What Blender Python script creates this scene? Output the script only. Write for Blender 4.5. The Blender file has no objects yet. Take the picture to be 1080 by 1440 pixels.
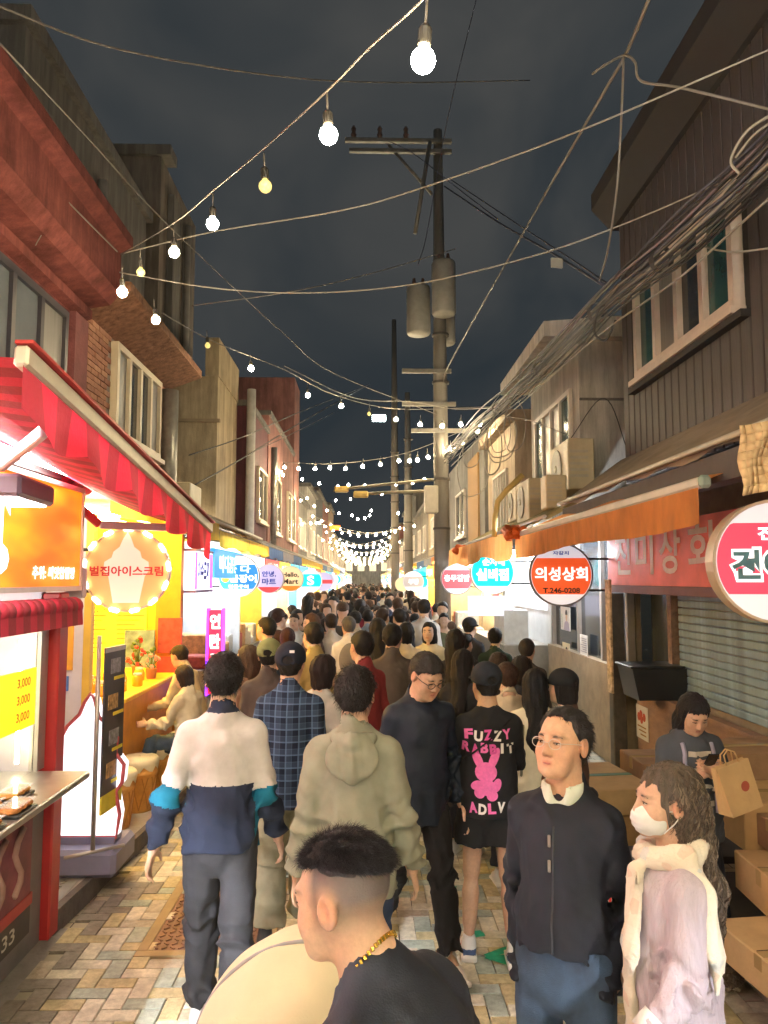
import bpy, math, random
import numpy as np
from mathutils import Vector, Matrix, Euler
R = math.radians
random.seed(7); rng = np.random.default_rng(7)
scene = bpy.context.scene
COL = scene.collection

# ------------------------------------------------------------------ camera
FPX, CX, CY, VPX, VPY, CAMH = 1081.0, 540.0, 720.0, 515.0, 815.0, 2.1
cd = bpy.data.cameras.new('camera'); cam = bpy.data.objects.new('camera', cd); COL.objects.link(cam)
cd.sensor_fit = 'VERTICAL'; cd.sensor_height = 36.0; cd.lens = 36.0 * FPX / 1440.0
cd.clip_start = 0.05; cd.clip_end = 1000
PITCH = math.atan((VPY - CY) / FPX); YAW = -math.atan((CX - VPX) / FPX)
cam.location = (0, 0, CAMH); cam.rotation_euler = (R(90) + PITCH, 0, YAW)
scene.camera = cam
CR = np.array(cam.rotation_euler.to_matrix())

# ------------------------------------------------------------------ night sky
world = bpy.data.worlds.new('World'); scene.world = world; world.use_nodes = True
nt = world.node_tree; nt.nodes.clear()
wo = nt.nodes.new('ShaderNodeOutputWorld'); bg = nt.nodes.new('ShaderNodeBackground')
sky = nt.nodes.new('ShaderNodeTexSky'); sky.sky_type = 'NISHITA'; sky.sun_disc = False
sky.sun_elevation = R(-6); sky.sun_rotation = R(200)
hs = nt.nodes.new('ShaderNodeHueSaturation'); hs.inputs['Saturation'].default_value = 0.45
mx = nt.nodes.new('ShaderNodeMix'); mx.data_type = 'RGBA'; mx.blend_type = 'ADD'; mx.inputs[0].default_value = 1.0
tcw = nt.nodes.new('ShaderNodeTexCoord'); nz = nt.nodes.new('ShaderNodeTexNoise')
nz.inputs['Scale'].default_value = 3.0; nz.inputs['Detail'].default_value = 4; nz.inputs['Distortion'].default_value = 0.6
rp = nt.nodes.new('ShaderNodeValToRGB')
rp.color_ramp.elements[0].position = .35; rp.color_ramp.elements[0].color = (.085, .11, .13, 1)
rp.color_ramp.elements[1].position = .75; rp.color_ramp.elements[1].color = (.235, .235, .225, 1)
nt.links.new(tcw.outputs['Generated'], nz.inputs['Vector']); nt.links.new(nz.outputs[0], rp.inputs[0])
nt.links.new(sky.outputs[0], hs.inputs['Color'])
nt.links.new(hs.outputs[0], mx.inputs[6]); nt.links.new(rp.outputs[0], mx.inputs[7])
nt.links.new(mx.outputs[2], bg.inputs[0]); bg.inputs[1].default_value = 0.075
nt.links.new(bg.outputs[0], wo.inputs[0])

scene.view_settings.view_transform = 'Standard'; scene.view_settings.look = 'None'
scene.view_settings.gamma = 1; scene.view_settings.exposure = 2.05; scene.view_settings.use_curve_mapping = False
scene.render.engine = 'CYCLES'
scene.cycles.use_denoising = True
scene.cycles.max_bounces = 5; scene.cycles.diffuse_bounces = 3; scene.cycles.glossy_bounces = 2
scene.cycles.transmission_bounces = 3; scene.cycles.transparent_max_bounces = 6
scene.cycles.sample_clamp_indirect = 3.0; scene.cycles.sample_clamp_direct = 0
scene.cycles.caustics_reflective = False; scene.cycles.caustics_refractive = False
scene.cycles.use_light_tree = True

# ------------------------------------------------------------------ pixel -> place
def ray(u, v):
    d = CR @ np.array([(u - CX) / FPX, -(v - CY) / FPX, -1.0]); return d
def PY(u, v, Y):
    d = ray(u, v); t = Y / d[1]; return np.array([d[0]*t, Y, CAMH + d[2]*t])
def PX(u, v, X):
    d = ray(u, v); t = X / d[0]; return np.array([X, d[1]*t, CAMH + d[2]*t])
def PZ(u, v, Z=0.0):
    d = ray(u, v); t = (Z - CAMH) / d[2]; return np.array([d[0]*t, d[1]*t, Z])

# ------------------------------------------------------------------ materials
def srgb(r, g, b):
    f = lambda c: (c/255/12.92 if c/255 <= .04045 else ((c/255+.055)/1.055)**2.4)
    return (f(r), f(g), f(b))
MATS = {}
def M(name, col=(.5,.5,.5), rough=.7, metal=0.0, var=0.15, vscale=6.0, bump=0.0, bscale=40.0, emit=0.0, ecol=None, attr=None, spec=0.5, stretch=None, sheen=0.0, sss=0.0, crease=0.0, alpha=None, trans=0.0, dirt=0.0, wpos=False):
    if name in MATS: return MATS[name]
    m = bpy.data.materials.new(name); m.use_nodes = True; n = m.node_tree.nodes; l = m.node_tree.links
    b = n['Principled BSDF']
    b.inputs['Roughness'].default_value = rough; b.inputs['Metallic'].default_value = metal
    b.inputs['Specular IOR Level'].default_value = spec
    if sss: b.inputs['Subsurface Weight'].default_value = sss; b.inputs['Subsurface Radius'].default_value = (.012, .004, .002); b.inputs['Subsurface Scale'].default_value = 1.0
    if sheen: b.inputs['Sheen Weight'].default_value = sheen
    if trans: b.inputs['Transmission Weight'].default_value = trans
    if alpha is not None: b.inputs['Alpha'].default_value = alpha
    tc = n.new('ShaderNodeTexCoord'); OBJ = tc.outputs['Object'] if not wpos else n.new('ShaderNodeNewGeometry').outputs['Position']; vec = OBJ
    if stretch:
        mp = n.new('ShaderNodeMapping'); mp.inputs['Scale'].default_value = stretch; l.new(vec, mp.inputs[0]); vec = mp.outputs[0]
    if var > 0 or attr:
        nz = n.new('ShaderNodeTexNoise'); nz.inputs['Scale'].default_value = vscale; nz.inputs['Detail'].default_value = 5; nz.inputs['Roughness'].default_value = .6
        l.new(vec, nz.inputs['Vector'])
        mr = n.new('ShaderNodeMapRange'); mr.inputs[1].default_value = .3; mr.inputs[2].default_value = .7
        mr.inputs[3].default_value = 1 - var; mr.inputs[4].default_value = 1 + var
        l.new(nz.outputs[0], mr.inputs[0])
        mx = n.new('ShaderNodeMix'); mx.data_type = 'RGBA'; mx.blend_type = 'MULTIPLY'; mx.inputs[0].default_value = 1
        if attr:
            at = n.new('ShaderNodeAttribute'); at.attribute_name = attr; l.new(at.outputs['Color'], mx.inputs[6])
        else: mx.inputs[6].default_value = (*col, 1)
        l.new(mr.outputs[0], mx.inputs[7]); last = mx.outputs[2]
        if dirt > 0:      # rain streaks and grime, longer down the wall
            mp2 = n.new('ShaderNodeMapping'); mp2.inputs['Scale'].default_value = (2.2, 2.2, .28); l.new(OBJ, mp2.inputs[0])
            nd = n.new('ShaderNodeTexNoise'); nd.inputs['Scale'].default_value = 2.6; nd.inputs['Detail'].default_value = 8; nd.inputs['Roughness'].default_value = .7; l.new(mp2.outputs[0], nd.inputs['Vector'])
            md = n.new('ShaderNodeMapRange'); md.inputs[1].default_value = .40; md.inputs[2].default_value = .62; md.inputs[3].default_value = 1 - dirt; md.inputs[4].default_value = 1.08; l.new(nd.outputs[0], md.inputs[0])
            m2 = n.new('ShaderNodeMix'); m2.data_type = 'RGBA'; m2.blend_type = 'MULTIPLY'; m2.inputs[0].default_value = 1; l.new(last, m2.inputs[6]); l.new(md.outputs[0], m2.inputs[7]); last = m2.outputs[2]
        l.new(last, b.inputs['Base Color'])
    else: b.inputs['Base Color'].default_value = (*col, 1)
    if bump > 0:
        n2 = n.new('ShaderNodeTexNoise'); n2.inputs['Scale'].default_value = bscale; n2.inputs['Detail'].default_value = 4
        l.new(vec, n2.inputs['Vector'])
        bp = n.new('ShaderNodeBump'); bp.inputs['Strength'].default_value = bump; bp.inputs['Distance'].default_value = .02
        l.new(n2.outputs[0], bp.inputs['Height']); l.new(bp.outputs[0], b.inputs['Normal'])
        if crease > 0:      # sharp small creases in cloth
            n3 = n.new('ShaderNodeTexNoise'); n3.noise_type = 'RIDGED_MULTIFRACTAL'; n3.inputs['Scale'].default_value = 6.5; n3.inputs['Detail'].default_value = 3; n3.inputs['Distortion'].default_value = .8; l.new(tc.outputs['Object'], n3.inputs['Vector'])
            b2 = n.new('ShaderNodeBump'); b2.inputs['Strength'].default_value = crease; b2.inputs['Distance'].default_value = .03; l.new(n3.outputs[0], b2.inputs['Height']); l.new(bp.outputs[0], b2.inputs['Normal']); l.new(b2.outputs[0], b.inputs['Normal'])
    if emit > 0:
        b.inputs['Emission Color'].default_value = (*(ecol or col), 1); b.inputs['Emission Strength'].default_value = emit
    MATS[name] = m; return m
def E(name, col, s, base=None):
    if s < 10: s *= .27
    return M(name, base or tuple(min(.8, c) for c in col), .5, var=0, emit=s, ecol=col)

# ------------------------------------------------------------------ meshes
def link(name, me, mat=None, parent=None):
    o = bpy.data.objects.new(name, me); COL.objects.link(o)
    if mat is not None and me is not None:
        for k in (mat if isinstance(mat, (list, tuple)) else [mat]): me.materials.append(k)
    if parent is not None: o.parent = parent
    return o
def tag(o, label, cat, group=None, kind=None):
    if label: o['label'] = label
    if cat: o['category'] = cat
    if group: o['group'] = group
    if kind: o['kind'] = kind
    return o
def thing(name, label, cat, loc=(0,0,0), rz=0.0, group=None):
    o = bpy.data.objects.new(name, None); COL.objects.link(o); o.empty_display_size = .1
    o.location = loc; o.rotation_euler = (0, 0, rz); return tag(o, label, cat, group)
def struct(name, me, mat, label=None):
    o = link(name, me, mat); o['kind'] = 'structure'
    if label: o['label'] = label
    return o

class MB:
    """collects simple shapes into one mesh"""
    def __init__(s): s.v = []; s.f = []; s.mi = []; s.cur = 0; s.sm = []; s.smooth = False
    def add(s, vs, fs):
        k = len(s.v); s.v += [tuple(map(float, p)) for p in vs]
        for f in fs: s.f.append(tuple(i + k for i in f)); s.mi.append(s.cur); s.sm.append(s.smooth)
        return s
    def box(s, c, d, rz=0.0, rot=None, bev=0.0):
        hx, hy, hz = d[0]/2, d[1]/2, d[2]/2
        Rm = rot if rot is not None else Matrix.Rotation(rz, 3, 'Z')
        if bev <= 0:
            vs = [(x, y, z) for x in (-hx, hx) for y in (-hy, hy) for z in (-hz, hz)]
            fs = [(0,1,3,2),(4,6,7,5),(0,4,5,1),(2,3,7,6),(0,2,6,4),(1,5,7,3)]
        else:
            b = min(bev, hx*.9, hy*.9, hz*.9)
            vs = []
            for sx in (-1, 1):
                for sy in (-1, 1):
                    for sz in (-1, 1):
                        vs += [(sx*hx, sy*(hy-b), sz*(hz-b)), (sx*(hx-b), sy*hy, sz*(hz-b)), (sx*(hx-b), sy*(hy-b), sz*hz)]
            I = lambda sx, sy, sz, a: ((sx > 0)*4 + (sy > 0)*2 + (sz > 0))*3 + a
            fs = []
            def q(n, pts):
                c0 = [sum(vs[i][k] for i in pts)/len(pts) for k in range(3)]
                a = Vector(vs[pts[1]]) - Vector(vs[pts[0]]); bb = Vector(vs[pts[2]]) - Vector(vs[pts[1]])
                fs.append(tuple(pts) if a.cross(bb).dot(Vector(c0)) > 0 else tuple(reversed(pts)))
            for a in range(3):
                o1, o2 = [k for k in range(3) if k != a]
                for s0 in (-1, 1):
                    pts = []
                    for t1, t2 in ((-1,-1),(1,-1),(1,1),(-1,1)):
                        sg = [0,0,0]; sg[a] = s0; sg[o1] = t1; sg[o2] = t2; pts.append(I(*sg, a))
                    q(a, pts)
            for a in range(3):
                o1, o2 = [k for k in range(3) if k != a]
                for t1 in (-1, 1):
                    for t2 in (-1, 1):
                        pts = []
                        for s0, ax in ((-1, o1), (1, o1), (1, o2), (-1, o2)):
                            sg = [0,0,0]; sg[a] = s0; sg[o1] = t1; sg[o2] = t2; pts.append(I(*sg, ax))
                        q(a, pts)
            for sx in (-1, 1):
                for sy in (-1, 1):
                    for sz in (-1, 1): q(0, [I(sx,sy,sz,0), I(sx,sy,sz,1), I(sx,sy,sz,2)])
        C = Vector(c)
        return s.add([tuple(Rm @ Vector(p) + C) for p in vs], fs)
    def bb(s, x0, x1, y0, y1, z0, z1, bev=0.0):
        return s.box(((x0+x1)/2, (y0+y1)/2, (z0+z1)/2), (abs(x1-x0), abs(y1-y0), abs(z1-z0)), bev=bev)
    def tube(s, pts, r, n=6, cap=True):
        pts = [Vector(p) for p in pts]; rs = r if isinstance(r, (list, tuple)) else [r]*len(pts)
        vs = []; up = Vector((0, 0, 1)); prev = None
        for i, p in enumerate(pts):
            t = (pts[min(i+1, len(pts)-1)] - pts[max(i-1, 0)])
            if t.length < 1e-9: t = Vector((0,0,1))
            t.normalize()
            if prev is None:
                a = t.cross(up)
                if a.length < .01: a = t.cross(Vector((1,0,0)))
            else: a = prev - t*prev.dot(t)
            a.normalize(); prev = a; b = t.cross(a)
            vs += [p + (a*math.cos(2*math.pi*k/n) + b*math.sin(2*math.pi*k/n))*rs[i] for k in range(n)]
        fs = []
        for i in range(len(pts)-1):
            for k in range(n):
                k2 = (k+1) % n; fs.append((i*n+k, i*n+k2, (i+1)*n+k2, (i+1)*n+k))
        if cap: fs.append(tuple(reversed(range(n)))); fs.append(tuple((len(pts)-1)*n+k for k in range(n)))
        sm = s.smooth; s.smooth = n > 4; s.add(vs, fs); s.smooth = sm; return s
    def lathe(s, prof, n=24, M4=None, capb=True, capt=True):
        vs = []; fs = []
        for r, z in prof: vs += [Vector((r*math.cos(2*math.pi*k/n), r*math.sin(2*math.pi*k/n), z)) for k in range(n)]
        for i in range(len(prof)-1):
            for k in range(n): k2 = (k+1) % n; fs.append((i*n+k, i*n+k2, (i+1)*n+k2, (i+1)*n+k))
        if capb: fs.append(tuple(reversed(range(n))))
        if capt: fs.append(tuple((len(prof)-1)*n+k for k in range(n)))
        if M4 is not None: vs = [M4 @ p for p in vs]
        return s.add(vs, fs)
    def prism(s, poly, y0, y1, M4=None):
        """poly: (x,z) outline, extruded along y"""
        n = len(poly); ar = sum(poly[i][0]*poly[(i+1)%n][1]-poly[(i+1)%n][0]*poly[i][1] for i in range(n))
        if ar < 0: poly = list(reversed(poly))
        vs = [Vector((x, y0, z)) for x, z in poly] + [Vector((x, y1, z)) for x, z in poly]
        fs = [tuple(range(n)), tuple(reversed(range(n, 2*n)))] + [(i, i+n, (i+1) % n + n, (i+1) % n) for i in range(n)]
        if M4 is not None: vs = [M4 @ p for p in vs]
        return s.add(vs, fs)
    def quad(s, a, b, c, d): return s.add([a, b, c, d], [(0,1,2,3)])
    def mesh(s, name='m'):
        me = bpy.data.meshes.new(name); me.from_pydata(s.v, [], s.f)
        me.polygons.foreach_set('material_index', s.mi); me.polygons.foreach_set('use_smooth', s.sm); me.update(); return me
    def build(s, name, mat, parent=None): return link(name, s.mesh(name), mat, parent)

TXT = {}
def text_mesh(body, size=1.0, bold=0.0, ext=0.0, key=None):
    k = (body, size, bold, ext)
    if k in TXT: return TXT[k]
    c = bpy.data.curves.new('t', 'FONT'); c.body = body; c.size = size; c.align_x = 'CENTER'; c.align_y = 'CENTER'
    c.offset = bold; c.extrude = ext; c.resolution_u = 3; c.fill_mode = 'BOTH' if ext else 'FRONT'
    o = bpy.data.objects.new('t', c); me = bpy.data.meshes.new_from_object(o)
    bpy.data.objects.remove(o); me.name = 'lettering'; TXT[k] = me; return me
def text(body, w=None, h=None, mat=None, parent=None, M4=None, bold=.012, ext=0.006, name='lettering', sx=1.0):
    """flat lettering fitted to a width/height, placed by matrix (local x right, y up, z out of the face)"""
    me = text_mesh(body, 1.0, bold, 0.0).copy(); me.materials.clear()
    co = np.empty(len(me.vertices)*3); me.vertices.foreach_get('co', co); co = co.reshape(-1, 3)
    mn, mxx = co.min(0), co.max(0); co -= (mn + mxx)/2
    sz = mxx - mn
    if w and h: s = (w/sz[0], h/sz[1])
    elif w: s = (w/sz[0],)*2
    else: s = (h/sz[1]*sx, h/sz[1])
    co[:, 0] *= s[0]; co[:, 1] *= s[1]
    if M4 is not None:
        A = np.array(M4); co = co @ A[:3, :3].T + A[:3, 3]
    me.vertices.foreach_set('co', co.ravel()); me.update()
    return link(name, me, mat, parent)
def face_frame(c, out, up=(0, 0, 1)):
    """matrix of a sign face: local x right as read, y up, z outward"""
    z = Vector(out).normalized(); y = Vector(up); y = (y - z*y.dot(z)).normalized(); x = y.cross(z)
    return Matrix(((x.x, y.x, z.x, c[0]), (x.y, y.y, z.y, c[1]), (x.z, y.z, z.z, c[2]), (0, 0, 0, 1)))
def copy_tree(o, parent=None):
    c = o.copy(); COL.objects.link(c); c.parent = parent
    for ch in o.children: copy_tree(ch, c)
    return c
# ================================================================== people: bodies and clothes as blended solids
WORLD = []
def wthing(name, label, cat, loc=(0,0,0), group=None):
    o = thing(name, label, cat, loc, 0, group); WORLD.append(o); return o
def settle():
    for o in WORLD:
        inv = Matrix.Translation(o.location).inverted()
        for ch in o.children: ch.matrix_parent_inverse = inv

f32 = np.float32
class Solid:
    def __init__(s): s.ops = []; s.post = None
    def _add(s, fn, lo, hi, k, mode): s.ops.append((fn, np.array(lo) - .07, np.array(hi) + .07, k, mode))
    def cap(s, a, b, ra, rb=None, k=.02, sq=None, mode='u', rot=None):
        rb = ra if rb is None else rb
        a = np.array(a, float); b = np.array(b, float); r = max(ra, rb)
        A = a.astype(f32); S = np.array(sq if sq is not None else (1,1,1), f32)
        Rm = None if rot is None else np.array(rot, f32)
        ba = (b - a) if Rm is None else Rm.T @ (b - a)
        ba = (ba*S).astype(f32); bb = float(ba @ ba) + 1e-12; sc = float(1/ (S.max()**.5))
        def fn(P):
            p = P - A
            if Rm is not None: p = p @ Rm
            p = p*S
            h = np.clip((p @ ba)/bb, 0, 1)
            q = p - h[:, None]*ba
            return (np.sqrt((q*q).sum(1)) - (ra + (rb - ra)*h))*sc
        s._add(fn, np.minimum(a, b) - r, np.maximum(a, b) + r, k, mode); return s
    def ell(s, c, r, k=.02, mode='u', rot=None):
        C = np.array(c, f32); Rr = np.array(r, f32); Rm = None if rot is None else np.array(rot, f32); m = max(r)
        def fn(P):
            p = P - C
            if Rm is not None: p = p @ Rm
            q = p/Rr; k0 = np.sqrt((q*q).sum(1)); q = q/Rr; k1 = np.sqrt((q*q).sum(1)) + 1e-9
            return k0*(k0 - 1)/k1
        s._add(fn, np.array(c) - m, np.array(c) + m, k, mode); return s
    def box(s, c, d, r=.01, k=.01, mode='u', rot=None):
        C = np.array(c, f32); D = np.array(d, f32)/2 - r; Rm = None if rot is None else np.array(rot, f32); m = float(np.linalg.norm(d))/2
        def fn(P):
            p = P - C
            if Rm is not None: p = p @ Rm
            q = np.abs(p) - D
            return np.sqrt((np.maximum(q, 0)**2).sum(1)) + np.minimum(q.max(1), 0) - r
        s._add(fn, np.array(c) - m, np.array(c) + m, k, mode); return s
    def cut(s, pt, n, k=.006):
        """keep the side the normal points away from"""
        P0 = np.array(pt, f32); N = np.array(n, f32); N = N/np.linalg.norm(N)
        s.ops.append((lambda P: (P - P0) @ N, None, None, k, 'i')); return s
    def func(s, fn, k=.01, mode='i'): s.ops.append((fn, None, None, k, mode)); return s
    def merge(s, o, k=.02, mode='u', frame=None):
        fnO = o.ev if frame is None else (lambda P: o.ev(((P - np.array(frame[1], f32)) @ np.array(frame[0], f32))))
        if frame is None and mode == 'u': lo, hi = o.bounds(); s.ops.append((fnO, lo - .06, hi + .06, k, mode))
        else: s.ops.append((fnO, None, None, k, mode))
        return s
    def ev(s, P):
        P = np.ascontiguousarray(P, f32); d = np.full(len(P), .5, f32)
        for fn, lo, hi, k, mode in s.ops:
            if lo is not None:
                m = (P[:, 2] > lo[2]) & (P[:, 2] < hi[2]); m &= (P[:, 0] > lo[0]) & (P[:, 0] < hi[0]); m &= (P[:, 1] > lo[1]) & (P[:, 1] < hi[1])
                ix = np.flatnonzero(m)
                if len(ix) == 0: continue
                e = fn(P[ix]); a = d[ix]
            else: ix = None; e = fn(P); a = d
            if mode == 'u':
                h = np.clip(.5 + .5*(e - a)/k, 0, 1); res = e*(1 - h) + a*h - k*h*(1 - h)
            else:
                if mode == 's': e = -e
                h = np.clip(.5 - .5*(e - a)/k, 0, 1); res = e*(1 - h) + a*h + k*h*(1 - h)
            if ix is None: d = res.astype(f32)
            else: d[ix] = res
        if s.post is not None: d = d + s.post(P).astype(f32)
        return d
    def bounds(s):
        L = [o for o in s.ops if o[1] is not None and o[4] == 'u']
        lo, hi = np.min([o[1] for o in L], 0) + .04, np.max([o[2] for o in L], 0) - .04
        for u in getattr(s, 'sub', []):
            a, b = u.bounds(); lo = np.minimum(lo, a); hi = np.maximum(hi, b)
        return lo, hi

def EXTRA(t, u):
    t.sub = getattr(t, 'sub', []) + [u]
CORN = np.array([(i, j, k) for i in (0,1) for j in (0,1) for k in (0,1)])
def polygonize(sol, h, lo=None, hi=None):
    if lo is None: lo, hi = sol.bounds()
    q = 4; H = h*q
    n = np.ceil((hi - lo)/H).astype(int) + 2; lo = lo - H*.5
    zz, yy, xx = np.meshgrid(*(np.arange(k) for k in n[::-1]), indexing='ij')
    Pc = np.stack([xx, yy, zz], -1).reshape(-1, 3)
    Dc = sol.ev(lo + (Pc + .5)*H).reshape(n[::-1])
    band = np.abs(Dc) < H*1.35
    D = np.repeat(np.repeat(np.repeat(Dc, q, 0), q, 1), q, 2)
    B = np.argwhere(band)
    loc = np.stack(np.meshgrid(*(np.arange(q),)*3, indexing='ij'), -1).reshape(-1, 3)
    G = (B[:, None, :]*q + loc[None]).reshape(-1, 3)
    val = sol.ev(lo + (G[:, ::-1] + .5)*h)
    D[G[:, 0], G[:, 1], G[:, 2]] = val
    D = D.transpose(2, 1, 0)
    s = D < 0
    c = np.zeros(tuple(k - 1 for k in D.shape), np.int8)
    for i, j, k in CORN: c += s[i:D.shape[0]-1+i, j:D.shape[1]-1+j, k:D.shape[2]-1+k]
    act = (c > 0) & (c < 8); I = np.argwhere(act)
    idx = np.full(c.shape, -1, np.int32); idx[act] = np.arange(len(I))
    acc = np.zeros((len(I), 3)); cnt = np.zeros(len(I))
    cv = [D[I[:, 0]+a[0], I[:, 1]+a[1], I[:, 2]+a[2]] for a in CORN]
    for a in range(8):
        for b in range(a+1, 8):
            if np.abs(CORN[a]-CORN[b]).sum() != 1: continue
            m = (cv[a] < 0) != (cv[b] < 0); da, db = cv[a][m], cv[b][m]
            t = (da/(da - db))[:, None]; acc[m] += CORN[a] + t*(CORN[b]-CORN[a]); cnt[m] += 1
    V = lo + h*(I + acc/cnt[:, None] + .5)
    F = []
    for ax in range(3):
        sl0 = [slice(None)]*3; sl1 = [slice(None)]*3; sl0[ax] = slice(0, -1); sl1[ax] = slice(1, None)
        ch = s[tuple(sl0)] != s[tuple(sl1)]; E0 = np.argwhere(ch)
        o1, o2 = (ax+1) % 3, (ax+2) % 3
        ok = (E0[:, o1] > 0) & (E0[:, o2] > 0) & (E0[:, o1] < c.shape[o1]) & (E0[:, o2] < c.shape[o2]); E0 = E0[ok]
        ins = s[E0[:, 0], E0[:, 1], E0[:, 2]]
        qd = []
        for d1, d2 in ((-1,-1),(0,-1),(0,0),(-1,0)):
            X = E0.copy(); X[:, o1] += d1; X[:, o2] += d2; qd.append(idx[X[:, 0], X[:, 1], X[:, 2]])
        qd = np.stack(qd, 1); qd[~ins] = qd[~ins][:, ::-1]; F.append(qd)
    F = np.concatenate(F); F = F[(F >= 0).all(1)]
    return V, F
def np_mesh(name, V, F, smooth=True, mi=None, col=None):
    me = bpy.data.meshes.new(name); k = F.shape[1]
    me.vertices.add(len(V)); me.vertices.foreach_set('co', V.astype(f32).ravel())
    me.loops.add(F.size); me.loops.foreach_set('vertex_index', F.astype(np.int32).ravel())
    me.polygons.add(len(F)); me.polygons.foreach_set('loop_start', np.arange(0, F.size, k, dtype=np.int32))
    me.polygons.foreach_set('use_smooth', np.full(len(F), smooth))
    if mi is not None: me.polygons.foreach_set('material_index', mi.astype(np.int32))
    me.update(calc_edges=True)
    if col is not None:
        a = me.color_attributes.new('Col', 'FLOAT_COLOR', 'POINT')
        a.data.foreach_set('color', np.concatenate([col, np.ones((len(col), 1))], 1).astype(f32).ravel())
    return me
def vnormals(V, F):
    n = np.cross(V[F[:, 2]] - V[F[:, 0]], V[F[:, 3 % F.shape[1]]] - V[F[:, 1]]); N = np.zeros_like(V)
    for k in range(F.shape[1]): np.add.at(N, F[:, k], n)
    return N/(np.linalg.norm(N, axis=1, keepdims=True) + 1e-12)

def folds(seed, amp=.005, f=18.0, vert=.45):
    """cloth creases: warped ridges, longer up and down than across"""
    r = np.random.default_rng(seed); A = r.normal(0, 1, (5, 3)); A[:, 2] *= vert; A /= np.linalg.norm(A, axis=1)[:, None]
    ph = r.uniform(0, 6, 5); B = r.normal(0, 7, (5, 3)); C = r.normal(0, 5, (5, 3))
    def fn(P):
        d = 0
        for i in range(5):
            w = np.sin(P @ B[i] + ph[i])*1.9; g = .5 + .5*np.sin(P @ C[i] + ph[4 - i])
            x = np.sin(P @ (A[i]*f*(1 + .4*i)) + w + ph[i]); d = d + (np.abs(x)*2 - 1.2)*g/(1 + .35*i)
        return amp*d*.75
    return fn
def rings(J, joints, seed, amp=.006, f=62.0, rad=.13):
    """creases bunching round the bends of sleeves and trouser legs"""
    r = np.random.default_rng(seed); segs = []
    for a, b, at, sg in joints:
        A, B = np.array(a, f32), np.array(b, f32); L = float(np.linalg.norm(B - A)); segs.append((A, (B - A)/L, L, at, sg, r.uniform(0, 6), r.normal(0, 16, 3).astype(f32)))
    def fn(P):
        d = np.zeros(len(P), f32)
        for A, D, L, at, sg, ph, w in segs:
            q = P - A; t = q @ D; rr = np.sqrt(((q - t[:, None]*D)**2).sum(1))
            wt = np.exp(-((t - at*L)/sg)**2)*(rr < rad)*(t > -.05)*(t < L + .06)
            d += amp*wt*(np.abs(np.sin(t*f*.5 + 1.5*np.sin(q @ w) + ph))*2 - 1)
        return d
    return fn

SK = (.60, .40, .28)
def rotm(yaw=0, pitch=0, roll=0):
    return np.array(Euler((pitch, roll, yaw), 'XYZ').to_matrix())

def skeleton(pose):
    """joints of a 1.75 m figure facing +Y"""
    g = pose.get; J = {}
    lean = R(g('lean', 3)); yawS = R(g('twist', 0)); hipz = g('hipz', .93); wid = g('wid', 1.0)
    Rl = rotm(yawS, -lean, R(g('roll', 0)))
    hip = np.array([0, 0, hipz + .02]); J['Rt'] = Rl; J['hip'] = hip
    T = lambda x, y, z: hip + Rl @ np.array([x, y, z])
    J['T'] = T
    J['cuff'] = g('cuff', .97)
    J['neck'] = T(0, -.03, .53)
    hn = R(g('hpitch', 0)); hy = R(g('hyaw', 0)); hr = R(g('hroll', 0))
    Rh = rotm(yawS + hy, -lean*.4 + hn, hr); J['Rh'] = Rh
    J['head'] = J['neck'] + Rl @ np.array([0, .005, .036]) + Rh @ np.array([0, .025, .11])
    sh = .147*wid
    for sd, nm in ((-1, 'l'), (1, 'r')):
        J['sh'+nm] = T(sd*sh, -.02, .428)
        arm = g('arm'+nm, (8, 0, 12))      # swing forward deg, outward deg, elbow bend deg (forward), optional inward turn
        sw, ou, be = arm[:3]; inw = arm[3] if len(arm) > 3 else 0
        Ra = Rl @ rotm(0, R(sw), 0) @ rotm(0, 0, R(sd*-ou) if True else 0)
        ua = Ra @ np.array([0, 0, -.285])
        J['el'+nm] = J['sh'+nm] + ua
        Rf = Ra @ rotm(R(sd*inw), 0, 0) @ rotm(0, R(be), 0)
        J['wr'+nm] = J['el'+nm] + Rf @ np.array([0, 0, -.25]); J['Rf'+nm] = Rf
        leg = g('leg'+nm, (0, 0, 2))       # thigh forward, outward, knee bend
        th, lo_, kb = leg
        J['hp'+nm] = np.array([sd*.086, 0, hipz - .01])
        Rt = rotm(0, R(th), 0) @ rotm(0, 0, R(-sd*lo_))
        J['kn'+nm] = J['hp'+nm] + Rt @ np.array([0, .01, -.43])
        Rk = Rt @ rotm(0, R(-kb), 0)
        J['an'+nm] = J['kn'+nm] + Rk @ np.array([0, 0, -.41]); J['Rk'+nm] = Rk
    return J

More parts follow.
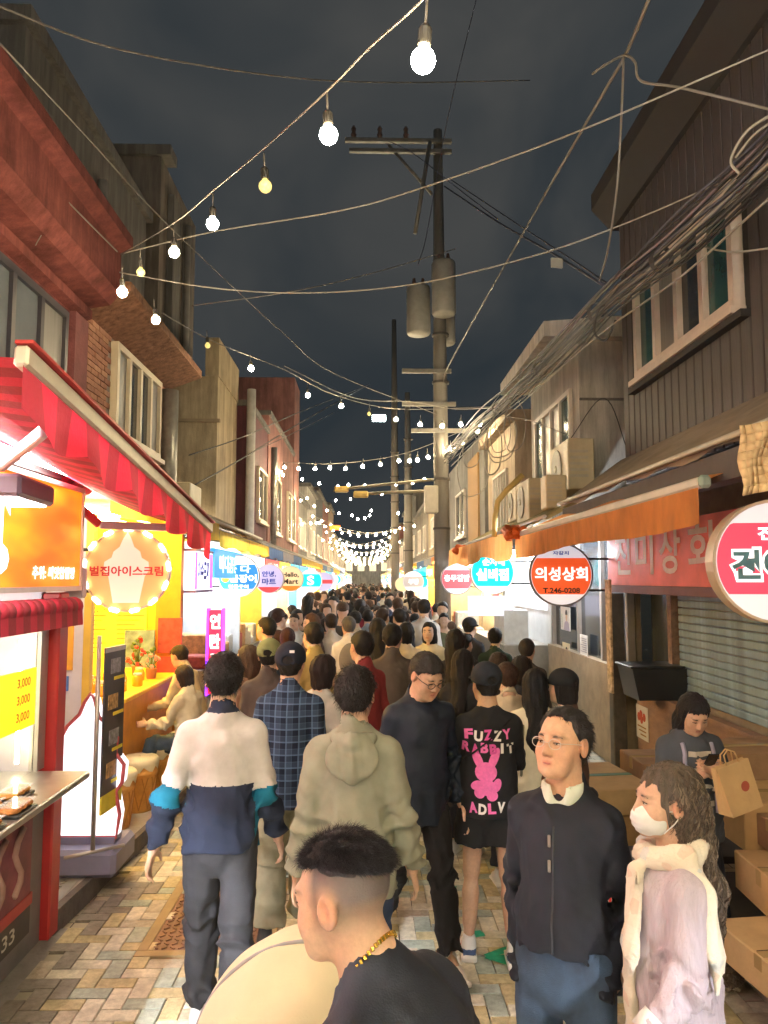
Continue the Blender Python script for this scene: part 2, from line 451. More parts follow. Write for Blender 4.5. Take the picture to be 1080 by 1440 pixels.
def head_solid(b, J, face=True, jaw=1.0, fat=1.0, ears=True):
    Rh, H = J['Rh'], J['head']; W = lambda x, y, z: H + Rh @ np.array([x, y, z])
    b.ell(W(0, -.014, .035), (.077, .096, .083), rot=Rh, k=.02)
    b.ell(W(0, .028, -.028), (.063*fat, .062, .084), rot=Rh, k=.035)
    b.cap(W(-.03*jaw, .055, -.088), W(.03*jaw, .055, -.088), .022*fat, k=.035)
    b.ell(W(0, .078, -.098), (.02, .016, .017), k=.025, rot=Rh)
    if face:
        for sd in (-1, 1):
            b.ell(W(sd*.04*fat, .055, -.035), (.026, .024, .028), k=.03, rot=Rh)
            b.ell(W(sd*.032, .096, .004), (.018, .014, .011), k=.016, mode='s', rot=Rh)
            b.ell(W(sd*.032, .076, .002), (.015, .012, .011), k=.006, rot=Rh)
        b.cap(W(-.036, .079, .024), W(.036, .079, .024), .010, k=.02)
        b.cap(W(0, .087, .016), W(0, .104, -.028), .007, .011, k=.013)
        for sd in (-1, 1): b.ell(W(sd*.012, .095, -.034), (.0085, .010, .008), k=.007, rot=Rh)
        b.cap(W(-.017, .083, -.060), W(.017, .083, -.060), .0075, k=.009)
        b.cap(W(-.014, .082, -.074), W(.014, .082, -.074), .008, k=.009)
        b.cap(W(-.022, .096, -.067), W(.022, .096, -.067), .003, k=.004, mode='s')
    if ears:
        for sd in (-1, 1):
            Re = Rh @ rotm(R(sd*-6), 0, 0)
            b.ell(W(sd*.080, -.014, -.004), (.011, .022, .034), k=.006, rot=Re)
            b.ell(W(sd*.091, -.010, .000), (.008, .012, .022), k=.004, mode='s', rot=Re)
            b.ell(W(sd*.084, -.002, -.008), (.006, .006, .010), k=.004, rot=Re)
    b.cap(W(0, -.022, -.055), J['neck'] + J['Rt'] @ np.array([0, -.012, -.04]), .056*fat**.5, .062*fat**.5, k=.03)

def hand_solid(b, J, nm, curl=25, sc=1.0, grip=None):
    Rf, w = J['Rf'+nm], J['wr'+nm]; sd = -1 if nm == 'l' else 1
    # hand frame: -z along the forearm, palm faces the thigh (inward)
    L = lambda x, y, z: w + Rf @ (np.array([x, y, z])*sc)
    b.cap(L(0, 0, .04), L(0, 0, -.02), .026*sc, .022*sc, k=.02)
    b.box(L(0, .002, -.055), (.026*sc, .078*sc, .095*sc), r=.012*sc, k=.012, rot=Rf)
    lens = (.072, .080, .075, .060)
    for i, y in enumerate((.028, .0095, -.009, -.0275)):
        a = np.array([0, y, -.098]); l = lens[i]; c1 = R(curl*(.7 + .15*i)); p = a
        d = 0.0
        for j, fr in enumerate((.45, .30, .25)):
            d += c1*(1.0 if j else .6)
            q = p + np.array([-sd*math.sin(d), y*.6*(1 if j == 0 else 0), -math.cos(d)])*l*fr
            b.cap(L(*p), L(*q), (.0088 - .0009*j)*sc, (.0082 - .0009*j)*sc, k=.004); p = q
    t0 = np.array([-sd*.006, .030, -.030]); t1 = t0 + np.array([-sd*.018, .030, -.030]); t2 = t1 + np.array([-sd*.010, .008, -.030])
    b.cap(L(*t0), L(*t1), .013*sc, .0105*sc, k=.01); b.cap(L(*t1), L(*t2), .0100*sc, .0085*sc, k=.004)

def body_solid(J, face=True, fat=1.0, legs=True, hands=True, hcurl=25, ears=True, feet=True, slimleg=1.0, slimarm=1.0):
    """slimleg/slimarm thin the limbs that long clothes cover"""
    b = Solid(); T = J['T']; Rt = J['Rt']; a_, l_ = slimarm, slimleg; fat_ = fat; fat = fat*(.72 if a_ < 1 else 1)
    b.cap(T(0, 0, .02), T(0, 0, .20), .135*fat, .125*fat, k=.03, sq=(1, 1.3, 1), rot=Rt)
    b.cap(T(0, 0, .20), T(0, -.005, .38), .125*fat, .150*(.75 if a_ < 1 else 1), k=.04, sq=(1, 1.35, 1), rot=Rt)
    b.cap(J['shl'], J['shr'], .052*(.8 if a_ < 1 else 1), k=.05)
    b.cap(J['neck'], T(-.12, -.02, .44), .045, .035, k=.04); b.cap(J['neck'], T(.12, -.02, .44), .045, .035, k=.04)
    for nm in 'lr':
        b.cap(J['sh'+nm], J['el'+nm], .047*a_, .037*a_, k=.03); b.cap(J['el'+nm], J['wr'+nm], .038*a_, .024, k=.015)
        if hands: hand_solid(b, J, nm, hcurl)
        if legs:
            b.cap(J['hp'+nm], J['kn'+nm], .078*l_, .052*l_, k=.04)
            mid = J['kn'+nm]*.68 + J['an'+nm]*.32 + J['Rk'+nm] @ np.array([0, -.018, 0])
            b.cap(J['kn'+nm], J['an'+nm], .046*l_, .033*l_, k=.02); b.cap(mid, mid*.4 + J['an'+nm]*.6, .046*l_, .030*l_, k=.04)
            if feet: b.cap(J['an'+nm], J['an'+nm] + J['Rk'+nm] @ np.array([0, .10, -.045]), .032, .025, k=.02)
    head_solid(b, J, face, fat=1 + (fat_ - 1)*.5, ears=ears); return b

def head_local(J, V): return (V - J['head']) @ J['Rh']

def skin_color(J, V, tone, lips=True, stubble=None, blush=.25):
    L = head_local(J, V); c = np.tile(np.array(tone), (len(V), 1))
    inh = (np.abs(L[:, 2]) < .16) & (np.linalg.norm(L, axis=1) < .2)
    x, y, z = np.abs(L[:, 0]), L[:, 1], L[:, 2]
    def mixc(w, col): c[:] = c*(1 - w[:, None]) + np.array(col)*w[:, None]
    g = lambda a, s: np.exp(-(a/s)**2)
    mixc(inh*blush*g(x - .04, .025)*g(z + .035, .025)*(y > 0), (tone[0]*1.05, tone[1]*.70, tone[2]*.66))
    mixc(inh*.5*g(x - .086, .012)*g(z, .035), (tone[0]*1.0, tone[1]*.62, tone[2]*.55))
    if lips: mixc(inh*.85*g(x, .021)*g(z + .067, .011)*(y > .075), (tone[0]*.75, tone[1]*.42, tone[2]*.42))
    # eyebrows and lash line
    mixc(inh*.85*np.clip(g(x - .034, .017)*g(z - .0265 + (x-.034)*.12, .0045)*(y > .055)*1.4, 0, 1), (.04, .03, .028))
    mixc(inh*.9*np.clip(g(x - .032, .0125)*g(z - .003, .0035)*(y > .06)*1.5, 0, 1), (.03, .022, .02))
    if stubble is not None: stubble(mixc, L, inh)
    return c

def hair_solid(J, style, thick=.014, seed=0):
    """hair or cap shells in the head frame"""
    Rh, H = J['Rh'], J['head']; W = lambda x, y, z: H + Rh @ np.array([x, y, z]); h = Solid()
    Rh32 = Rh.astype(f32); H32 = H.astype(f32)
    loc = lambda P: (P - H32) @ Rh32
    t = thick
    h.ell(W(0, -.016, .036), (.077 + t*.8, .097 + t, .083 + t), rot=Rh, k=.02)
    if style in ('short', 'fade', 'bald'):
        h.cap(W(0, -.045, .0), W(0, -.055, -.045), .066 + t*.4, .052, k=.04, sq=(1, 1, 1))
    if style == 'bob':
        h.cap(W(0, -.03, .0), W(0, -.035, -.075), .088 + t*.3, .082, k=.03)
    if style == 'long':
        h.cap(W(0, -.03, .0), W(0, -.05, -.10), .090, .088, k=.04)
        h.cap(W(0, -.05, -.10), J['T'](0, -.125, .30), .085, .066, k=.05, sq=(1, 1.25, 1), rot=J['Rt'])
        h.cap(J['T'](0, -.125, .30), J['T'](0, -.12, .20), .066, .035, k=.04, sq=(1, 1.5, 1), rot=J['Rt'])
    if style == 'grey_long':
        h.cap(W(0, -.02, .0), W(0, -.06, -.12), .095, .085, k=.04)
    # face opening
    fr = .062 if style != 'bald' else .03
    def face(P):
        L = loc(P); ax = np.abs(L[:, 0])
        a = L[:, 1] - (.038 - (0 if style in ('bob', 'long') else .030)*np.clip((.055 - L[:, 2])/.05, 0, 1))   # in front of this plane...
        b = (.068 if style != 'bald' else .095) - .25*ax - L[:, 2]      # ...and below the hairline
        return np.minimum(a, b)
    h.func(lambda P: face(P), k=.012, mode='i')
    if style in ('short', 'fade', 'bald'):
        def low(P):
            L = loc(P)
            if style == 'fade': return .072 - L[:, 2] + .003*np.sin(L[:, 1]*60) - .02*np.clip(-L[:, 1]*10, 0, 1)
            return -L[:, 2] - .064 + .35*np.clip(L[:, 1] + .055, 0, .2)*1.6
        h.func(low, k=.01)
        for sd in (-1, 1): h.ell(W(sd*.092, -.004, -.012), (.026, .032, .042), k=.012, mode='s', rot=Rh)
    r = np.random.default_rng(seed); ph = r.uniform(0, 6, 6)
    if style in ('long', 'bob', 'grey_long'):
        def strand(P):
            L = loc(P); an = np.arctan2(L[:, 0], -L[:, 1] + .02)
            return .0035*np.sin(an*16 + 2.2*np.sin(L[:, 2]*14 + ph[0]) + ph[1]) + .003*np.sin(an*31 + 3*np.sin(L[:, 2]*9 + ph[2]) + ph[3])
        h.post = strand
    else:
        def tuft(P):
            L = loc(P)
            return .003*np.sin(L[:, 0]*110 + 2*np.sin(L[:, 1]*45 + ph[0]) + ph[1])*np.sin(L[:, 1]*70 + ph[2] + 2*np.sin(L[:, 2]*50)) + .002*np.sin(L[:, 0]*190 + L[:, 2]*120 + ph[3])
        h.post = tuft
    return h

def cap_solid(J, brim=1):
    Rh, H = J['Rh'], J['head']; W = lambda x, y, z: H + Rh @ np.array([x, y, z]); h = Solid(); Rh32 = Rh.astype(f32)
    h.ell(W(0, -.016, .045), (.094, .112, .090), rot=Rh, k=.01)
    h.cap(W(0, -.016, .03), W(0, -.016, .05), .090, .089, k=.02, sq=(1, .83, 1), rot=Rh)
    h.cut(W(0, 0, .012), Rh @ np.array([0, .12, -1]), k=.005)
    # adjuster opening at the back
    h.ell(W(0, -.12, .035), (.032, .03, .022), k=.006, mode='s', rot=Rh)
    if brim:
        Rb = Rh @ rotm(0, R(-14), 0)
        b = Solid(); b.ell(W(0, .105, .030), (.078, .085, .012), rot=Rb, k=.01)
        h.merge(b, k=.008)
    r = Solid(); r.ell(W(0, -.016, .137), (.008, .008, .005), rot=Rh); h.merge(r, k=.003)
    h.post = lambda P: .0012*np.sin(np.arctan2(((P - H.astype(f32)) @ Rh32)[:, 0], ((P - H.astype(f32)) @ Rh32)[:, 1] + .016)*3)
    return h

def top_solid(J, kind='jacket', ease=.022, hem=.80, fat=1.0, sleeve=1.0, seed=0, hood=False, collar=True, fold=.005, flare=0.0):
    """upper garment: hem height in metres for a 1.75 m figure; sleeve 1 = to the wrist, .4 = short"""
    t = Solid(); T, Rt = J['T'], J['Rt']; hz = hem - .95; e = ease
    t.cap(T(0, 0, hz - .08), T(0, 0, .10), .154*fat + e + flare, .138*fat + e*.9, k=.04, sq=(1, 1.22, 1), rot=Rt)
    t.cap(T(0, 0, .10), T(0, -.005, .36), .136*fat + e*.9, .132 + e*.8, k=.05, sq=(1, 1.2, 1), rot=Rt)
    if fat > 1.08: t.ell(T(0, .06*fat, .12), (.13*fat, .11*fat, .15), k=.07, rot=Rt)
    t.cut(T(0, 0, hz), Rt @ np.array([0, 0, -1.0]), k=.008)
    t.cap(J['shl'] + Rt @ np.array([0, 0, -.01]), J['shr'] + Rt @ np.array([0, 0, -.01]), .050 + e*.3, k=.06)
    n = J['neck']
    for sd in (-1, 1): t.cap(n + Rt @ np.array([sd*.02, -.01, -.015]), T(sd*.115, -.02, .435), .043 + e*.4, .038 + e*.2, k=.045)
    for nm in 'lr':
        s, el, w = J['sh'+nm], J['el'+nm], J['wr'+nm]
        r0, r1, r2 = .045 + e*.55, .041 + e*.65, .031 + e*.65
        if sleeve >= .99:
            u = Solid(); u.cap(s, el, r0, r1, k=.035); w2 = el + (w - el)*J.get('cuff', .97)
            u.cap(el, w2, r1, r2, k=.02)
            dn = (w - el)/np.linalg.norm(w - el)
            u.func((lambda P, w2=w2.astype(f32), dn=dn.astype(f32), rr=r2*1.6: np.minimum((P - w2) @ dn, rr - np.sqrt(((P - w2)**2).sum(1)))), k=.006); t.merge(u, k=.03); EXTRA(t, u)
        else:
            q = s + (el - s)*min(1, sleeve*2); u = Solid(); u.cap(s, q, r0 + .004, r1 + .012, k=.035)
            dn = (el - s)/np.linalg.norm(el - s)
            u.func((lambda P, w2=q.astype(f32), dn=dn.astype(f32): np.minimum((P - w2) @ dn, .11 - np.sqrt(((P - w2)**2).sum(1)))), k=.006); t.merge(u, k=.03); EXTRA(t, u)
    if collar:
        t.cap(n + Rt @ np.array([0, -.012, -.03]), n + Rt @ np.array([0, -.006, .035 if collar is True else collar]), .070, .066, k=.02)
    if hood:
        t.ell(T(0, -.118, .452), (.098, .030, .078), k=.035, rot=Rt @ rotm(0, R(-10), 0))
        t.cap(T(-.085, -.055, .505), T(0, -.120, .495), .030, .036, k=.025); t.cap(T(.085, -.055, .505), T(0, -.120, .495), .030, .036, k=.025)
        t.cap(T(-.085, -.055, .505), T(-.075, .04, .47), .030, .026, k=.025); t.cap(T(.085, -.055, .505), T(.075, .04, .47), .030, .026, k=.025)
        t.ell(T(0, -.075, .535), (.058, .034, .035), k=.015, mode='s', rot=Rt)
    # neck opening
    t.cap(n + Rt @ np.array([0, .008, .02]), n + Rt @ np.array([0, .035, .16]), .060, .075, k=.006, mode='s')
    if not collar: t.ell(n + Rt @ np.array([0, .035, .03]), (.075, .07, .05), k=.012, mode='s', rot=Rt)
    fl = folds(seed, fold*1.3, 15); f2 = folds(seed + 50, fold*.5, 40)
    rg = rings(J, [(J['sh'+m_], J['el'+m_], 1.0, .09) for m_ in 'lr'] + [(J['el'+m_], J['wr'+m_], .85, .10) for m_ in 'lr'] + [(J['el'+m_], J['wr'+m_], .0, .06) for m_ in 'lr'], seed, fold*1.5)
    elb = [J['ell'].astype(f32), J['elr'].astype(f32)]; hc = T(0, 0, hz + .1).astype(f32)
    def post(P):
        w = .45 + sum(np.exp(-((P - q)**2).sum(1)/.012) for q in elb)*1.1 + .6*np.exp(-((P[:, 2] - hc[2])/.13)**2)
        return fl(P)*w + f2(P)*w + rg(P)
    t.post = post
    return t

def pants_solid(J, ease=.016, hemz=.06, wide=0.0, seed=0, shorts=None, fold=.0085):
    t = Solid(); T, Rt = J['T'], J['Rt']; hz = J['hip'][2]
    t.cap((0, 0, hz - .07), T(0, 0, .09), .132 + ease, .122 + ease, k=.03, sq=(1, 1.25, 1))
    for nm in 'lr':
        kr = .056 + ease + wide*.5; ar = .045 + ease + wide
        a, k_, n_ = J['hp'+nm], J['kn'+nm], J['an'+nm]
        u = Solid(); u.cap(a, k_ if shorts is None else a + (k_ - a)*.1, .072 + ease + wide*.2, kr if shorts is None else .078 + ease, k=.02)
        if shorts is None:
            end = n_ + (k_ - n_)*((hemz)/.42)*.8
            u.cap(k_, end, kr, ar, k=.02)
            dn = (n_ - k_)/np.linalg.norm(n_ - k_)
            u.func((lambda P, w2=end.astype(f32), dn=dn.astype(f32), rr=ar*1.8: np.minimum((P - w2) @ dn, rr - np.sqrt(((P - w2)**2).sum(1)))), k=.005)
        else:
            dn = (k_ - a)/np.linalg.norm(k_ - a); q = a + dn*shorts
            u.cap(a, q, .078 + ease, .086 + ease + wide, k=.03)
            u.func((lambda P, w2=q.astype(f32), dn=dn.astype(f32): np.minimum((P - w2) @ dn, .16 - np.sqrt(((P - w2)**2).sum(1)))), k=.005)
        t.merge(u, k=.02); EXTRA(t, u)
    t.cut(T(0, 0, .12), (0, 0, 1))
    fl = folds(seed + 9, fold, 17); f2 = folds(seed + 77, fold*.55, 44)
    kn = [J['knl'].astype(f32), J['knr'].astype(f32), J['anl'].astype(f32), J['anr'].astype(f32)]
    rg = rings(J, [(J['hp'+m_], J['kn'+m_], 1.0, .12) for m_ in 'lr'] + [(J['kn'+m_], J['an'+m_], .85, .10) for m_ in 'lr'], seed, fold*1.6, 50, .16)
    t.post = lambda P: rg(P) + (fl(P) + f2(P))*(.45 + sum(np.exp(-((P - q)**2).sum(1)/.014) for q in kn)*1.0)
    return t
def skirt_solid(J, hemz=.15, flare=.10, seed=0):
    t = Solid(); hz = J['hip'][2]
    t.cap((0, 0, hemz - .2), (0, 0, hz + .10), .19 + flare, .145, k=.02, sq=(1, 1.15, 1)); t.cut((0, 0, hemz), (0, 0, -1))
    t.cut((0, 0, hz + .12), (0, 0, 1))
    t.post = lambda P: .010*np.sin(np.arctan2(P[:, 0], P[:, 1])*13 + np.sin(P[:, 2]*4)*1.5)*np.clip((hz - P[:, 2])*2.2, 0, 1)
    return t
def shoe_solid(J, nm, chunky=0.0):
    Rk, a = J['Rk'+nm], J['an'+nm]; s = Solid(); F = J.get('foot'+nm)
    Rf = Rk if F is None else F
    L = lambda x, y, z: a + Rf @ np.array([x, y, z])
    s.cap(L(0, -.02, .02), L(0, -.025, -.04), .040, .040, k=.02)
    s.cap(L(0, -.03, -.045), L(0, .13, -.055), .036, .034, k=.03, sq=(1, 1, 1.1), rot=Rf)
    s.cap(L(0, .0, -.02), L(0, .09, -.045), .036, .028, k=.03)
    s.box(L(0, .047, -.078), (.085 + chunky*.02, .275 + chunky*.02, .030 + chunky*.02), r=.013, k=.006, rot=Rf)
    s.ell(L(0, -.02, .075), (.033, .036, .05), k=.01, mode='s', rot=Rf)
    return s

def fabric(name, col, rough=.88, weave=260, var=.14, sheen=.0, bump=.12, crease=.8):
    return M('cloth_' + name, col, rough, var=var, vscale=9, bump=bump, bscale=weave, sheen=sheen, spec=.3, crease=crease)
def skin_mat(): return M('skin', SK, .46, var=.10, vscale=60, bump=.12, bscale=260, attr='Col', spec=.4, sss=.12)
def hair_mat(name, col): return M('hair_' + name, tuple(c*.75 for c in col), .55, var=.35, vscale=30, bump=.5, bscale=120, stretch=(3, 3, .5), spec=.22)

def strands_mesh(roots, dirs, lengths, width, droop, seed, segs=3, curl=0.0):
    """thin tapered hair locks as two-sided ribbons"""
    r = np.random.default_rng(seed); n = len(roots)
    side = np.cross(dirs, r.normal(0, 1, (n, 3))); side /= np.linalg.norm(side, axis=1)[:, None] + 1e-9
    pts = []; p = roots.copy(); d = dirs.copy()
    for s in range(segs + 1):
        w = width*(1 - s/(segs + .35)); pts.append(np.stack([p - side*w, p + side*w], 1))
        p = p + d*(lengths/segs)[:, None]
        d = d + np.array(droop) + curl*r.normal(0, 1, (n, 3)); d /= np.linalg.norm(d, axis=1)[:, None]
    V = np.stack(pts, 1).reshape(-1, 3); k = (segs + 1)*2
    base = (np.arange(n)*k)[:, None]
    F = np.concatenate([base + np.array([[2*s, 2*s+1, 2*s+3, 2*s+2]]) for s in range(segs)])
    return V, F

def face_parts(root, J, s, brow=(.03, .025, .022), lip=(.36, .13, .11), mouth=True, squint=1.0):
    """eyes, brows and mouth line as small pieces set into the face"""
    Rh, H = J['Rh'], J['head']; W = lambda x, y, z: tuple((H + Rh @ np.array([x, y, z]))*s); Rm = Matrix(Rh.tolist())
    ew, ei = M('eye_white', (.62, .58, .54), .3, var=0), M('eye_iris', (.018, .012, .010), .15, var=0)
    bm = M('brow_%d' % int(brow[0]*1000), brow, .7, var=.2)
    for sd in (-1, 1):
        def ball(c, r, mat, nm, par):
            m = MB(); m.smooth = True; q = Rm.to_4x4(); q.translation = Vector(W(*c)); q = q @ Matrix.Diagonal((r[0]*s, r[1]*s, r[2]*s, 1)); m.lathe([(math.sin(a), -math.cos(a)) for a in np.linspace(.05, math.pi - .05, 7)], 12, q); return m.build(nm, mat, par)
        e = ball((sd*.032, .0795, .0015), (.0135, .0095, .0042*squint), ew, 'eye', root); ball((sd*.0325, .0850, .0015), (.0052, .0048, .0042*squint), ei, 'iris', e)
        m = MB(); m.smooth = True; m.tube([W(sd*.0175, .0855, .0045*squint), W(sd*.032, .0905, .0070*squint), W(sd*.047, .0810, .0035)], .0016*s, 5); m.build('eyelash_line', ei, root)
        m = MB(); m.smooth = True; m.tube([W(sd*.016, .0905, .0225), W(sd*.030, .0910, .0265), W(sd*.050, .0790, .0225)], [.0024*s, .0034*s, .0012*s], 5); m.build('eyebrow', bm, root)
    if mouth:
        m = MB(); m.smooth = True; m.tube([W(-.024, .0815, -.0675), W(-.011, .0910, -.0660), W(0, .0920, -.0672), W(.011, .0910, -.0660), W(.024, .0815, -.0675)], [.0010*s, .0032*s, .0028*s, .0032*s, .0010*s], 6); m.build('mouth', M('lip', lip, .5, var=.1), root)
# ------------------------------------------------------------------ one person from a description
PEOPLE = []
def person(label, u, v, Y, rz=0, pose=None, tone=(.56, .36, .25), hair=('short', (.012, .010, .010)), cap=None, top=None, bottom=None,
           shoes=((.6, .6, .58), (.7, .7, .68)), hb=.008, hg=.009, face=True, fat=1.0, z0=0.0, extra=None, group=None, hcurl=25, height=None, stubble=None, seed=None, hands=True, strands=0, strand_len=.03, thick=.014, lips=True, hide_feet=False):
    pose = pose or {}; J = skeleton(pose); k = len(PEOPLE); seed = k if seed is None else seed
    p = PY(u, v, Y)
    sole = min(J['anl'][2], J['anr'][2]) - .093
    if 'sole' in pose: sole = pose['sole']
    Rh = J['Rh']; crown = J['head'] + Rh @ np.array([0, -.016, .122 + (.013 if cap else thick*.8)])
    s = (p[2] - z0)/(crown[2] - sole) if height is None else height/1.75
    c, sn = math.cos(R(rz)), math.sin(R(rz)); hx = (J['head'][0]*c - J['head'][1]*sn)*s; hy = (J['head'][0]*sn + J['head'][1]*c)*s
    root = thing('person', label, 'person', (p[0] - hx, Y - hy, z0 - sole*s if height is None else p[2] - crown[2]*s), R(rz), group)
    PEOPLE.append((label, round(s*1.75, 2)))
    def put(name, sol, h, mats, parent=root, mi=None, col=None):
        V, F = polygonize(sol, h)
        fm = None if mi is None else mi(V[F].mean(1))
        me = np_mesh(name, V*s, F, True, fm, None if col is None else col(V)); o = link(name, me, mats, parent); return o, V, F
    cut_legs = bottom and bottom.get('kind') in ('pants', 'skirt')
    b = body_solid(J, face, fat, hands=hands, hcurl=hcurl, ears=hair[0] not in ('long', 'bob'), slimleg=.45 if (bottom and not bottom.get('shorts')) else 1.0, slimarm=.6 if (top and top.get('sleeve', 1.0) > .9) else 1.0)
    body, Vb, Fb = put('body', b, hb, skin_mat(), col=lambda V: skin_color(J, V, tone, lips, stubble))
    if hair and hair[0] != 'none':
        hm = hair_mat('%d_%d_%d' % tuple(int(x*400) for x in hair[1]), hair[1])
        hsol = hair_solid(J, hair[0], thick if not cap else .006, seed)
        ho, Vh, Fh = put('hair', hsol, hb, hm)
        if strands:
            N = vnormals(Vh, Fh); r = np.random.default_rng(seed); ix = r.integers(0, len(Vh), strands)
            L = head_local(J, Vh[ix]); ok = L[:, 2] > -.07; ix = ix[ok]; L = L[ok]
            flow = np.stack([L[:, 0]*3, -.5 + 0*L[:, 0], -.5 + 0*L[:, 0]], 1) @ Rh.T
            d = N[ix]*.55 + flow*.8 + r.normal(0, .25, (len(ix), 3)); d /= np.linalg.norm(d, axis=1)[:, None]
            SV, SF = strands_mesh(Vh[ix] - N[ix]*.003, d, r.uniform(.5, 1.1, len(ix))*strand_len, .0012, (0, 0, -.25), seed)
            link('hair_locks', np_mesh('hair_locks', SV*s, SF, True), hm, ho)
    if cap:
        put('cap', cap_solid(J), hb, fabric('cap_%d_%d_%d' % tuple(int(x*255) for x in cap), cap))
    if top:
        t = dict(top); mats = t.pop('mat'); mi = t.pop('mi', None); nm = t.pop('name', 'jacket'); hh = t.pop('h', hg)
        ts = top_solid(J, fat=fat, seed=seed, **t)
        to, Vt, Ft = put(nm, ts, hh, mats, mi=(None if mi is None else (lambda C: mi(C, J))))
    else: ts = to = None
    if bottom:
        t = dict(bottom); kind = t.pop('kind', 'pants'); mats = t.pop('mat'); mi = t.pop('mi', None)
        if kind == 'skirt': put('skirt', skirt_solid(J, seed=seed, **t), hg, mats)
        else: put('shorts' if t.get('shorts') else 'trousers', pants_solid(J, seed=seed, **t), hg, mats, mi=(None if mi is None else (lambda C: mi(C, J))))
    if shoes and not hide_feet:
        m0 = M('shoe_%d_%d_%d' % tuple(int(x*255) for x in shoes[0]), shoes[0], .6, var=.1, bump=.1); m1 = M('sole_%d_%d_%d' % tuple(int(x*255) for x in shoes[1]), shoes[1], .6, var=.08)
        for nmm in 'lr':
            Rk, a = J['Rk'+nmm], J['an'+nmm]
            mats = [m0, m1] + list(shoes[2:])
            def mi(C, Rk=Rk, a=a):
                L = (C - a) @ Rk; i = (L[:, 2] < -.058).astype(int)
                if len(mats) > 2:
                    i[(L[:, 2] >= -.058) & (L[:, 1] > .015) & (L[:, 1] < .085)] = 2
                    i[(L[:, 2] >= -.058) & (L[:, 2] < -.03) & (L[:, 1] < .03)] = 3
                return i
            put('shoe', shoe_solid(J, nmm, .6 if len(mats) > 2 else 0), max(.008, hb), mats, mi=mi)
    if extra: extra(root, J, s, ts, put)
    return root, J, s, ts

def P_(o): return o
def local_mb(root, s): return MB()
def on_back(sol, x, z, side=-1, lo=-.6, hi=.6):
    """y of the garment's surface at (x, z), seen from the back (side -1) or the front (+1)"""
    x = np.asarray(x, float); z = np.asarray(z, float); ys = np.linspace(side*.6, 0, 140)
    P = np.stack([np.repeat(x, len(ys)), np.tile(ys, len(x)), np.repeat(z, len(ys))], 1); d = sol.ev(P).reshape(len(x), -1)
    i = np.argmax(d < 0, 1); i = np.maximum(i, 1); r = np.arange(len(x)); a, b = d[r, i-1], d[r, i]
    t = a/(a - b + 1e-9); y = ys[i-1] + (ys[i] - ys[i-1])*t; ok = (d < 0).any(1)
    if ok.any() and not ok.all(): y[~ok] = np.interp(np.flatnonzero(~ok), np.flatnonzero(ok), y[ok])
    return y
def print_on(name, V2, F, sol, mat, parent, s, side=-1, off=.004):
    """flat print: V2 (x,z) outline faces laid on the cloth"""
    y = on_back(sol, V2[:, 0], V2[:, 1], side) + side*off
    V = np.stack([V2[:, 0], y, V2[:, 1]], 1)
    me = bpy.data.meshes.new(name); me.from_pydata((V*s).tolist(), [], [tuple(f) for f in F]); me.update(); return link(name, me, mat, parent)
def text2(body, w, h, cx, cz, bold=.05, mirror=1, rot=0):
    me = text_mesh(body, 1.0, bold, 0); co = np.array([v.co[:2] for v in me.vertices]); F = [tuple(p.vertices) for p in me.polygons]
    mn, mx = co.min(0), co.max(0); co = (co - (mn + mx)/2)/(mx - mn)*np.array([w, h])
    a = R(rot); co = co @ np.array([[math.cos(a), math.sin(a)], [-math.sin(a), math.cos(a)]])
    co[:, 0] *= mirror; return co + np.array([cx, cz]), F
def disc2(cx, cz, rx, rz, rot=0, n=20):
    a = np.linspace(0, 2*np.pi, n, endpoint=False); P = np.stack([np.cos(a)*rx, np.sin(a)*rz], 1)
    q = R(rot); P = P @ np.array([[math.cos(q), math.sin(q)], [-math.sin(q), math.cos(q)]]) + (cx, cz)
    I = np.stack([P*.5 + np.array([cx, cz])*.5], 0)[0]
    V = np.concatenate([P, I, [[cx, cz]]]); F = [(i, (i+1) % n, n + (i+1) % n, n + i) for i in range(n)] + [(n + i, n + (i+1) % n, 2*n) for i in range(n)]
    return V, F
def hood_extra(root, J, s, ts, put):
    T, Rt = J['T'], J['Rt']; h = Solid(); Rq = Rt @ rotm(0, R(-12), 0)
    h.ell(T(0, -.142, .425), (.118, .032, .098), k=.02, rot=Rq); h.cap(T(0, -.16, .40), T(0, -.158, .33), .03, .012, k=.05); h.cap(T(-.080, -.085, .500), T(0, -.150, .500), .016, .028, k=.04); h.cap(T(.080, -.085, .500), T(0, -.150, .500), .016, .028, k=.04)
    h.cap(T(-.080, -.085, .500), T(-.082, .0, .495), .016, .016, k=.03); h.cap(T(.080, -.085, .500), T(.082, .0, .495), .016, .016, k=.03)
    h.ell(T(0, -.118, .560), (.062, .035, .040), k=.012, mode='s', rot=Rt); f_ = folds(12, .006, 34, .3); h.post = f_; put('hood', h, .008, ts_mat(ts, root))
def ts_mat(ts, root): return [o.data.materials[0] for o in root.children if o.name.startswith('jacket') or o.name.startswith('coat')][0]
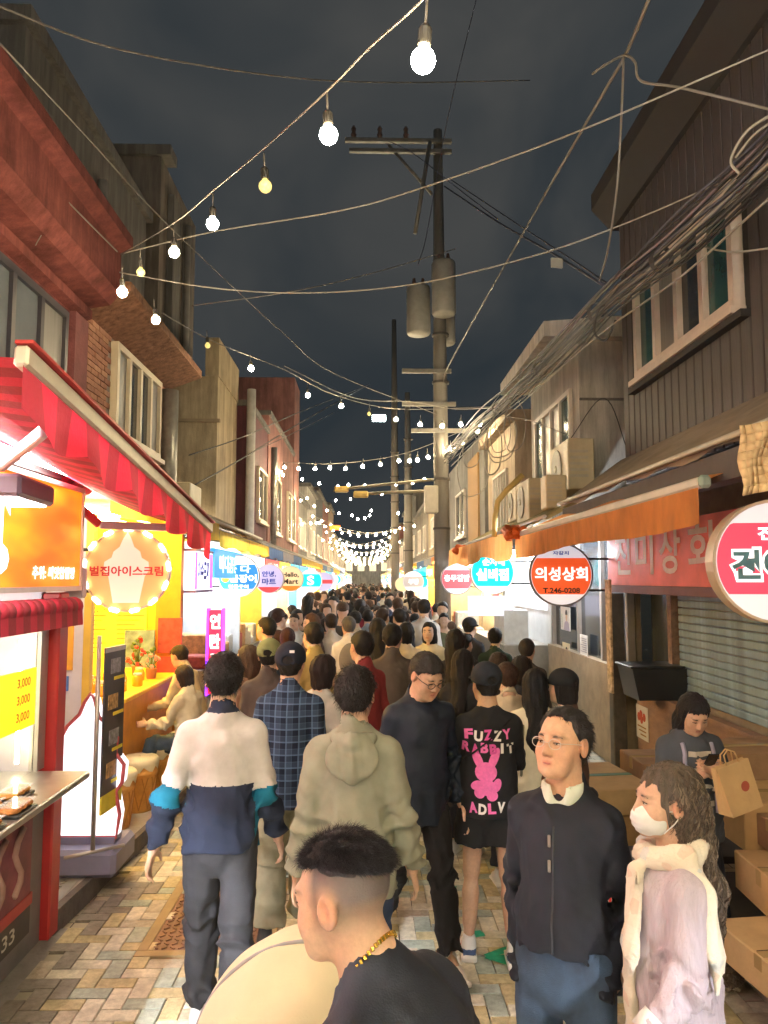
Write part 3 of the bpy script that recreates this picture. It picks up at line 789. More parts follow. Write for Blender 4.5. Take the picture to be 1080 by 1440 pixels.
# ================================================================== the street
def pieces(parent, name, items, mats, shared={}, limit=300, bev=.0, stuff_name=None, camk=True):
    """many alike boxes: the nearest as objects of their own, the rest joined. items: (centre, dims, rz, material index)"""
    if len(items) > limit: items = sorted(items, key=lambda t: (t[0][0]**2 + t[0][1]**2 + (t[0][2]-CAMH)**2)/(max(t[1])**2))
    cache = {}
    for c, d, rz, mi in items[:limit]:
        k = (tuple(round(x, 4) for x in d), mi)
        if k not in cache:
            me = MB().box((0, 0, 0), d, bev=bev).mesh(name); me.materials.append(mats[mi]); cache[k] = me
        o = bpy.data.objects.new(name, cache[k]); COL.objects.link(o); o.location = c; o.rotation_euler = (0, 0, rz); o.parent = parent
    if len(items) > limit:
        mb = MB()
        for c, d, rz, mi in items[limit:]: mb.cur = mi; mb.box(c, d, rz)
        o = mb.build(stuff_name or name + 's_beyond', mats, parent); o['kind'] = 'stuff'

# ---- ground
def ground_mat():
    m = M('paving_far', (.2, .18, .15), .8, var=.2, vscale=.8, bump=.3, bscale=60); n = m.node_tree.nodes; l = m.node_tree.links
    tc = n.new('ShaderNodeTexCoord'); br = n.new('ShaderNodeTexBrick'); l.new(tc.outputs['Object'], br.inputs['Vector'])
    br.inputs['Scale'].default_value = 1; br.inputs['Brick Width'].default_value = .2; br.inputs['Row Height'].default_value = .1; br.inputs['Mortar Size'].default_value = .004
    br.inputs['Color1'].default_value = (.45, .38, .27, 1); br.inputs['Color2'].default_value = (.28, .29, .24, 1); br.inputs['Mortar'].default_value = (.07, .06, .055, 1)
    l.new(br.outputs[0], n['Principled BSDF'].inputs['Base Color']); return m
g = MB(); g.quad((-40, -20, -.014), (40, -20, -.014), (40, 260, -.014), (-40, 260, -.014)); GROUND = struct('ground', g.mesh('ground'), ground_mat())
PV = [M('paver_cream', wpos=True, dirt=.30, col=(.72, .67, .54), rough=.75, var=.16, vscale=30, bump=.35, bscale=140), M('paver_ochre', wpos=True, dirt=.30, col=(.58, .49, .28), rough=.75, var=.18, vscale=30, bump=.35, bscale=140),
      M('paver_grey_green', wpos=True, dirt=.30, col=(.42, .47, .40), rough=.75, var=.18, vscale=30, bump=.35, bscale=140), M('paver_tan', wpos=True, dirt=.30, col=(.52, .46, .35), rough=.75, var=.18, vscale=30, bump=.35, bscale=140)]
DR = M('paver_dirty_grey', (.26, .235, .20), .8, var=.25, vscale=20, bump=.4, bscale=120)
items = []
L_, W_ = .2, .1
hole = (PZ(185, 1308)[0], PZ(330, 1200)[1])
cover = (-1.28, -.55, 4.55, 5.62)
for i in range(-80, 260):
    for j in range(-70, 70):
        # 90 degree herringbone on a W grid
        k = (i - j) % 4
        x, y = j*W_, i*W_
        if k == 0: c = (x + W_, y + W_/2); rz = 0.0
        elif k == 1: c = (x + W_/2, y + W_); rz = R(90)
        else: continue
        # (horizontal pieces start where i-j = 0 mod 4, vertical where i-j = 1 mod 4)
        if not (-1.80 < c[0] < 2.5 and 2.6 < c[1] < 15.5): continue
        if cover[0] - .02 < c[0] < cover[1] + .02 and cover[2] - .02 < c[1] < cover[3] + .02: continue
        h_ = (i*73 + j*151) % 11; edge = c[0] < -1.52 - .1*math.sin(c[1]*3)
        mi = 4 if (edge and h_ % 3) else (0, 1, 2, 3, 0, 2, 1, 0, 2, 1, 0)[h_]
        items.append(((c[0] + random.uniform(-.001, .001), c[1] + random.uniform(-.001, .001), -.025 + random.uniform(-.0016, .0016)), (L_ - .006, W_ - .006, .05), rz + random.uniform(-.006, .006), mi))
pieces(GROUND, 'paving_stone', items, PV + [DR], bev=.004, stuff_name='paving_stones_beyond')
# service cover with a studded plate
cv = wthing('access_cover', 'ribbed brown rectangular access cover with rounded frame set in the paving', 'manhole cover', (cover[0], cover[2], 0))
x0, x1, y0, y1 = cover; cm = M('cover_brown', (.22, .125, .085), .6, var=.25, vscale=12, bump=.3, metal=.2); cf = M('cover_frame', (.33, .24, .12), .6, var=.2)
m = MB(); m.bb(x0, x1, y0, y1, -.03, -.004, bev=.004); m.build('plate', cm, cv)
m = MB(); t_ = .045
for a in ((x0-.02, x1+.02, y0-.02, y0+t_), (x0-.02, x1+.02, y1-t_, y1+.02), (x0-.02, x0+t_, y0+t_, y1-t_), (x1-t_, x1+.02, y0+t_, y1-t_)): m.bb(*a, -.03, .003, bev=.003)
m.build('frame', cf, cv); m = MB()
for a in range(13):
    for b in range(19):
        xx = x0 + .08 + a*.048; yy = y0 + .08 + b*.050
        if xx < x1 - .07 and yy < y1 - .07: m.box((xx, yy, -.002), (.034, .011, .010), rz=R(45 if (a + b) % 2 else -45))
o = m.build('tread', cm, cv); o['kind'] = 'stuff'
# green arrow paint
gp = M('paint_green', (.02, .32, .19), .7, var=.3, vscale=14, bump=.2); ar = wthing('painted_arrow', 'green painted arrow on the paving pointing towards the crowd', 'road marking', (.8, 3.8, 0))
def stripe(a, b, w, z=.0045):
    a = np.array(a[:2]); b = np.array(b[:2]); d = (b - a)/np.linalg.norm(b - a); n_ = np.array([-d[1], d[0]])*w/2
    mm = MB(); N = 14; vs = []; 
    for k in range(N + 1):
        p = a + (b - a)*k/N; jt = random.uniform(.85, 1.1); vs += [(*(p - n_*jt), z), (*(p + n_*jt), z)]
    mm.add(vs, [(2*k, 2*k+2, 2*k+3, 2*k+1) for k in range(N)]); return mm
tip = PZ(684, 1346); stripe(tip, PZ(900, 1358), .06).build('shaft', gp, ar); stripe(tip, PZ(738, 1327), .055, .0050).build('arrowhead_stroke', gp, ar); stripe(tip, PZ(752, 1366), .055, .0055).build('arrowhead_stroke', gp, ar)
for (a, b) in (((622, 1246), (640, 1250)), ((668, 1310), (676, 1318))): stripe(PZ(*a), PZ(*b), .07, .004).build('worn_dash', gp, ar)

# ---- raised shop platform on the left, concrete channel beside it
CONC = M('concrete', (.27, .255, .24), .85, var=.22, vscale=5, bump=.4, bscale=50); KERB = M('kerb_dark', (.12, .105, .10), .8, var=.3, vscale=9, bump=.4)
m = MB(); m.prism([(-1.88, 4.78), (-1.60, 8.7), (-4.6, 8.7), (-4.6, 4.78)], 0, .115, Matrix(((1,0,0,0),(0,0,1,0),(0,1,0,0),(0,0,0,1))))
m = MB()
pl = [(-1.90, 4.80), (-1.62, 8.8), (-4.6, 8.8), (-4.6, 4.80)]
m.add([(x, y, -.02) for x, y in pl] + [(x, y, .115) for x, y in pl], [(3,2,1,0), (4,5,6,7)] + [(i, (i+1) % 4, (i+1) % 4 + 4, i + 4) for i in range(4)])
struct('raised_platform', m.mesh(), M('platform_tile', (.36, .33, .30), .6, var=.18, vscale=4, bump=.25, bscale=30))
m = MB(); m.box((-1.735, 6.8, .05), (.05, 4.0, .15), rz=math.atan2(-.28, 4.0)); struct('platform_kerb', m.mesh(), KERB)
m = MB(); m.quad((-2.3, 1.5, -.004), (-1.66, 1.5, -.004), (-1.80, 4.9, -.004), (-2.3, 4.9, -.004)); m.add([(-2.3, 1.5, .005), (-1.78, 1.5, .005), (-1.86, 4.9, .005), (-2.3, 4.9, .005)], [(0,1,2,3)]); struct('drain_channel', m.mesh(), CONC)
m = MB()
for a in range(16):
    for b in range(16):
        xx = -2.75 + a*.055; yy = 4.86 + b*.045
        if xx < -1.93: m.box((xx, yy, .122), (.034, .010, .006), rz=R(45 if (a + b) % 2 else -45))
tp = MB(); tp.bb(-2.8, -1.90, 4.82, 5.62, .10, .119); TPm = M('tread_plate', (.42, .42, .38), .45, metal=.35, var=.15); tpo = struct('tread_plate_floor', tp.mesh(), TPm); o = m.build('tread', TPm, tpo); o['kind'] = 'stuff'

# ================================================================== buildings
def wall_box(name, parent, x0, x1, y0, y1, z0, z1, mat):
    mb = MB(); mb.bb(x0, x1, y0, y1, z0, z1); return mb.build(name, mat, parent)
def sliding_window(parent, X, out, ya, yb, za, zb, panes, fmat, gmats, deep=.06, ft=.07):
    """window in a wall in the plane x = X facing `out` (+1 or -1 along x)"""
    w = MB(); w.bb(X - .02*out, X + deep*out, ya, yb, za, za + ft); w.bb(X - .02*out, X + deep*out, ya, yb, zb - ft, zb)
    for q in np.linspace(ya + ft/2, yb - ft/2, panes + 1): w.bb(X - .018*out, X + (deep - .002)*out, q - ft/2, q + ft/2, za + ft, zb - ft)
    win = w.build('window', fmat, parent)
    qs = np.linspace(ya + ft/2, yb - ft/2, panes + 1)
    for k in range(panes):
        p = MB(); p.bb(X + .012*out, X + .022*out, qs[k] + ft/2, qs[k+1] - ft/2, za + ft, zb - ft); p.build('pane', gmats[k % len(gmats)], win)
    s_ = MB(); s_.bb(X, X + (deep + .05)*out, ya - .05, yb + .05, za - .06, za - .001); s_.build('sill', fmat, win)
    return win
def y_window(parent, Y, xa, xb, za, zb, panes, fmat, gmats, ft=.06):
    """window in a wall facing the camera"""
    w = MB(); w.bb(xa, xb, Y - .05, Y + .02, za, za + ft); w.bb(xa, xb, Y - .05, Y + .02, zb - ft, zb); qs = np.linspace(xa + ft/2, xb - ft/2, panes + 1)
    for q in qs: w.bb(q - ft/2, q + ft/2, Y - .048, Y + .018, za + ft, zb - ft)
    win = w.build('window', fmat, parent)
    for k in range(panes):
        p = MB(); p.bb(qs[k] + ft/2, qs[k+1] - ft/2, Y - .022, Y - .012, za + ft, zb - ft); p.build('pane', gmats[k % len(gmats)], win)
    return win
GL_D = M('glass_dark', (.035, .042, .05), .12, var=.2, vscale=2, spec=.6); GL_T = M('glass_teal', (.02, .075, .075), .12, var=.2, vscale=2, spec=.6); GL_G = M('glass_grey_curtain', (.17, .165, .16), .35, var=.25, vscale=3, stretch=(1, 6, .3)); GL_B = M('glass_dusk', (.10, .115, .135), .2, var=.2, vscale=2)
FR_B = M('frame_beige', (.62, .53, .38), .5, var=.08); FR_W = M('frame_white', (.66, .60, .55), .5, var=.08); FR_D = M('frame_dark', (.035, .032, .04), .4, var=.1)
REDST = M('stucco_red_brown', (.155, .048, .042), dirt=.35, rough= .95, var=.32, vscale=4, bump=.35, bscale=60, spec=.12); BRK = [M('brick_a', (.36, .17, .10), .85, var=.2, vscale=15, bump=.4), M('brick_b', (.30, .13, .08), .85, var=.2, vscale=15, bump=.4), M('brick_c', (.42, .22, .13), .85, var=.2, vscale=15, bump=.4)]
MORT = M('mortar', (.25, .20, .16), .9, var=.15)
# left: red-brown rendered house with the deep cornice
b1 = wthing('rendered_house', 'red-brown rendered house with a deep cornice over a dark framed upstairs window band', 'house', (-3.2, 5, 0))
wall_box('wall', b1, -6.5, -3.0, 0.5, 7.95, 2.87, 5.2, REDST)
m = MB(); m.prism([(-3.02, 4.95), (-2.72, 5.0), (-2.62, 5.12), (-2.62, 5.55), (-2.50, 5.62), (-2.50, 5.74), (-3.4, 5.74)], .5, 8.0); m.build('cornice', REDST, b1)
m = MB(); m.prism([(-3.01, 4.80), (-2.90, 4.84), (-2.90, 4.93), (-3.01, 4.93)], .5, 7.98); m.build('cornice_moulding', REDST, b1)
m = MB(); m.bb(-3.06, -2.93, 7.62, 7.97, 2.9, 4.8); m.build('pilaster', M('stucco_maroon', (.16, .05, .05), .85, var=.2, bump=.3), b1)
sliding_window(b1, -2.99, 1, 1.2, 7.45, 3.25, 4.72, 11, FR_D, [GL_B, GL_G, GL_B])
# left: brick house with sliding window and deep eave
b2 = wthing('brick_house', 'brown brick house with a beige framed sliding window under a rough brick eave', 'house', (-3.2, 9.5, 0))
wall_box('wall', b2, -6.5, -3.03, 8.0, 11.45, 2.87, 5.0, MORT)
WY0, WY1, WZ0, WZ1 = 8.98, 10.95, 3.80, 5.02 - .10
items = []; r_ = 0; z = 2.95
while z < 5.0:
    y = 8.0 + (.11 if r_ % 2 else 0)
    while y < 11.4:
        c = (-3.03, y + .1, z + .0285)
        if not (WY0 - .12 < y + .1 < WY1 + .12 and WZ0 - .1 < z < WZ1 + .06): items.append((c, (.03 + .006*(hash((r_, int(y*50))) % 3), .2, .057), 0, random.choice((0, 0, 1, 2))))
        y += .21
    z += .067; r_ += 1
pieces(b2, 'brick', items, BRK, stuff_name='bricks_beyond')
m = MB(); m.prism([(-3.02, 4.95), (-2.54, 5.13), (-2.50, 5.15), (-2.50, 5.25), (-3.4, 5.34)], 7.98, 11.5); m.build('eave', M('eave_rough', (.22, .115, .07), .95, var=.45, vscale=14, bump=.35, bscale=60, spec=.15), b2)
sliding_window(b2, -3.01, 1, WY0, WY1, WZ0, WZ1, 4, FR_B, [GL_G, GL_D, GL_D, GL_G], deep=.07, ft=.08)
m = MB(); m.tube([(-2.92, 11.3, 4.9), (-2.92, 11.3, 3.5), (-2.8, 11.25, 3.1), (-2.5, 11.2, 2.9)], .13, 12); m.build('flue_pipe', M('galvanised', (.34, .33, .30), .4, metal=.7, var=.25), b2)
# dark grey blocks standing behind
b3 = wthing('grey_block', 'tall dark grey concrete block with a rooftop railing behind the red-brown house', 'building', (-5, 12, 0))
GREY = M('concrete_grey', (.17, .16, .15), dirt=.35, rough= .9, var=.22, vscale=1.2, bump=.3, stretch=(1, 1, .35)); BROWNC = M('concrete_brown', (.20, .17, .145), dirt=.35, rough= .9, var=.25, vscale=1.2, bump=.3, stretch=(1, 1, .35))
wall_box('wall', b3, -9, -4.2, 9.0, 14.2, 0, 8.9, GREY); m = MB(); m.bb(-9, -4.1, 8.9, 14.3, 8.9, 9.1); m.build('parapet', GREY, b3)
RAIL = M('rail_dark', (.03, .03, .032), .5, var=.1); 
m = MB()
for zz in (9.2, 9.45, 9.7): m.tube([(-9, 9.1, zz), (-6.0, 9.1, zz)], .025, 5); m.tube([(-6.0, 9.1, zz), (-6.0, 12, zz)], .025, 5)
for q in np.linspace(-9, -6.0, 10): m.tube([(q, 9.1, 9.1), (q, 9.1, 9.72)], .02, 5)
for q in np.linspace(9.1, 12, 8): m.tube([(-6.0, q, 9.1), (-6.0, q, 9.72)], .02, 5)
o = m.build('railing', RAIL, b3); m = MB(); m.tube([(-4.12, 11.6, 8.3), (-4.12, 11.6, 5.2)], .07, 8); m.build('downpipe', M('pipe_pale', (.38, .35, .31), .6), b3)
b4 = wthing('brown_block', 'tall brown concrete block with pipes behind the brick house', 'building', (-5, 16, 0))
wall_box('wall', b4, -9, -4.0, 14.4, 17.4, 0, 10.3, BROWNC); wall_box('pier', b4, -3.99, -3.86, 14.9, 15.5, 0, 9.8, GREY); wall_box('pier', b4, -3.99, -3.86, 16.2, 16.6, 0, 9.8, GREY)
m = MB(); m.bb(-9, -3.8, 14.3, 14.8, 10.3, 10.5); m.build('roof_slab', GREY, b4)
m = MB(); m.tube([(-3.8, 15.9, 9.6), (-3.8, 15.9, 3)], .06, 8); m.build('downpipe', MATS['pipe_pale'], b4)
# beige house, maroon house, red house
CREAM = M('render_beige', (.45, .36, .23), dirt=.35, rough= .85, var=.15, vscale=2.5, bump=.25); MAROON = M('render_maroon', (.13, .035, .045), dirt=.35, rough= .75, var=.2, vscale=3, bump=.2); PINKR = M('render_brick_red', (.30, .13, .11), dirt=.35, rough= .85, var=.22, vscale=2, bump=.3)
b5 = wthing('beige_house', 'plain beige rendered house with a stepped parapet', 'house', (-3.5, 15, 0))
wall_box('wall', b5, -6, -2.86, 14.6, 16.8, 2.87, 6.0, CREAM); wall_box('parapet', b5, -3.10, -2.84, 14.55, 16.85, 6.0, 6.75, CREAM)
m = MB(); m.bb(-6, -2.80, 14.53, 14.60, 5.1, 5.16); m.build('string_course', M('render_dark_beige', (.3, .23, .15), .9), b5)  # band in a darker beige than the wall
b6 = wthing('maroon_house', 'dark maroon clad house with white downpipes', 'house', (-3.2, 18, 0))
wall_box('wall', b6, -6, -2.62, 16.9, 20.2, 2.87, 5.95, MAROON); m = MB(); m.bb(-6, -2.56, 16.85, 20.25, 5.95, 6.08); m.build('coping', GREY, b6)
for xx in (-3.05, -2.55):
    m = MB(); m.tube([(xx, 16.82, 5.2 if xx < -3 else 6.3), (xx, 16.82, 2.7)], .06 if xx < -3 else .10, 8); m.build('downpipe', M('pipe_white', (.6, .58, .55), .5), b6)
sliding_window(b6, -2.60, 1, 18.2, 19.8, 3.5, 4.8, 2, FR_B, [GL_D])
b7 = wthing('red_house', 'tall brick-red rendered house with a beige window bay', 'house', (-3.2, 24, 0))
wall_box('wall', b7, -7, -2.62, 20.4, 27.4, 2.87, 6.5, PINKR); wall_box('tower_wall', b7, -7, -2.60, 27.41, 29.5, 2.87, 9.4, PINKR); sliding_window(b7, -2.60, 1, 21.2, 23.0, 3.4, 5.0, 2, FR_B, [GL_D]); sliding_window(b7, -2.60, 1, 25.2, 27.6, 3.4, 5.0, 3, FR_B, [GL_D, GL_G])
m = MB(); m.tube([(-2.45, 20.3, 5.6), (-2.45, 20.3, 2.8)], .08, 8); m.build('flue_pipe', MATS['galvanised'], b7)
m = MB(); m.bb(-7, -2.55, 20.35, 27.4, 6.5, 6.62); m.build('coping', GREY, b7)
# right: dark clad house
b8 = wthing('dark_clad_house', 'dark brown house clad in vertical boards with a cream framed four pane window', 'house', (3.2, 5, 0))
CLAD = M('cladding_dark', (.058, .047, .048), .6, var=.18, vscale=5, bump=.2, metal=.1, stretch=(1, 1, .2)); CLADB = M('cladding_joint', (.016, .013, .014), .8, var=.1)
wall_box('wall', b8, 3.05, 8, -2, 8.75, 3.2, 6.4, CLADB); m = MB(); m.prism([(2.95, 6.3), (2.72, 6.55), (2.72, 6.75), (8, 7.6), (8, 6.3)], -2, 8.9); m.build('roof', CLADB, b8)
items = []; y = -1.9
while y < 8.6:
    for (za, zb) in ((3.2, 4.16), (5.42, 6.38)) if 5.85 < y + .1 < 8.35 else ((3.2, 6.38),): items.append(((3.03, y + .085, (za + zb)/2), (.05, .155, zb - za), 0, 0))
    y += .175
pieces(b8, 'board', items, [CLAD], bev=.006)
sliding_window(b8, 3.03, -1, 5.95, 8.25, 4.28, 5.36, 4, M('frame_pinkish', (.60, .50, .44), .5, var=.1), [GL_T, GL_D, GL_G, GL_T], deep=.08, ft=.085)
m = MB(); m.bb(2.93, 3.05, 5.8, 8.4, 4.16, 4.22); m.build('flashing', CLADB, b8)
# right: grey-beige house
b9 = wthing('grey_beige_house', 'grey-beige rendered house with overhanging flat roof and tall white window', 'house', (3.2, 11, 0))
GB = M('render_grey_beige', (.54, .51, .47), dirt=.35, rough= .85, var=.14, vscale=2.5, bump=.2)
wall_box('wall', b9, 2.86, 7, 10.1, 13.1, 2.87, 5.35, GB); m = MB(); m.prism([(2.35, 5.32), (2.35, 5.52), (7, 5.9), (7, 5.32)], 9.9, 13.2); m.build('roof', GB, b9)
sliding_window(b9, 2.87, -1, 10.45, 12.7, 3.35, 4.75, 4, FR_W, [GL_T, GL_G, GL_G, GL_T], ft=.07)
m = MB(); m.bb(2.86, 7, 10.07, 10.10, 4.5, 4.53); m.build('string_course', GREY, b9)
b10 = wthing('sand_house', 'sand coloured house with a flat coping and barred window', 'house', (3.2, 16, 0))
SAND = M('render_sand', (.46, .36, .26), dirt=.35, rough= .85, var=.15, vscale=2.5, bump=.2)
wall_box('wall', b10, 2.80, 7, 14.3, 17.5, 2.87, 5.1, SAND); wall_box('wall', b10, 3.2, 7, 13.2, 14.28, 2.87, 4.6, GB); m = MB(); m.bb(2.6, 7, 14.2, 17.6, 5.1, 5.3); m.build('coping', SAND, b10)
w_ = sliding_window(b10, 2.81, -1, 15.0, 16.6, 3.1, 4.3, 5, FR_W, [GL_G], ft=.05)
b11 = wthing('grey_clad_house', 'grey house with a timber board panel', 'house', (3.2, 22, 0)); wall_box('wall', b11, 2.75, 7, 17.7, 26, 2.87, 5.6, M('render_mid_grey', (.22, .21, .20), dirt=.35, rough= .85, var=.2, vscale=2)); 
TIM = M('timber_panel', (.42, .24, .09), .7, var=.25, vscale=10, stretch=(1, 1, .1))
pieces(b11, 'board', [((2.73, 18.6 + k*.2, 4.0), (.05, .17, 2.4), 0, 0) for k in range(9)], [TIM], bev=.006); sliding_window(b11, 2.74, -1, 21, 23, 3.3, 4.6, 2, FR_W, [GL_D])
# houses further down both sides
ORD = 'first second third fourth fifth sixth seventh eighth ninth tenth eleventh twelfth thirteenth fourteenth fifteenth sixteenth seventeenth eighteenth nineteenth twentieth twenty-first twenty-second twenty-third twenty-fourth twenty-fifth twenty-sixth twenty-seventh twenty-eighth twenty-ninth thirtieth thirty-first thirty-second'.split()
cols = [GREY, CREAM, PINKR, GB, BROWNC, SAND, M('render_slate', (.12, .12, .13), dirt=.35, rough= .85, var=.2)]; cn = ['grey', 'beige', 'brick-red', 'grey-beige', 'brown', 'sand', 'slate']
for side in (-1, 1):
    y = 29.7 if side < 0 else 26.2; k = 0
    while y < 150:
        dp = random.uniform(6, 9); h = random.uniform(4.8, 7.6); ci = (k*3 + (1 if side > 0 else 0)) % 7
        bb_ = wthing('house', '%s %s house, %s beyond the %s' % (('lower', 'taller')[h > 6.2], cn[ci], ORD[k], ('tall brick-red house', 'timber panelled grey house')[side > 0]), 'house', (side*3, y, 0), 'houses far down the street')
        X = side*2.75; wall_box('wall', bb_, *sorted((X, side*7)), y, y + dp - .1, 2.87, h, cols[ci]); m = MB(); m.bb(*sorted((X - side*.15, side*7)), y, y + dp - .12, h, h + .18); m.build('coping', GREY, bb_)
        for q in (1.0, dp*.55): sliding_window(bb_, X + .01*-side, -side, y + q, y + q + 1.4, 3.4, 4.6, 2, FR_W, [GL_D, GL_G])
        y += dp; k += 1
# ---- single storey lean-to roofs along both sides
def lean_to(side, y0, y1, xw, xe, zw, ze, mat, label, n=1, cat='roof'):
    t = wthing('lean_to_roof', label, cat, (side*xe, y0, 2.7)); m = MB(); N = max(6, int((y1 - y0)/.25)); ys = np.linspace(y0, y1, N + 1)
    for k in range(N):
        za = .02*math.sin(k*1.7) + .012*math.sin(k*.6); zb = .02*math.sin((k+1)*1.7) + .012*math.sin((k+1)*.6)
        a, b, c, d = (side*xw, ys[k], zw), (side*xw, ys[k+1], zw), (side*xe, ys[k+1], ze + zb), (side*xe, ys[k], ze + za)
        dz = lambda p: (p[0], p[1], p[2] - .05)
        m.add([a, b, c, d, dz(a), dz(b), dz(c), dz(d)], [(0,1,2,3) if side < 0 else (3,2,1,0), (4,7,6,5) if side < 0 else (5,6,7,4), (3,2,6,7), (0,3,7,4), (1,5,6,2)])
    m.build('sheet', mat, t); m = MB(); m.tube([(side*(xe - .03), y0, ze - .01), (side*(xe - .03), y1, ze - .01)], .022, 6); m.build('edge_trim', M('trim_pale', (.5, .46, .40), .5, var=.15), t)
    m = MB(); m.bb(*sorted((side*(xe + .02), side*(xe + .16))), y0, y1, ze - .26, ze - .07); m.build('fascia', M('fascia_dark', (.07, .06, .065), .7, var=.2), t); return t
ROOFM = M('roof_tarp_brown', (.24, .19, .14), .85, var=.35, vscale=2.5, bump=.9, bscale=6, stretch=(1, .35, 1)); ROOFY = M('roof_tarp_olive', (.30, .25, .11), .85, var=.3, vscale=2.5, bump=.8, bscale=7); ROOFG = M('roof_sheet_grey', (.24, .22, .20), .8, var=.3, vscale=2, bump=.6, bscale=8)
lean_to(1, 1.0, 9.0, 3.03, 2.30, 3.52, 3.0, ROOFM, 'weathered brown lean-to roof sheet below the dark clad house')
lean_to(1, 9.05, 17.0, 2.98, 2.15, 3.30, 2.86, ROOFY, 'olive tarpaulin lean-to roof carrying the air conditioners')
lean_to(1, 17.1, 60, 2.95, 2.05, 3.2, 2.78, ROOFG, 'long grey lean-to roof over the far stalls beyond the concrete pole')
lean_to(-1, 8.6, 14.4, 3.02, 1.98, 3.35, 2.86, ROOFM, 'weathered brown lean-to roof below the brick house')
lean_to(-1, 14.5, 60, 2.95, 1.98, 3.25, 2.78, ROOFG, 'long grey lean-to roof over the far stalls below the maroon house')

eb = wthing('end_building', 'pale building closing the far end of the street', 'building', (0, 104, 0)); wall_box('wall', eb, -12, 12, 104, 110, 0, 5.2, GB)
for k in range(8): y_window(eb, 104, -6 + k*1.6, -5 + k*1.6, 3.2, 4.4, 2, FR_W, [E('window_lit_warm', (1, .8, .5), 1.2)])
# ================================================================== shops on the left
STEEL = M('stainless', (.45, .44, .42), .32, metal=.85, var=.12, vscale=8); REDP = M('paint_red', (.42, .03, .03), .4, var=.12); DKP = M('panel_dark', (.05, .047, .05), .5, var=.2)
PALE = M('panel_lavender', (.52, .50, .60), .6, var=.08); YEL = M('panel_yellow', (.72, .44, .03), .6, var=.10); GLASS = M('clear_glass', (.9, .9, .9), .03, var=0, alpha=.12, spec=.5)
RED1 = M('awning_red', (.55, .035, .07), .7, var=.1, bump=.2, bscale=60); RED2 = M('awning_dark_red', (.30, .035, .05), .7, var=.1, bump=.2, bscale=60)
def translucent(m, w=.45):
    n = m.node_tree.nodes; l = m.node_tree.links; b = n['Principled BSDF']; t = n.new('ShaderNodeBsdfTranslucent'); mx = n.new('ShaderNodeMixShader'); mx.inputs[0].default_value = w
    src = b.inputs['Base Color']
    if src.links: l.new(src.links[0].from_socket, t.inputs[0])
    else: t.inputs[0].default_value = src.default_value
    l.new(b.outputs[0], mx.inputs[1]); l.new(t.outputs[0], mx.inputs[2]); l.new(mx.outputs[0], n['Material Output'].inputs[0])
for q in (RED1, RED2): translucent(q, .4)
def tube_lamp(parent, a, b, r, mat, name='tube_lamp'):
    m = MB(); m.tube([a, b], r, 8); return m.build(name, mat, parent)
WARM = E('light_warm', (1, .84, .58), 55); COOL = E('light_cool', (.88, .94, 1), 42); AMBER = E('light_amber', (1, .64, .14), 26)
# --- fried food stall
fs = wthing('food_stall', 'fried food stall with red corner post, glass front and steel counter', 'food stall', (-2, 4, 0))
FX = -1.90
m = MB(); m.bb(FX - .9, FX, 1.5, 4.72, 0.0, .84); m.build('base_cabinet', M('cabinet_grey', (.17, .165, .17), .5, var=.15), fs)
m = MB(); m.bb(FX - .95, FX + .30, 1.5, 4.62, .955, .995, bev=.008); m.build('counter', STEEL, fs)
m = MB(); m.bb(FX + .10, FX + .13, 1.5, 4.60, .86, .955); m.build('counter_apron', STEEL, fs)
m = MB(); m.bb(FX - .055, FX + .055, 4.72, 4.86, 0.0, 2.02, bev=.01); m.build('corner_post', REDP, fs)
m = MB(); m.bb(FX - .05, FX - .0, 4.60, 4.70, .995, 1.86); m.build('glass_frame', M('frame_alu', (.42, .40, .38), .4, metal=.6, var=.1), fs)
m = MB(); m.bb(FX - .03, FX - .022, 1.5, 4.60, .995, 1.80); m.build('glass_front', GLASS, fs)
m = MB(); m.bb(FX - .05, FX + .01, 1.5, 4.70, 1.80, 1.88); m.build('header', MATS['frame_alu'], fs)
m = MB(); m.bb(FX - 1.5, FX - 1.44, 1.2, 4.8, 0, 2.7); m.build('back_wall', M('wall_cream', (.62, .55, .42), .7, var=.1), fs)
m = MB(); m.bb(FX - 1.44, FX - .06, 4.72, 4.78, 0, 2.7); m.build('side_wall', PALE, fs)
m = MB(); m.bb(FX - 1.5, FX + .0, 1.2, 4.8, 2.72, 2.76); m.build('roof', DKP, fs)
tube_lamp(fs, (FX - .5, 1.6, 1.84), (FX - .5, 4.5, 1.84), .018, E('light_stall', (1, .93, .86), 22)); tube_lamp(fs, (FX - .1, 4.56, 1.05), (FX - .1, 4.56, 1.75), .012, E('light_strip', (1, .85, .45), 14), 'strip_lamp')
m = MB(); m.bb(FX + .01, FX + .03, 1.5, 4.50, .36, .84); m.build('banner', M('banner_plum', (.20, .05, .07), .5, var=.4, vscale=6), fs)
bm = MATS['banner_plum']; m = MB(); m.bb(FX + .012, FX + .035, 1.5, 4.52, .30, .36); m.build('banner_edge', REDP, fs); m = MB(); m.bb(FX + .010, FX + .033, 1.5, 4.50, .15, .30); m.build('banner_strip', DKP, fs)
for k in range(9):   # printed food curls on the banner
    m = MB(); yy = 2.6 + k*.21; pts = [(FX + .034, yy + .06*math.sin(q*1.1) + q*.012, .42 + q*.055) for q in range(7)]; m.tube(pts, .022, 5); m.build('printed_curl', M('print_tan', (.42, .26, .22), .6, var=.2), fs)
text('752-2333', w=.62, h=.075, mat=M('print_pale', (.6, .6, .58)), parent=fs, M4=face_frame((FX + .036, 4.0, .225), (1, 0, 0))); text('주문', w=.25, h=.085, mat=M('print_yellow', (.75, .62, .05)), parent=fs, M4=face_frame((FX + .036, 3.45, .225), (1, 0, 0)))
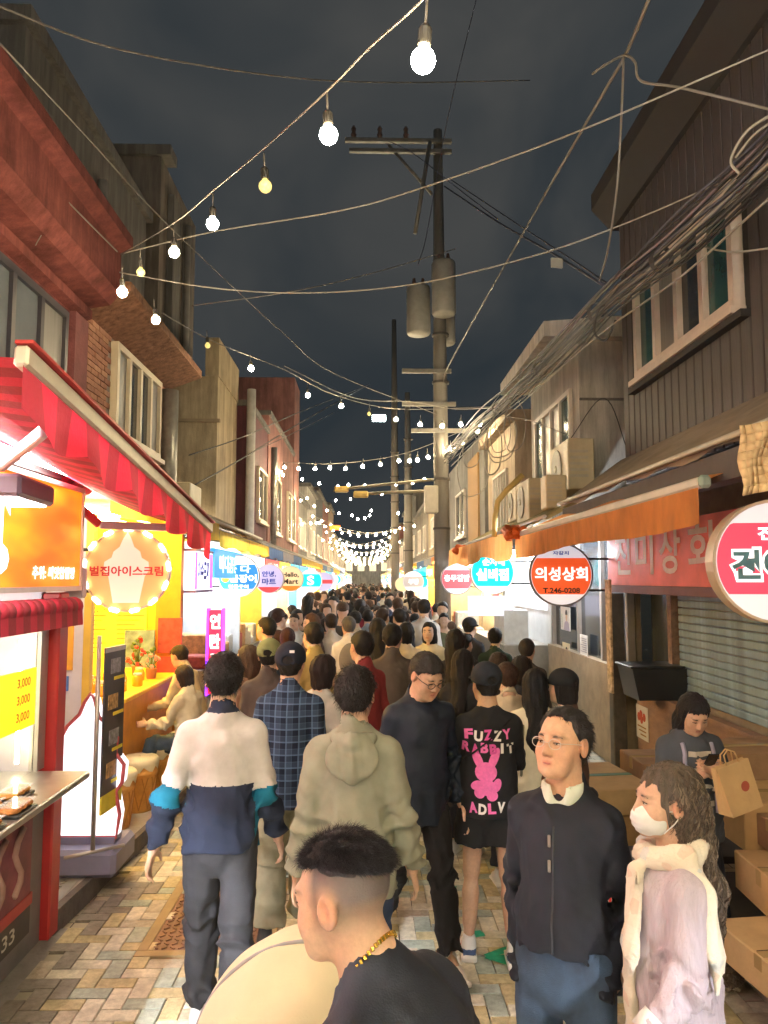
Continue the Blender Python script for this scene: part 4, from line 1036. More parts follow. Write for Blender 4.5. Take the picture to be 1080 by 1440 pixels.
text('호떡찹쌀', w=.11, h=.7, mat=M('print_white_glass', (.75, .75, .8)), parent=fs, M4=face_frame((FX - .6, 4.71, 1.5), (0, -1, 0)))
# trays of fried food
FOOD = M('fried_gold', (.62, .30, .06), .55, var=.4, vscale=25, bump=.8, bscale=50); FOODB = M('fried_brown', (.45, .17, .04), .55, var=.35, vscale=30, bump=.7, bscale=60); TRAY = M('tray_black', (.03, .03, .03), .3, var=.1)
FIL = M('tray_film', (.75, .72, .68), .08, var=.05, alpha=.25)
k = 0
for (yy, xx) in ((4.05, -1.78), (3.80, -1.66), (3.78, -1.80), (3.50, -1.67), (3.50, -1.82)):
    t = wthing('food_tray', ('tray of golden pastries nearest the red corner post', 'tray of brown pastries at the counter edge, second from the red post', 'tray of golden pastries against the glass, second from the red post', 'tray of brown pastries at the counter edge, third from the red post', 'tray of golden pastries against the glass, third from the red post')[k], 'food tray', (xx, yy, .996), 'trays on the fried food counter')
    m = MB(); m.bb(xx - .06, xx + .06, yy - .105, yy + .105, .997, 1.012, bev=.004); m.build('tray', TRAY, t)
    for q in range(3):
        m = MB(); m.smooth = True; m.lathe([(.005, 1.012), (.046, 1.016), (.052, 1.026), (.040, 1.040), (.004, 1.044)], 14, Matrix.Translation((xx, yy + (q - 1)*.062, 0))); m.build('pastry', (FOOD, FOODB)[k % 2], t)
    m = MB(); m.bb(xx - .056, xx + .056, yy - .10, yy + .10, 1.044, 1.047); m.build('film_lid', FIL, t); k += 1
heap = wthing('fried_heap', 'heap of golden fried fritters behind the stall glass', 'food', (-2.25, 3.7, 1.0)); 
for q in range(46):
    m = MB(); a = random.uniform(0, 6.28); rr = random.uniform(0, .2); m.box((-2.2 + rr*math.cos(a), 3.75 + 1.9*rr*math.sin(a), 1.02 + .22*(1 - rr/.2)*random.random()), (random.uniform(.05, .09), random.uniform(.04, .07), random.uniform(.02, .04)), rot=Euler((random.uniform(-.6, .6), random.uniform(-.6, .6), random.uniform(0, 3))).to_matrix(), bev=.012); m.build('fritter', (FOOD, FOODB)[q % 3 == 0], heap)
ps = wthing('price_sign', 'yellow price list panel on the stall glass', 'sign', (FX + .02, 4.1, 1.2)); c0 = (FX + .012, 4.06, 1.47); 
m = MB(); m.bb(FX - .002, FX + .010, 3.45, 4.52, 1.28, 1.60); m.build('panel', E('sign_yellow', (1, .74, .02), .9), ps); PB = M('print_black', (.02, .02, .02))
for q, tx in enumerate(('꽈배기', '찹쌀도너츠', '고구마')): text(tx, w=(.2, .32, .22)[q], h=.062, mat=PB, parent=ps, M4=face_frame((FX + .012, 3.92, 1.53 - q*.092), (1, 0, 0)))
for q in range(3): text('3,000', w=.16, h=.055, mat=M('print_orange', (.65, .14, .02)), parent=ps, M4=face_frame((FX + .012, 4.36, 1.53 - q*.092), (1, 0, 0)))
m = MB(); m.bb(FX + .011, FX + .013, 3.52, 3.60, 1.34, 1.54); m.build('badge', M('print_red', (.6, .03, .03)), ps)
# orange light box
sg = wthing('lightbox_sign', 'glowing orange lightbox sign with white lettering above the fried food stall', 'sign', (FX, 4, 2.1)); om = E('lightbox_orange', (1, .20, .012), 1.5); n = om.node_tree.nodes; l = om.node_tree.links
tc = n.new('ShaderNodeTexCoord'); nz_ = n.new('ShaderNodeTexNoise'); nz_.inputs['Scale'].default_value = 2.3; mp = n.new('ShaderNodeMapping'); mp.inputs['Scale'].default_value = (1, .8, 2.5); l.new(tc.outputs['Object'], mp.inputs[0]); l.new(mp.outputs[0], nz_.inputs['Vector'])
rp = n.new('ShaderNodeValToRGB'); rp.color_ramp.elements[0].position = .38; rp.color_ramp.elements[0].color = (.9, .07, .003, 1); rp.color_ramp.elements[1].position = .68; rp.color_ramp.elements[1].color = (1, .30, .008, 1); l.new(nz_.outputs[0], rp.inputs[0]); l.new(rp.outputs[0], n['Principled BSDF'].inputs['Emission Color'])
m = MB(); m.bb(FX - .10, FX + .05, 2.0, 5.02, 2.06, 2.66); m.build('light_panel', om, sg); ALU = MATS['frame_alu']
m = MB(); m.bb(FX - .11, FX + .06, 2.0, 5.05, 2.661, 2.69); m.bb(FX - .11, FX + .06, 2.0, 5.05, 2.03, 2.059); m.bb(FX - .11, FX + .06, 5.021, 5.05, 2.06, 2.66); m.build('frame', ALU, sg)
SWH = E('letter_white', (1, .95, .92), 2.2)
text('빵', w=.42, h=.40, mat=SWH, parent=sg, M4=face_frame((FX + .054, 3.86, 2.32), (1, 0, 0)), bold=.05); text('추위: 씨앗찹쌀빵', w=.62, h=.075, mat=SWH, parent=sg, M4=face_frame((FX + .054, 4.62, 2.14), (1, 0, 0)), bold=.03)
m = MB(); m.bb(FX - .06, FX + .06, 5.06, 5.14, 1.98, 2.18, bev=.01); o = m.build('switch_box', M('plastic_lilac', (.5, .46, .55), .5), sg)
# rolled striped awning above the glass
ra = wthing('rolled_awning', 'rolled up red striped awning above the stall glass', 'awning', (FX, 4, 1.9)); m = MB(); ys = np.arange(2.0, 4.96, .085)
for k_, y in enumerate(ys): m.cur = k_ % 2; m.smooth = True; m.lathe([(.06, 0), (.062, .0425), (.06, .085)], 14, Matrix.Translation((FX + .04, y, 1.93)) @ Matrix.Rotation(R(-90), 4, 'X'))
m.build('roll', [RED1, RED2], ra); m = MB()
for k_, y in enumerate(ys): m.cur = k_ % 2; m.quad((FX + .095, y, 1.91), (FX + .095, y + .085, 1.91), (FX + .10, y + .085, 1.815), (FX + .10, y, 1.815))
m.build('valance', [RED1, RED2], ra)
# big retractable awning
aw = wthing('retractable_awning', 'large open red and pink striped awning with folding arms and scalloped valance', 'awning', (-1.5, 4, 2.7))
A0, A1 = PY(20, 503, 2.5), PY(291, 745, 5.75); B0, B1 = np.array([-1.95, 2.3, 2.96]), np.array([-1.95, 5.35, 2.74])
m = MB(); N = 34
for k_ in range(N):
    m.cur = k_ % 2; a, b = k_/N, (k_+1)/N; q = []
    rows = 5
    for r_ in range(rows):
        u0, u1 = r_/rows, (r_+1)/rows; sag = lambda t: -.05*math.sin(math.pi*t)
        P = lambda s_, t: tuple((B0 + (B1 - B0)*s_)*(1 - t) + (A0 + (A1 - A0)*s_)*t + np.array([0, 0, sag(t)]))
        m.quad(P(a, u0), P(a, u1), P(b, u1), P(b, u0))
m.build('canopy', [RED1, RED2], aw)
BAR = M('bar_cream', (.62, .58, .50), .4, metal=.3, var=.1); d_ = Vector((A1 - A0).tolist()); L = d_.length; d_.normalize()
q = d_.to_track_quat('Y', 'Z').to_matrix(); m = MB(); m.box(tuple((A0 + A1)/2 + np.array([.02, 0, .01])), (.05, L, .075), rot=q, bev=.01); m.build('front_bar', BAR, aw); m = MB(); m.box(tuple((A0 + A1)/2 + np.array([.03, 0, .055])), (.06, L, .012), rot=q); m.build('bar_cap', REDP, aw)
m = MB(); ns = 22
for k_ in range(ns):
    m.cur = k_ % 2
    for j_ in range(4):
        for r_ in range(4):
            def PV_(s_, t):
                p = A0 + (A1 - A0)*s_; sc = .15 + .055*abs(math.sin(s_*ns*math.pi/4)); wv = .022*math.sin(s_*ns*1.7)*t
                return (p[0] + .03 + wv, p[1], p[2] - .02 - sc*t)
            s0, s1 = (k_ + j_/4)/ns, (k_ + (j_+1)/4)/ns; m.smooth = True; m.quad(PV_(s0, r_/4), PV_(s0, (r_+1)/4), PV_(s1, (r_+1)/4), PV_(s1, r_/4))
m.build('valance', [RED2, RED1], aw)
m = MB()
for k_ in range(36): m.cur = k_ % 2; m.smooth = True; p0_ = B0 + (B1 - B0)*k_/36; p1_ = B0 + (B1 - B0)*(k_+1)/36; m.tube([tuple(p0_), tuple(p1_)], .062, 12, cap=False)
m.build('roller', [RED1, RED2], aw)
tube_lamp(aw, (-1.80, 2.2, 2.76), (-1.80, 4.9, 2.74), .02, E('light_pinkish', (1, .80, .74), 26), 'under_lamp')
AR = M('arm_lilac_metal', (.46, .44, .50), .4, metal=.5, var=.1)
for (a, b, c) in (((-1.93, 3.2, 2.74), PY(2, 655, 3.3), PY(62, 606, 2.9)), ((-1.93, 5.05, 2.62), PY(140, 738, 5.2), PY(240, 742, 5.5))):
    for (p, q_, mt) in ((a, b, REDP if a[1] > 4 else AR), (b, c, AR)):
        v = Vector(tuple(q_)) - Vector(tuple(p)); m = MB(); m.box(tuple((Vector(tuple(p)) + Vector(tuple(q_)))/2), (.03, v.length, .055), rot=v.to_track_quat('Y', 'Z').to_matrix(), bev=.006); m.build('folding_arm', mt, aw)
m = MB(); p = PY(20, 690, 3.6); m.box((p[0], p[1], p[2]), (.22, .5, .10), rz=.1, bev=.015); bxl = wthing('flood_lamp', 'slate grey flood lamp under the red striped awning', 'lamp', tuple(p)); m.build('housing', M('housing_slate', (.14, .14, .20), .5, var=.1), bxl); m = MB(); m.box((p[0], p[1], p[2] - .054), (.16, .42, .006), rz=.1); m.build('lens', E('light_soft', (1, .86, .78), 14), bxl)
# --- honeycomb ice cream shop
sh = wthing('ice_cream_shop', 'bright yellow ice cream shop bay with orange counter and menu wall', 'shop', (-2.6, 7, .115))
m = MB(); m.bb(-4.5, -2.32, 8.62, 8.70, .115, 2.8); m.build('menu_wall', YEL, sh); m = MB(); m.bb(-2.32, -2.05, 8.60, 8.72, .115, 2.8); m.build('end_pier', M('panel_orange', (.62, .24, .02), .6, var=.15), sh)
m = MB(); m.bb(-3.7, -3.62, 4.8, 8.6, .115, 2.8); m.build('back_wall', YEL, sh); m = MB(); m.bb(-4.5, -1.9, 4.9, 8.7, 2.78, 2.84); m.build('ceiling', M('ceiling_cream', (.7, .6, .4), .7), sh)
m = MB(); m.bb(-3.3, -2.36, 6.55, 6.60, .115, 2.7); m.build('door_leaf', PALE, sh); m = MB(); m.bb(-2.36, -2.30, 6.54, 6.62, .115, 2.7); m.build('door_post', M('post_mustard', (.55, .36, .06), .5, var=.1), sh)
m = MB(); m.bb(-2.56, -2.44, 6.535, 6.548, 1.35, 1.85); m.build('door_notice', M('paper_orange', (.75, .36, .05)), sh); m = MB(); m.bb(-2.54, -2.47, 6.535, 6.548, 1.18, 1.30); m.build('door_sticker', M('sticker_blue', (.05, .12, .4)), sh)
m = MB(); m.bb(-2.72, -2.10, 6.75, 8.58, .115, 1.05, bev=.01); m.build('counter_front', M('counter_orange', (.60, .27, .03), .5, var=.15), sh); m = MB(); m.bb(-2.78, -2.04, 6.70, 8.59, 1.05, 1.09, bev=.008); m.build('counter_top', YEL, sh)
for k_ in range(4): tube_lamp(sh, (-3.3 + k_*.35, 6.9, 2.70), (-3.3 + k_*.35, 8.4, 2.70), .025, AMBER)
tube_lamp(sh, (-2.06, 5.3, 2.62), (-2.06, 6.4, 2.62), .02, WARM)
m = MB(); m.bb(-3.25, -2.42, 8.60, 8.615, 1.05, 1.82); m.build('menu_board', E('menu_yellow', (1, .66, .02), 1.6), sh)
for r_ in range(9):
    for c_ in range(2):
        m = MB(); m.bb(-3.16 + c_*.42, -2.86 + c_*.42 - (.05*(r_ % 3)), 8.594, 8.598, 1.70 - r_*.05, 1.712 - r_*.05); m.build('menu_line', M('print_brown', (.30, .14, .02)), sh)
text('벌집아이스크림', w=.5, h=.07, mat=M('print_red', (.6, .03, .03)), parent=sh, M4=face_frame((-2.83, 8.592, 1.77), (0, -1, 0)))
m = MB(); m.bb(-2.95, -2.34, 8.600, 8.612, 1.88, 2.28); m.build('wall_window', M('pane_milky', (.62, .60, .55), .3, var=.1), sh)
for r_ in range(3):
    for c_ in range(3):
        m = MB(); M4 = Matrix.Translation((-3.25 + c_*.1 + (.05 if r_ % 2 else 0), 8.61, 1.92 + r_*.09)) @ Matrix.Rotation(R(90), 4, 'X'); m.lathe([(.05, 0), (.05, .02)], 6, M4); m.build('honeycomb_cell', M('honey_dark', (.5, .28, .02), .5), sh)
def jar(name, lab, cat, x, y, z, r, h, mat, lid=None):
    t = wthing(name, lab, cat, (x, y, z)); m = MB(); m.smooth = True; m.lathe([(r*.9, z), (r, z + h*.08), (r, z + h*.7), (r*.75, z + h*.85)], 16, Matrix.Translation((x, y, 0))); m.build('jar', mat, t)
    if lid: m = MB(); m.lathe([(r*.78, z + h*.85), (r*.8, z + h)], 16, Matrix.Translation((x, y, 0))); m.build('lid', lid, t)
HON = M('honey', (.75, .40, .03), .2, var=.1); WHP = M('plastic_white', (.72, .70, .66), .5, var=.05)
for k_, (x, y, r, h) in enumerate(((-2.30, 6.85, .05, .13), (-2.45, 6.95, .06, .16), (-2.22, 7.15, .045, .10), (-2.55, 7.2, .06, .18), (-2.18, 7.5, .05, .12), (-2.28, 7.9, .05, .13))): jar('honey_jar', ('small honey jar at the near end of the shop counter', 'squat honey jar beside the yellow honeycomb model', 'tiny honey jar on the counter edge by the gourd display', 'tall honey jar behind the gourd display', 'honey jar on the counter past the gourd display', 'honey jar beside the pink flowers')[k_], 'jar', x, y, 1.091, r, h, HON, WHP)
# yellow squash-shaped display and flowers
for (x, y, r, lb) in ((-2.32, 7.25, .12, 'round yellow gourd shaped display on the counter'), (-2.5, 6.9, .10, 'squat yellow honeycomb model at the near end of the counter')):
    t = wthing('counter_display', lb, 'display', (x, y, 1.09)); m = MB(); m.smooth = True; m.lathe([(r*.3, 1.091), (r*.85, 1.11), (r, 1.09 + r*.7), (r*.8, 1.09 + r*1.3), (r*.3, 1.09 + r*1.6), (.01, 1.09 + r*1.62)], 18, Matrix.Translation((x, y, 0))); m.build('body', M('display_yellow', (.78, .48, .02), .45, var=.15), t)
    m = MB(); m.tube([(x, y, 1.09 + r*1.6), (x + .01, y, 1.09 + r*2.1)], .012, 6); m.build('stalk', M('stalk', (.25, .18, .03)), t)
def potted(x, y, z, lab, col, n_=16, hh=.3):
    t = wthing('potted_plant', lab, 'plant', (x, y, z)); m = MB(); m.lathe([(.045, z), (.06, z + .1)], 12, Matrix.Translation((x, y, 0))); m.build('pot', M('pot_terracotta', (.35, .14, .06), .7), t)
    for k in range(n_):
        a = k*2.4; rr = .02 + .09*((k*7) % 10)/10; zz = z + .12 + hh*((k*3) % 10)/10; px, py = x + rr*math.cos(a), y + rr*math.sin(a)
        m = MB(); m.tube([(x, y, z + .08), ((x + px)/2, (y + py)/2, (z + zz)/2 + .06), (px, py, zz)], .004, 4); m.build('stem', M('leaf_green', (.06, .11, .03)), t)
        m = MB(); m.box((px, py, zz), (.05, .035, .03), rot=Euler((a, a*.7, a*1.3)).to_matrix(), bev=.012); m.build('flower' if k % 3 else 'leaf', col if k % 3 else MATS['leaf_green'], t)
potted(-2.42, 8.3, 1.09, 'red flowers in a pot at the far end of the counter', M('petal_red', (.55, .04, .04), .6, var=.2), 18, .30); potted(-2.20, 8.05, 1.09, 'pink flowers in a pot on the shop counter', M('petal_pink', (.7, .25, .25), .6, var=.2), 12, .2)
# cone stools
WAF = M('wafer_orange', (.62, .30, .07), .6, var=.2, vscale=12, bump=.3); CRM = M('seat_cream', (.78, .70, .50), .4, var=.06)
def stool(x, y, lab):
    t = wthing('cone_stool', lab, 'stool', (x, y, .115), 'cone stools along the counter'); T4 = Matrix.Translation((x, y, .116)); m = MB(); m.smooth = True; m.lathe([(.115, 0), (.12, .02), (.150, .30), (.158, .31), (.158, .34), (.150, .345), (.155, .40)], 20, T4); m.build('cone', WAF, t)
    m = MB()
    for k in range(10):
        for sg_ in (-1, 1):
            pts = [(x + (.122 + .029*j/5)*math.cos(k*.628 + sg_*j*.1), y + (.122 + .029*j/5)*math.sin(k*.628 + sg_*j*.1), .14 + j*.054) for j in range(6)]; m.tube(pts, .005, 4)
    o = m.build('waffle_ridges', M('wafer_dark', (.45, .19, .04), .6), t); o['kind'] = 'stuff'
    m = MB(); m.smooth = True; n_ = 24; prof = []
    vs = []; 
    for (r, z, am) in ((.155, .385, .030), (.168, .40, .0), (.168, .43, 0), (.15, .452, 0), (.01, .455, 0)):
        vs += [(x + r*math.cos(2*math.pi*k/n_), y + r*math.sin(2*math.pi*k/n_), .116 + z - am*(1 + math.sin(k*2.1))) for k in range(n_)]
    m.add(vs, [(i*n_ + k, i*n_ + (k+1) % n_, (i+1)*n_ + (k+1) % n_, (i+1)*n_ + k) for i in range(4) for k in range(n_)]); m.build('cream_seat', CRM, t)
for k_, (x, y) in enumerate(((-2.02, 6.42), (-1.97, 6.90), (-1.90, 7.40), (-1.82, 7.95))): stool(x, y, ('ice cream cone shaped stool beside the standing menu banner', 'ice cream cone shaped stool, second along the counter from the menu banner', 'ice cream cone shaped stool, third along the counter from the menu banner', 'ice cream cone shaped stool at the far end of the counter')[k_])
# lit soft-serve floor sign on a tank base
c_ = PY(130, 1160, 5.55); fx, fy = c_[0] - .02, 5.55; fl = wthing('floor_sign', 'white glowing soft-serve shaped floor sign with pink outline on a grey tank base', 'sign', (fx, fy, .115))
out_ = [(-.20, 0), (.20, 0), (.22, .15), (.19, .30), (.23, .36), (.24, .48), (.18, .56), (.19, .66), (.14, .74), (.06, .80), (.03, .92), (0, .96), (-.04, .90), (-.07, .82), (-.15, .74), (-.19, .66), (-.18, .56), (-.24, .48), (-.23, .36), (-.19, .30), (-.22, .15)]
m = MB(); m.prism([(x*1.0, z) for x, z in out_], -.06, .06, Matrix.Translation((fx, fy, .34))); m.build('lit_body', E('floor_sign_white', (.96, .92, 1), 1.6), fl)
m = MB(); m.tube([(fx + x*1.02, fy - .062, .34 + z*1.01) for x, z in out_ + out_[:1]], .014, 6); m.build('outline', M('outline_rose', (.5, .10, .12), .5), fl)
m = MB(); m.bb(fx - .30, fx + .25, fy - .22, fy + .25, .12, .30, bev=.03); m.build('tank_base', M('tank_slate', (.22, .22, .34), .5, var=.1), fl); m = MB(); m.bb(fx - .2, fx + .2, fy - .08, fy + .08, .30, .345); m.build('plinth', MATS['tank_slate'], fl)
# menu banner on a stand
bn = wthing('menu_banner', 'narrow dark menu banner with food photographs on a steel stand', 'banner', (-1.88, 5.42, .3)); p = PY(146, 1012, 5.35); bx = p[0]; rzb = R(84)
m = MB(); m.tube([(bx - .03, 5.30, .30), (bx - .03, 5.30, 1.72)], .016, 8); m.build('pole', ALU, bn); m = MB(); m.box((bx + .04, 5.42, 1.15), (.32, .012, .98), rz=rzb); m.build('panel', M('banner_black', (.035, .035, .04), .35, var=.2), bn)
Fb = Matrix.Translation((bx + .04, 5.42, 1.15)) @ Matrix.Rotation(rzb, 4, 'Z')
for k_, zz in enumerate((.36, .12, -.12, -.33)):
    m = MB(); m.box(tuple((Fb @ Vector((-.03*(k_ % 2), -.009, zz)))), (.15, .004, .10), rz=rzb, bev=.0); m.build('food_photo', (M('photo_grey', (.25, .25, .27), var=.5, vscale=30), M('photo_food', (.42, .26, .10), var=.6, vscale=35))[k_ % 2], bn)
    m = MB(); m.box(tuple(Fb @ Vector((.06, -.009, zz - .085))), (.16, .004, .022), rz=rzb); m.build('caption', M('print_yellow', (.75, .62, .05)), bn)
m = MB(); m.box(tuple(Fb @ Vector((0, -.001, -.54))), (.32, .014, .12), rz=rzb); m.build('footer', M('print_yellow', (.75, .62, .05)), bn); m = MB(); m.box(tuple(Fb @ Vector((0, -.001, .475))), (.32, .016, .035), rz=rzb); m.build('clamp_bar', ALU, bn)
m = MB(); m.tube([(bx - .17, 5.18, .31), (bx + .14, 5.42, .31)], .012, 6); m.build('foot_bar', ALU, bn)
# --- round signs hanging over the street
def round_sign(name, lab, c, r, yaw, face, rim, rings=(), thick=.12, bracket=None, flat=None):
    """drum sign facing the camera side; yaw turns it about the vertical"""
    t = wthing(name, lab, 'sign', tuple(c)); F = Matrix.Translation(Vector(tuple(c))) @ Matrix.Rotation(yaw, 4, 'Z') @ Matrix.Rotation(R(90), 4, 'X')
    m = MB(); m.smooth = False; m.lathe([(r*.95, -thick/2), (r*.95, thick/2)], 40, F); m.build('glow_face', face, t)
    m = MB(); m.lathe([(r*.952, -thick/2 - .012), (r, -thick/2 - .012), (r, thick/2 + .012), (r*.952, thick/2 + .012)], 40, F, False, False); m.build('rim', rim, t)
    if bracket: m = MB(); [m.tube([tuple(Vector(tuple(c)) + Vector((0, 0, dz*r))), (bracket, c[1], c[2] + dz*r)], .014, 6) for dz in (-.5, .5)]; o = m.build('bracket', M('bracket_black', (.03, .03, .03), .5, metal=.4), t); o['kind'] = 'stuff'
    G = F @ Matrix.Translation((0, 0, thick/2))
    def band(z0, z1, mat, nm='face_band', off=.004, rr=.93):
        poly = []
        for a in np.linspace(-math.pi, math.pi, 73)[:-1]: x, z = r*rr*math.cos(a), r*rr*math.sin(a); poly.append((x, min(max(z, z0*r), z1*r)))
        m = MB(); n_ = len(poly); m.add([G @ Vector((x, z, off)) for x, z in poly], [tuple(range(n_))]); return m.build(nm, mat, t)
    def txt(s_, x, z, w, h, mat, bold=.03, off=.008): return text(s_, w*r, h*r, mat, t, G @ Matrix.Translation((x*r, z*r, off)), bold)
    return t, F, G, band, txt
# ice cream ring sign
c = PY(180, 802, 5.5); r = .292
t, F, G, band, txt = round_sign('bulb_ring_sign', 'round orange ice cream sign ringed with marquee bulbs', c, r, R(8), E('sign_peach_glow', (1, .34, .12), .55), M('rim_clear', (.55, .40, .28), .3, var=.1), thick=.10, bracket=-2.05)  # translucent face is no lamp; a faint glow is put into its colour
cone = [(-.30, -.78), (.30, -.78), (.42, -.15), (.52, .0), (.50, .20), (.34, .30), (.30, .45), (.16, .56), (.08, .78), (0, .92), (-.10, .76), (-.18, .56), (-.32, .44), (-.36, .30), (-.52, .2), (-.54, 0), (-.42, -.15)]
m = MB(); n_ = len(cone); m.add([G @ Vector((x*r, z*r, .004)) for x, z in cone], [tuple(range(n_))]); m.build('soft_serve_picture', E('sign_blush_glow', (1, .58, .46), .65), t)  # picture carries the same added glow as the face
txt('벌집아이스크림', 0, -.02, 1.7, .24, M('print_red', (.6, .03, .03)), .03)
LEDW = E('bulb_marquee', (1, .88, .62), 9)
for k in range(13):
    a = k*2*math.pi/13 + .1; m = MB(); m.box(tuple(G @ Vector((r*.98*math.cos(a), r*.98*math.sin(a), .02))), (.07, .03, .03), rot=(G.to_3x3() @ Matrix.Rotation(a + R(90), 3, 'Z')), bev=.01); m.build('marquee_bulb', LEDW, t)
# lightbox of the next shop
s2 = wthing('lightbox_sign', 'white lightbox sign with purple ends and blue lettering next to the ice cream shop', 'sign', (-1.95, 8.8, 2)); m = MB(); m.bb(-2.06, -1.93, 8.75, 9.72, 1.98, 2.42); m.build('light_panel', E('lightbox_white', (.92, .90, 1), 2.0), s2)
for (a, b, mt) in ((9.55, 9.72, E('lightbox_purple', (.55, .12, .9), 1.6)), (8.75, 8.85, MATS['lightbox_purple'])): m = MB(); m.bb(-1.932, -1.926, a, b, 1.99, 2.41); m.build('purple_end', mt, s2)
m = MB(); m.bb(-2.07, -1.92, 8.74, 9.73, 2.421, 2.45); m.bb(-2.07, -1.92, 8.74, 9.73, 1.95, 1.979); m.build('frame', M('frame_violet', (.2, .12, .3), .4), s2)
BLUEP = M('print_blue', (.03, .06, .5)); text('이슈모찌', w=.62, h=.26, mat=BLUEP, parent=s2, M4=face_frame((-1.924, 9.18, 2.2), (1, 0, 0)), bold=.05)
# octagonal-edged blue eel sign and the mart signs
WL = E('sign_white', (1, 1, 1), 1.5); BL = E('sign_blue', (.02, .22, .72), 1.1)
t, F, G, band, txt = round_sign('round_sign', 'round blue and white eel restaurant sign with a yellow dot', PY(336, 810, 11.5), .31, R(4), WL, MATS['frame_white'], bracket=-2.5); band(-.62, .55, BL); txt('바 다', 0, .33, 1.1, .36, SWH); txt('곰장어', .22, -.12, 1.25, .38, SWH); txt('전문구이', 0, -.50, .95, .18, SWH)
m = MB(); m.lathe([(.06, .006), (.06, .009)], 20, G @ Matrix.Translation((-.19, -.035, 0))); m.build('yellow_dot', E('sign_yellow', (1, .74, .02), .9), t); txt('산', -.61, -.12, .26, .28, M('print_brown', (.3, .14, .02)), off=.012)
t, F, G, band, txt = round_sign('round_sign', 'round lilac mart sign with red foot band', PY(379, 814, 13.2), .25, 0, E('sign_lilac', (.50, .46, .72), .75), MATS['frame_white'], bracket=-2.5); band(-.93, -.55, E('sign_red', (.8, .05, .06), .9)); txt('안녕,', 0, .32, .95, .40, BLUEP); txt('마트', .0, -.18, .95, .42, BLUEP)
t, F, G, band, txt = round_sign('round_sign', 'round peach mart sign with an orange foot band', PY(409, 814, 15.2), .25, 0, E('sign_peach_glow2', (.95, .62, .35), .8), MATS['frame_white'], bracket=-2.5); band(-.93, -.55, E('sign_orange', (1, .18, .02), .9)); txt('Hello,', 0, .30, 1.3, .42, PB); txt('Mart', .0, -.20, 1.2, .40, PB)
t, F, G, band, txt = round_sign('round_sign', 'round teal and white sign beyond the mart signs', PY(437, 817, 18), .27, 0, WL, MATS['frame_white'], bracket=-2.5); band(-.5, .6, E('sign_teal', (.0, .62, .68), 1.2)); txt('S', 0, .05, .6, .8, SWH)
t, F, G, band, txt = round_sign('round_sign', 'round white and lilac sign deep in the row of left signs', PY(455, 818, 22), .27, 0, E('sign_lilac', (.5, .46, .72), .75), MATS['frame_white'], bracket=-2.5); band(-.2, .2, MATS['sign_red'])
# vertical LED sign
p = PY(303, 920, 9.0); ls = wthing('led_sign', 'tall narrow LED sign with red, white and violet Korean letters', 'sign', (p[0], 9, 1.3)); m = MB(); m.bb(p[0] - .075, p[0] + .075, 8.95, 9.05, .80, 1.75); m.build('panel', E('led_red', (.85, .02, .08), 1.4), ls)
m = MB(); m.bb(p[0] - .10, p[0] - .076, 8.94, 9.06, .78, 1.77); m.build('edge_glow', E('led_violet', (.22, .03, 1), 3.5), ls); m = MB(); m.bb(p[0] + .076, p[0] + .095, 8.94, 9.06, .78, 1.77); m.build('edge_glow', MATS['led_violet'], ls)
for k_, ch in enumerate('연탄구이'): text(ch, w=.12, h=.17, mat=SWH, parent=ls, M4=face_frame((p[0], 8.945, 1.62 - k_*.225), (0, -1, 0)), bold=.04)
m = MB(); m.tube([(p[0], 9, .8), (p[0], 9, .0)], .02, 6); m.build('stand', ALU, ls)
for k_, mt in enumerate((M('poster_maroon', (.30, .04, .05), var=.4, vscale=14), M('poster_red', (.60, .05, .05), var=.3, vscale=14))):
    m = MB(); m.bb(-2.28, -2.02, 8.560, 8.58, 1.30 - k_*.42, 1.68 - k_*.42); o = m.build('poster', mt, None); tag(o, ('dark maroon poster on the pier between the shops', 'bright red poster on the pier between the shops')[k_], 'poster')
m = MB(); m.bb(-2.62, -2.30, 8.50, 8.53, 1.15, 1.55); o = m.build('poster', M('poster_seascape', (.16, .25, .32), var=.6, vscale=6), None); tag(o, 'blue-grey landscape poster standing behind the shop counter', 'poster')

# ================================================================== shops on the right
BRW = M('board_brown', (.26, .16, .12), .7, var=.25, vscale=4, bump=.3, stretch=(1, 1, 3)); SLATM = M('shutter_blue_grey', (.25, .37, .50), .5, var=.22, vscale=3, dirt=.3); PINKW = M('wall_pinkish', (.42, .34, .30), .75, var=.12)
rs = wthing('shuttered_shop', 'closed shop with a blue-grey roller shutter and brown low boarding', 'shop', (3, 6, 0))
m = MB(); m.bb(3.12, 3.2, 1.0, 8.3, 0, 3.2); m.build('wall', M('wall_taupe', (.34, .29, .26), .8, var=.2), rs)
items = [((3.08, 4.85, 1.0 + k*.072), (.03, 5.4, .066), 0, 0) for k in range(16)]; pieces(rs, 'shutter_slat', items, [SLATM], bev=.008)
m = MB(); m.bb(3.00, 3.11, 7.56, 7.66, .9, 2.2); m.build('shutter_rail', M('rail_rust', (.20, .12, .08), .6, var=.4, vscale=20), rs)
m = MB(); m.bb(2.88, 2.93, 3.0, 8.25, .0, .92); m.build('low_boarding', BRW, rs); m = MB(); m.bb(2.86, 2.95, 3.0, 8.25, .92, .95); m.build('boarding_cap', BRW, rs)
m = MB(); m.bb(3.0, 3.1, 7.68, 8.25, 1.0, 1.12); m.bb(3.0, 3.1, 7.68, 8.25, 2.0, 2.1); m.build('side_window', M('frame_taupe', (.25, .22, .20), .6), rs); m = MB(); m.bb(3.06, 3.08, 7.68, 8.25, 1.12, 2.0); m.build('pane', GL_D, rs)
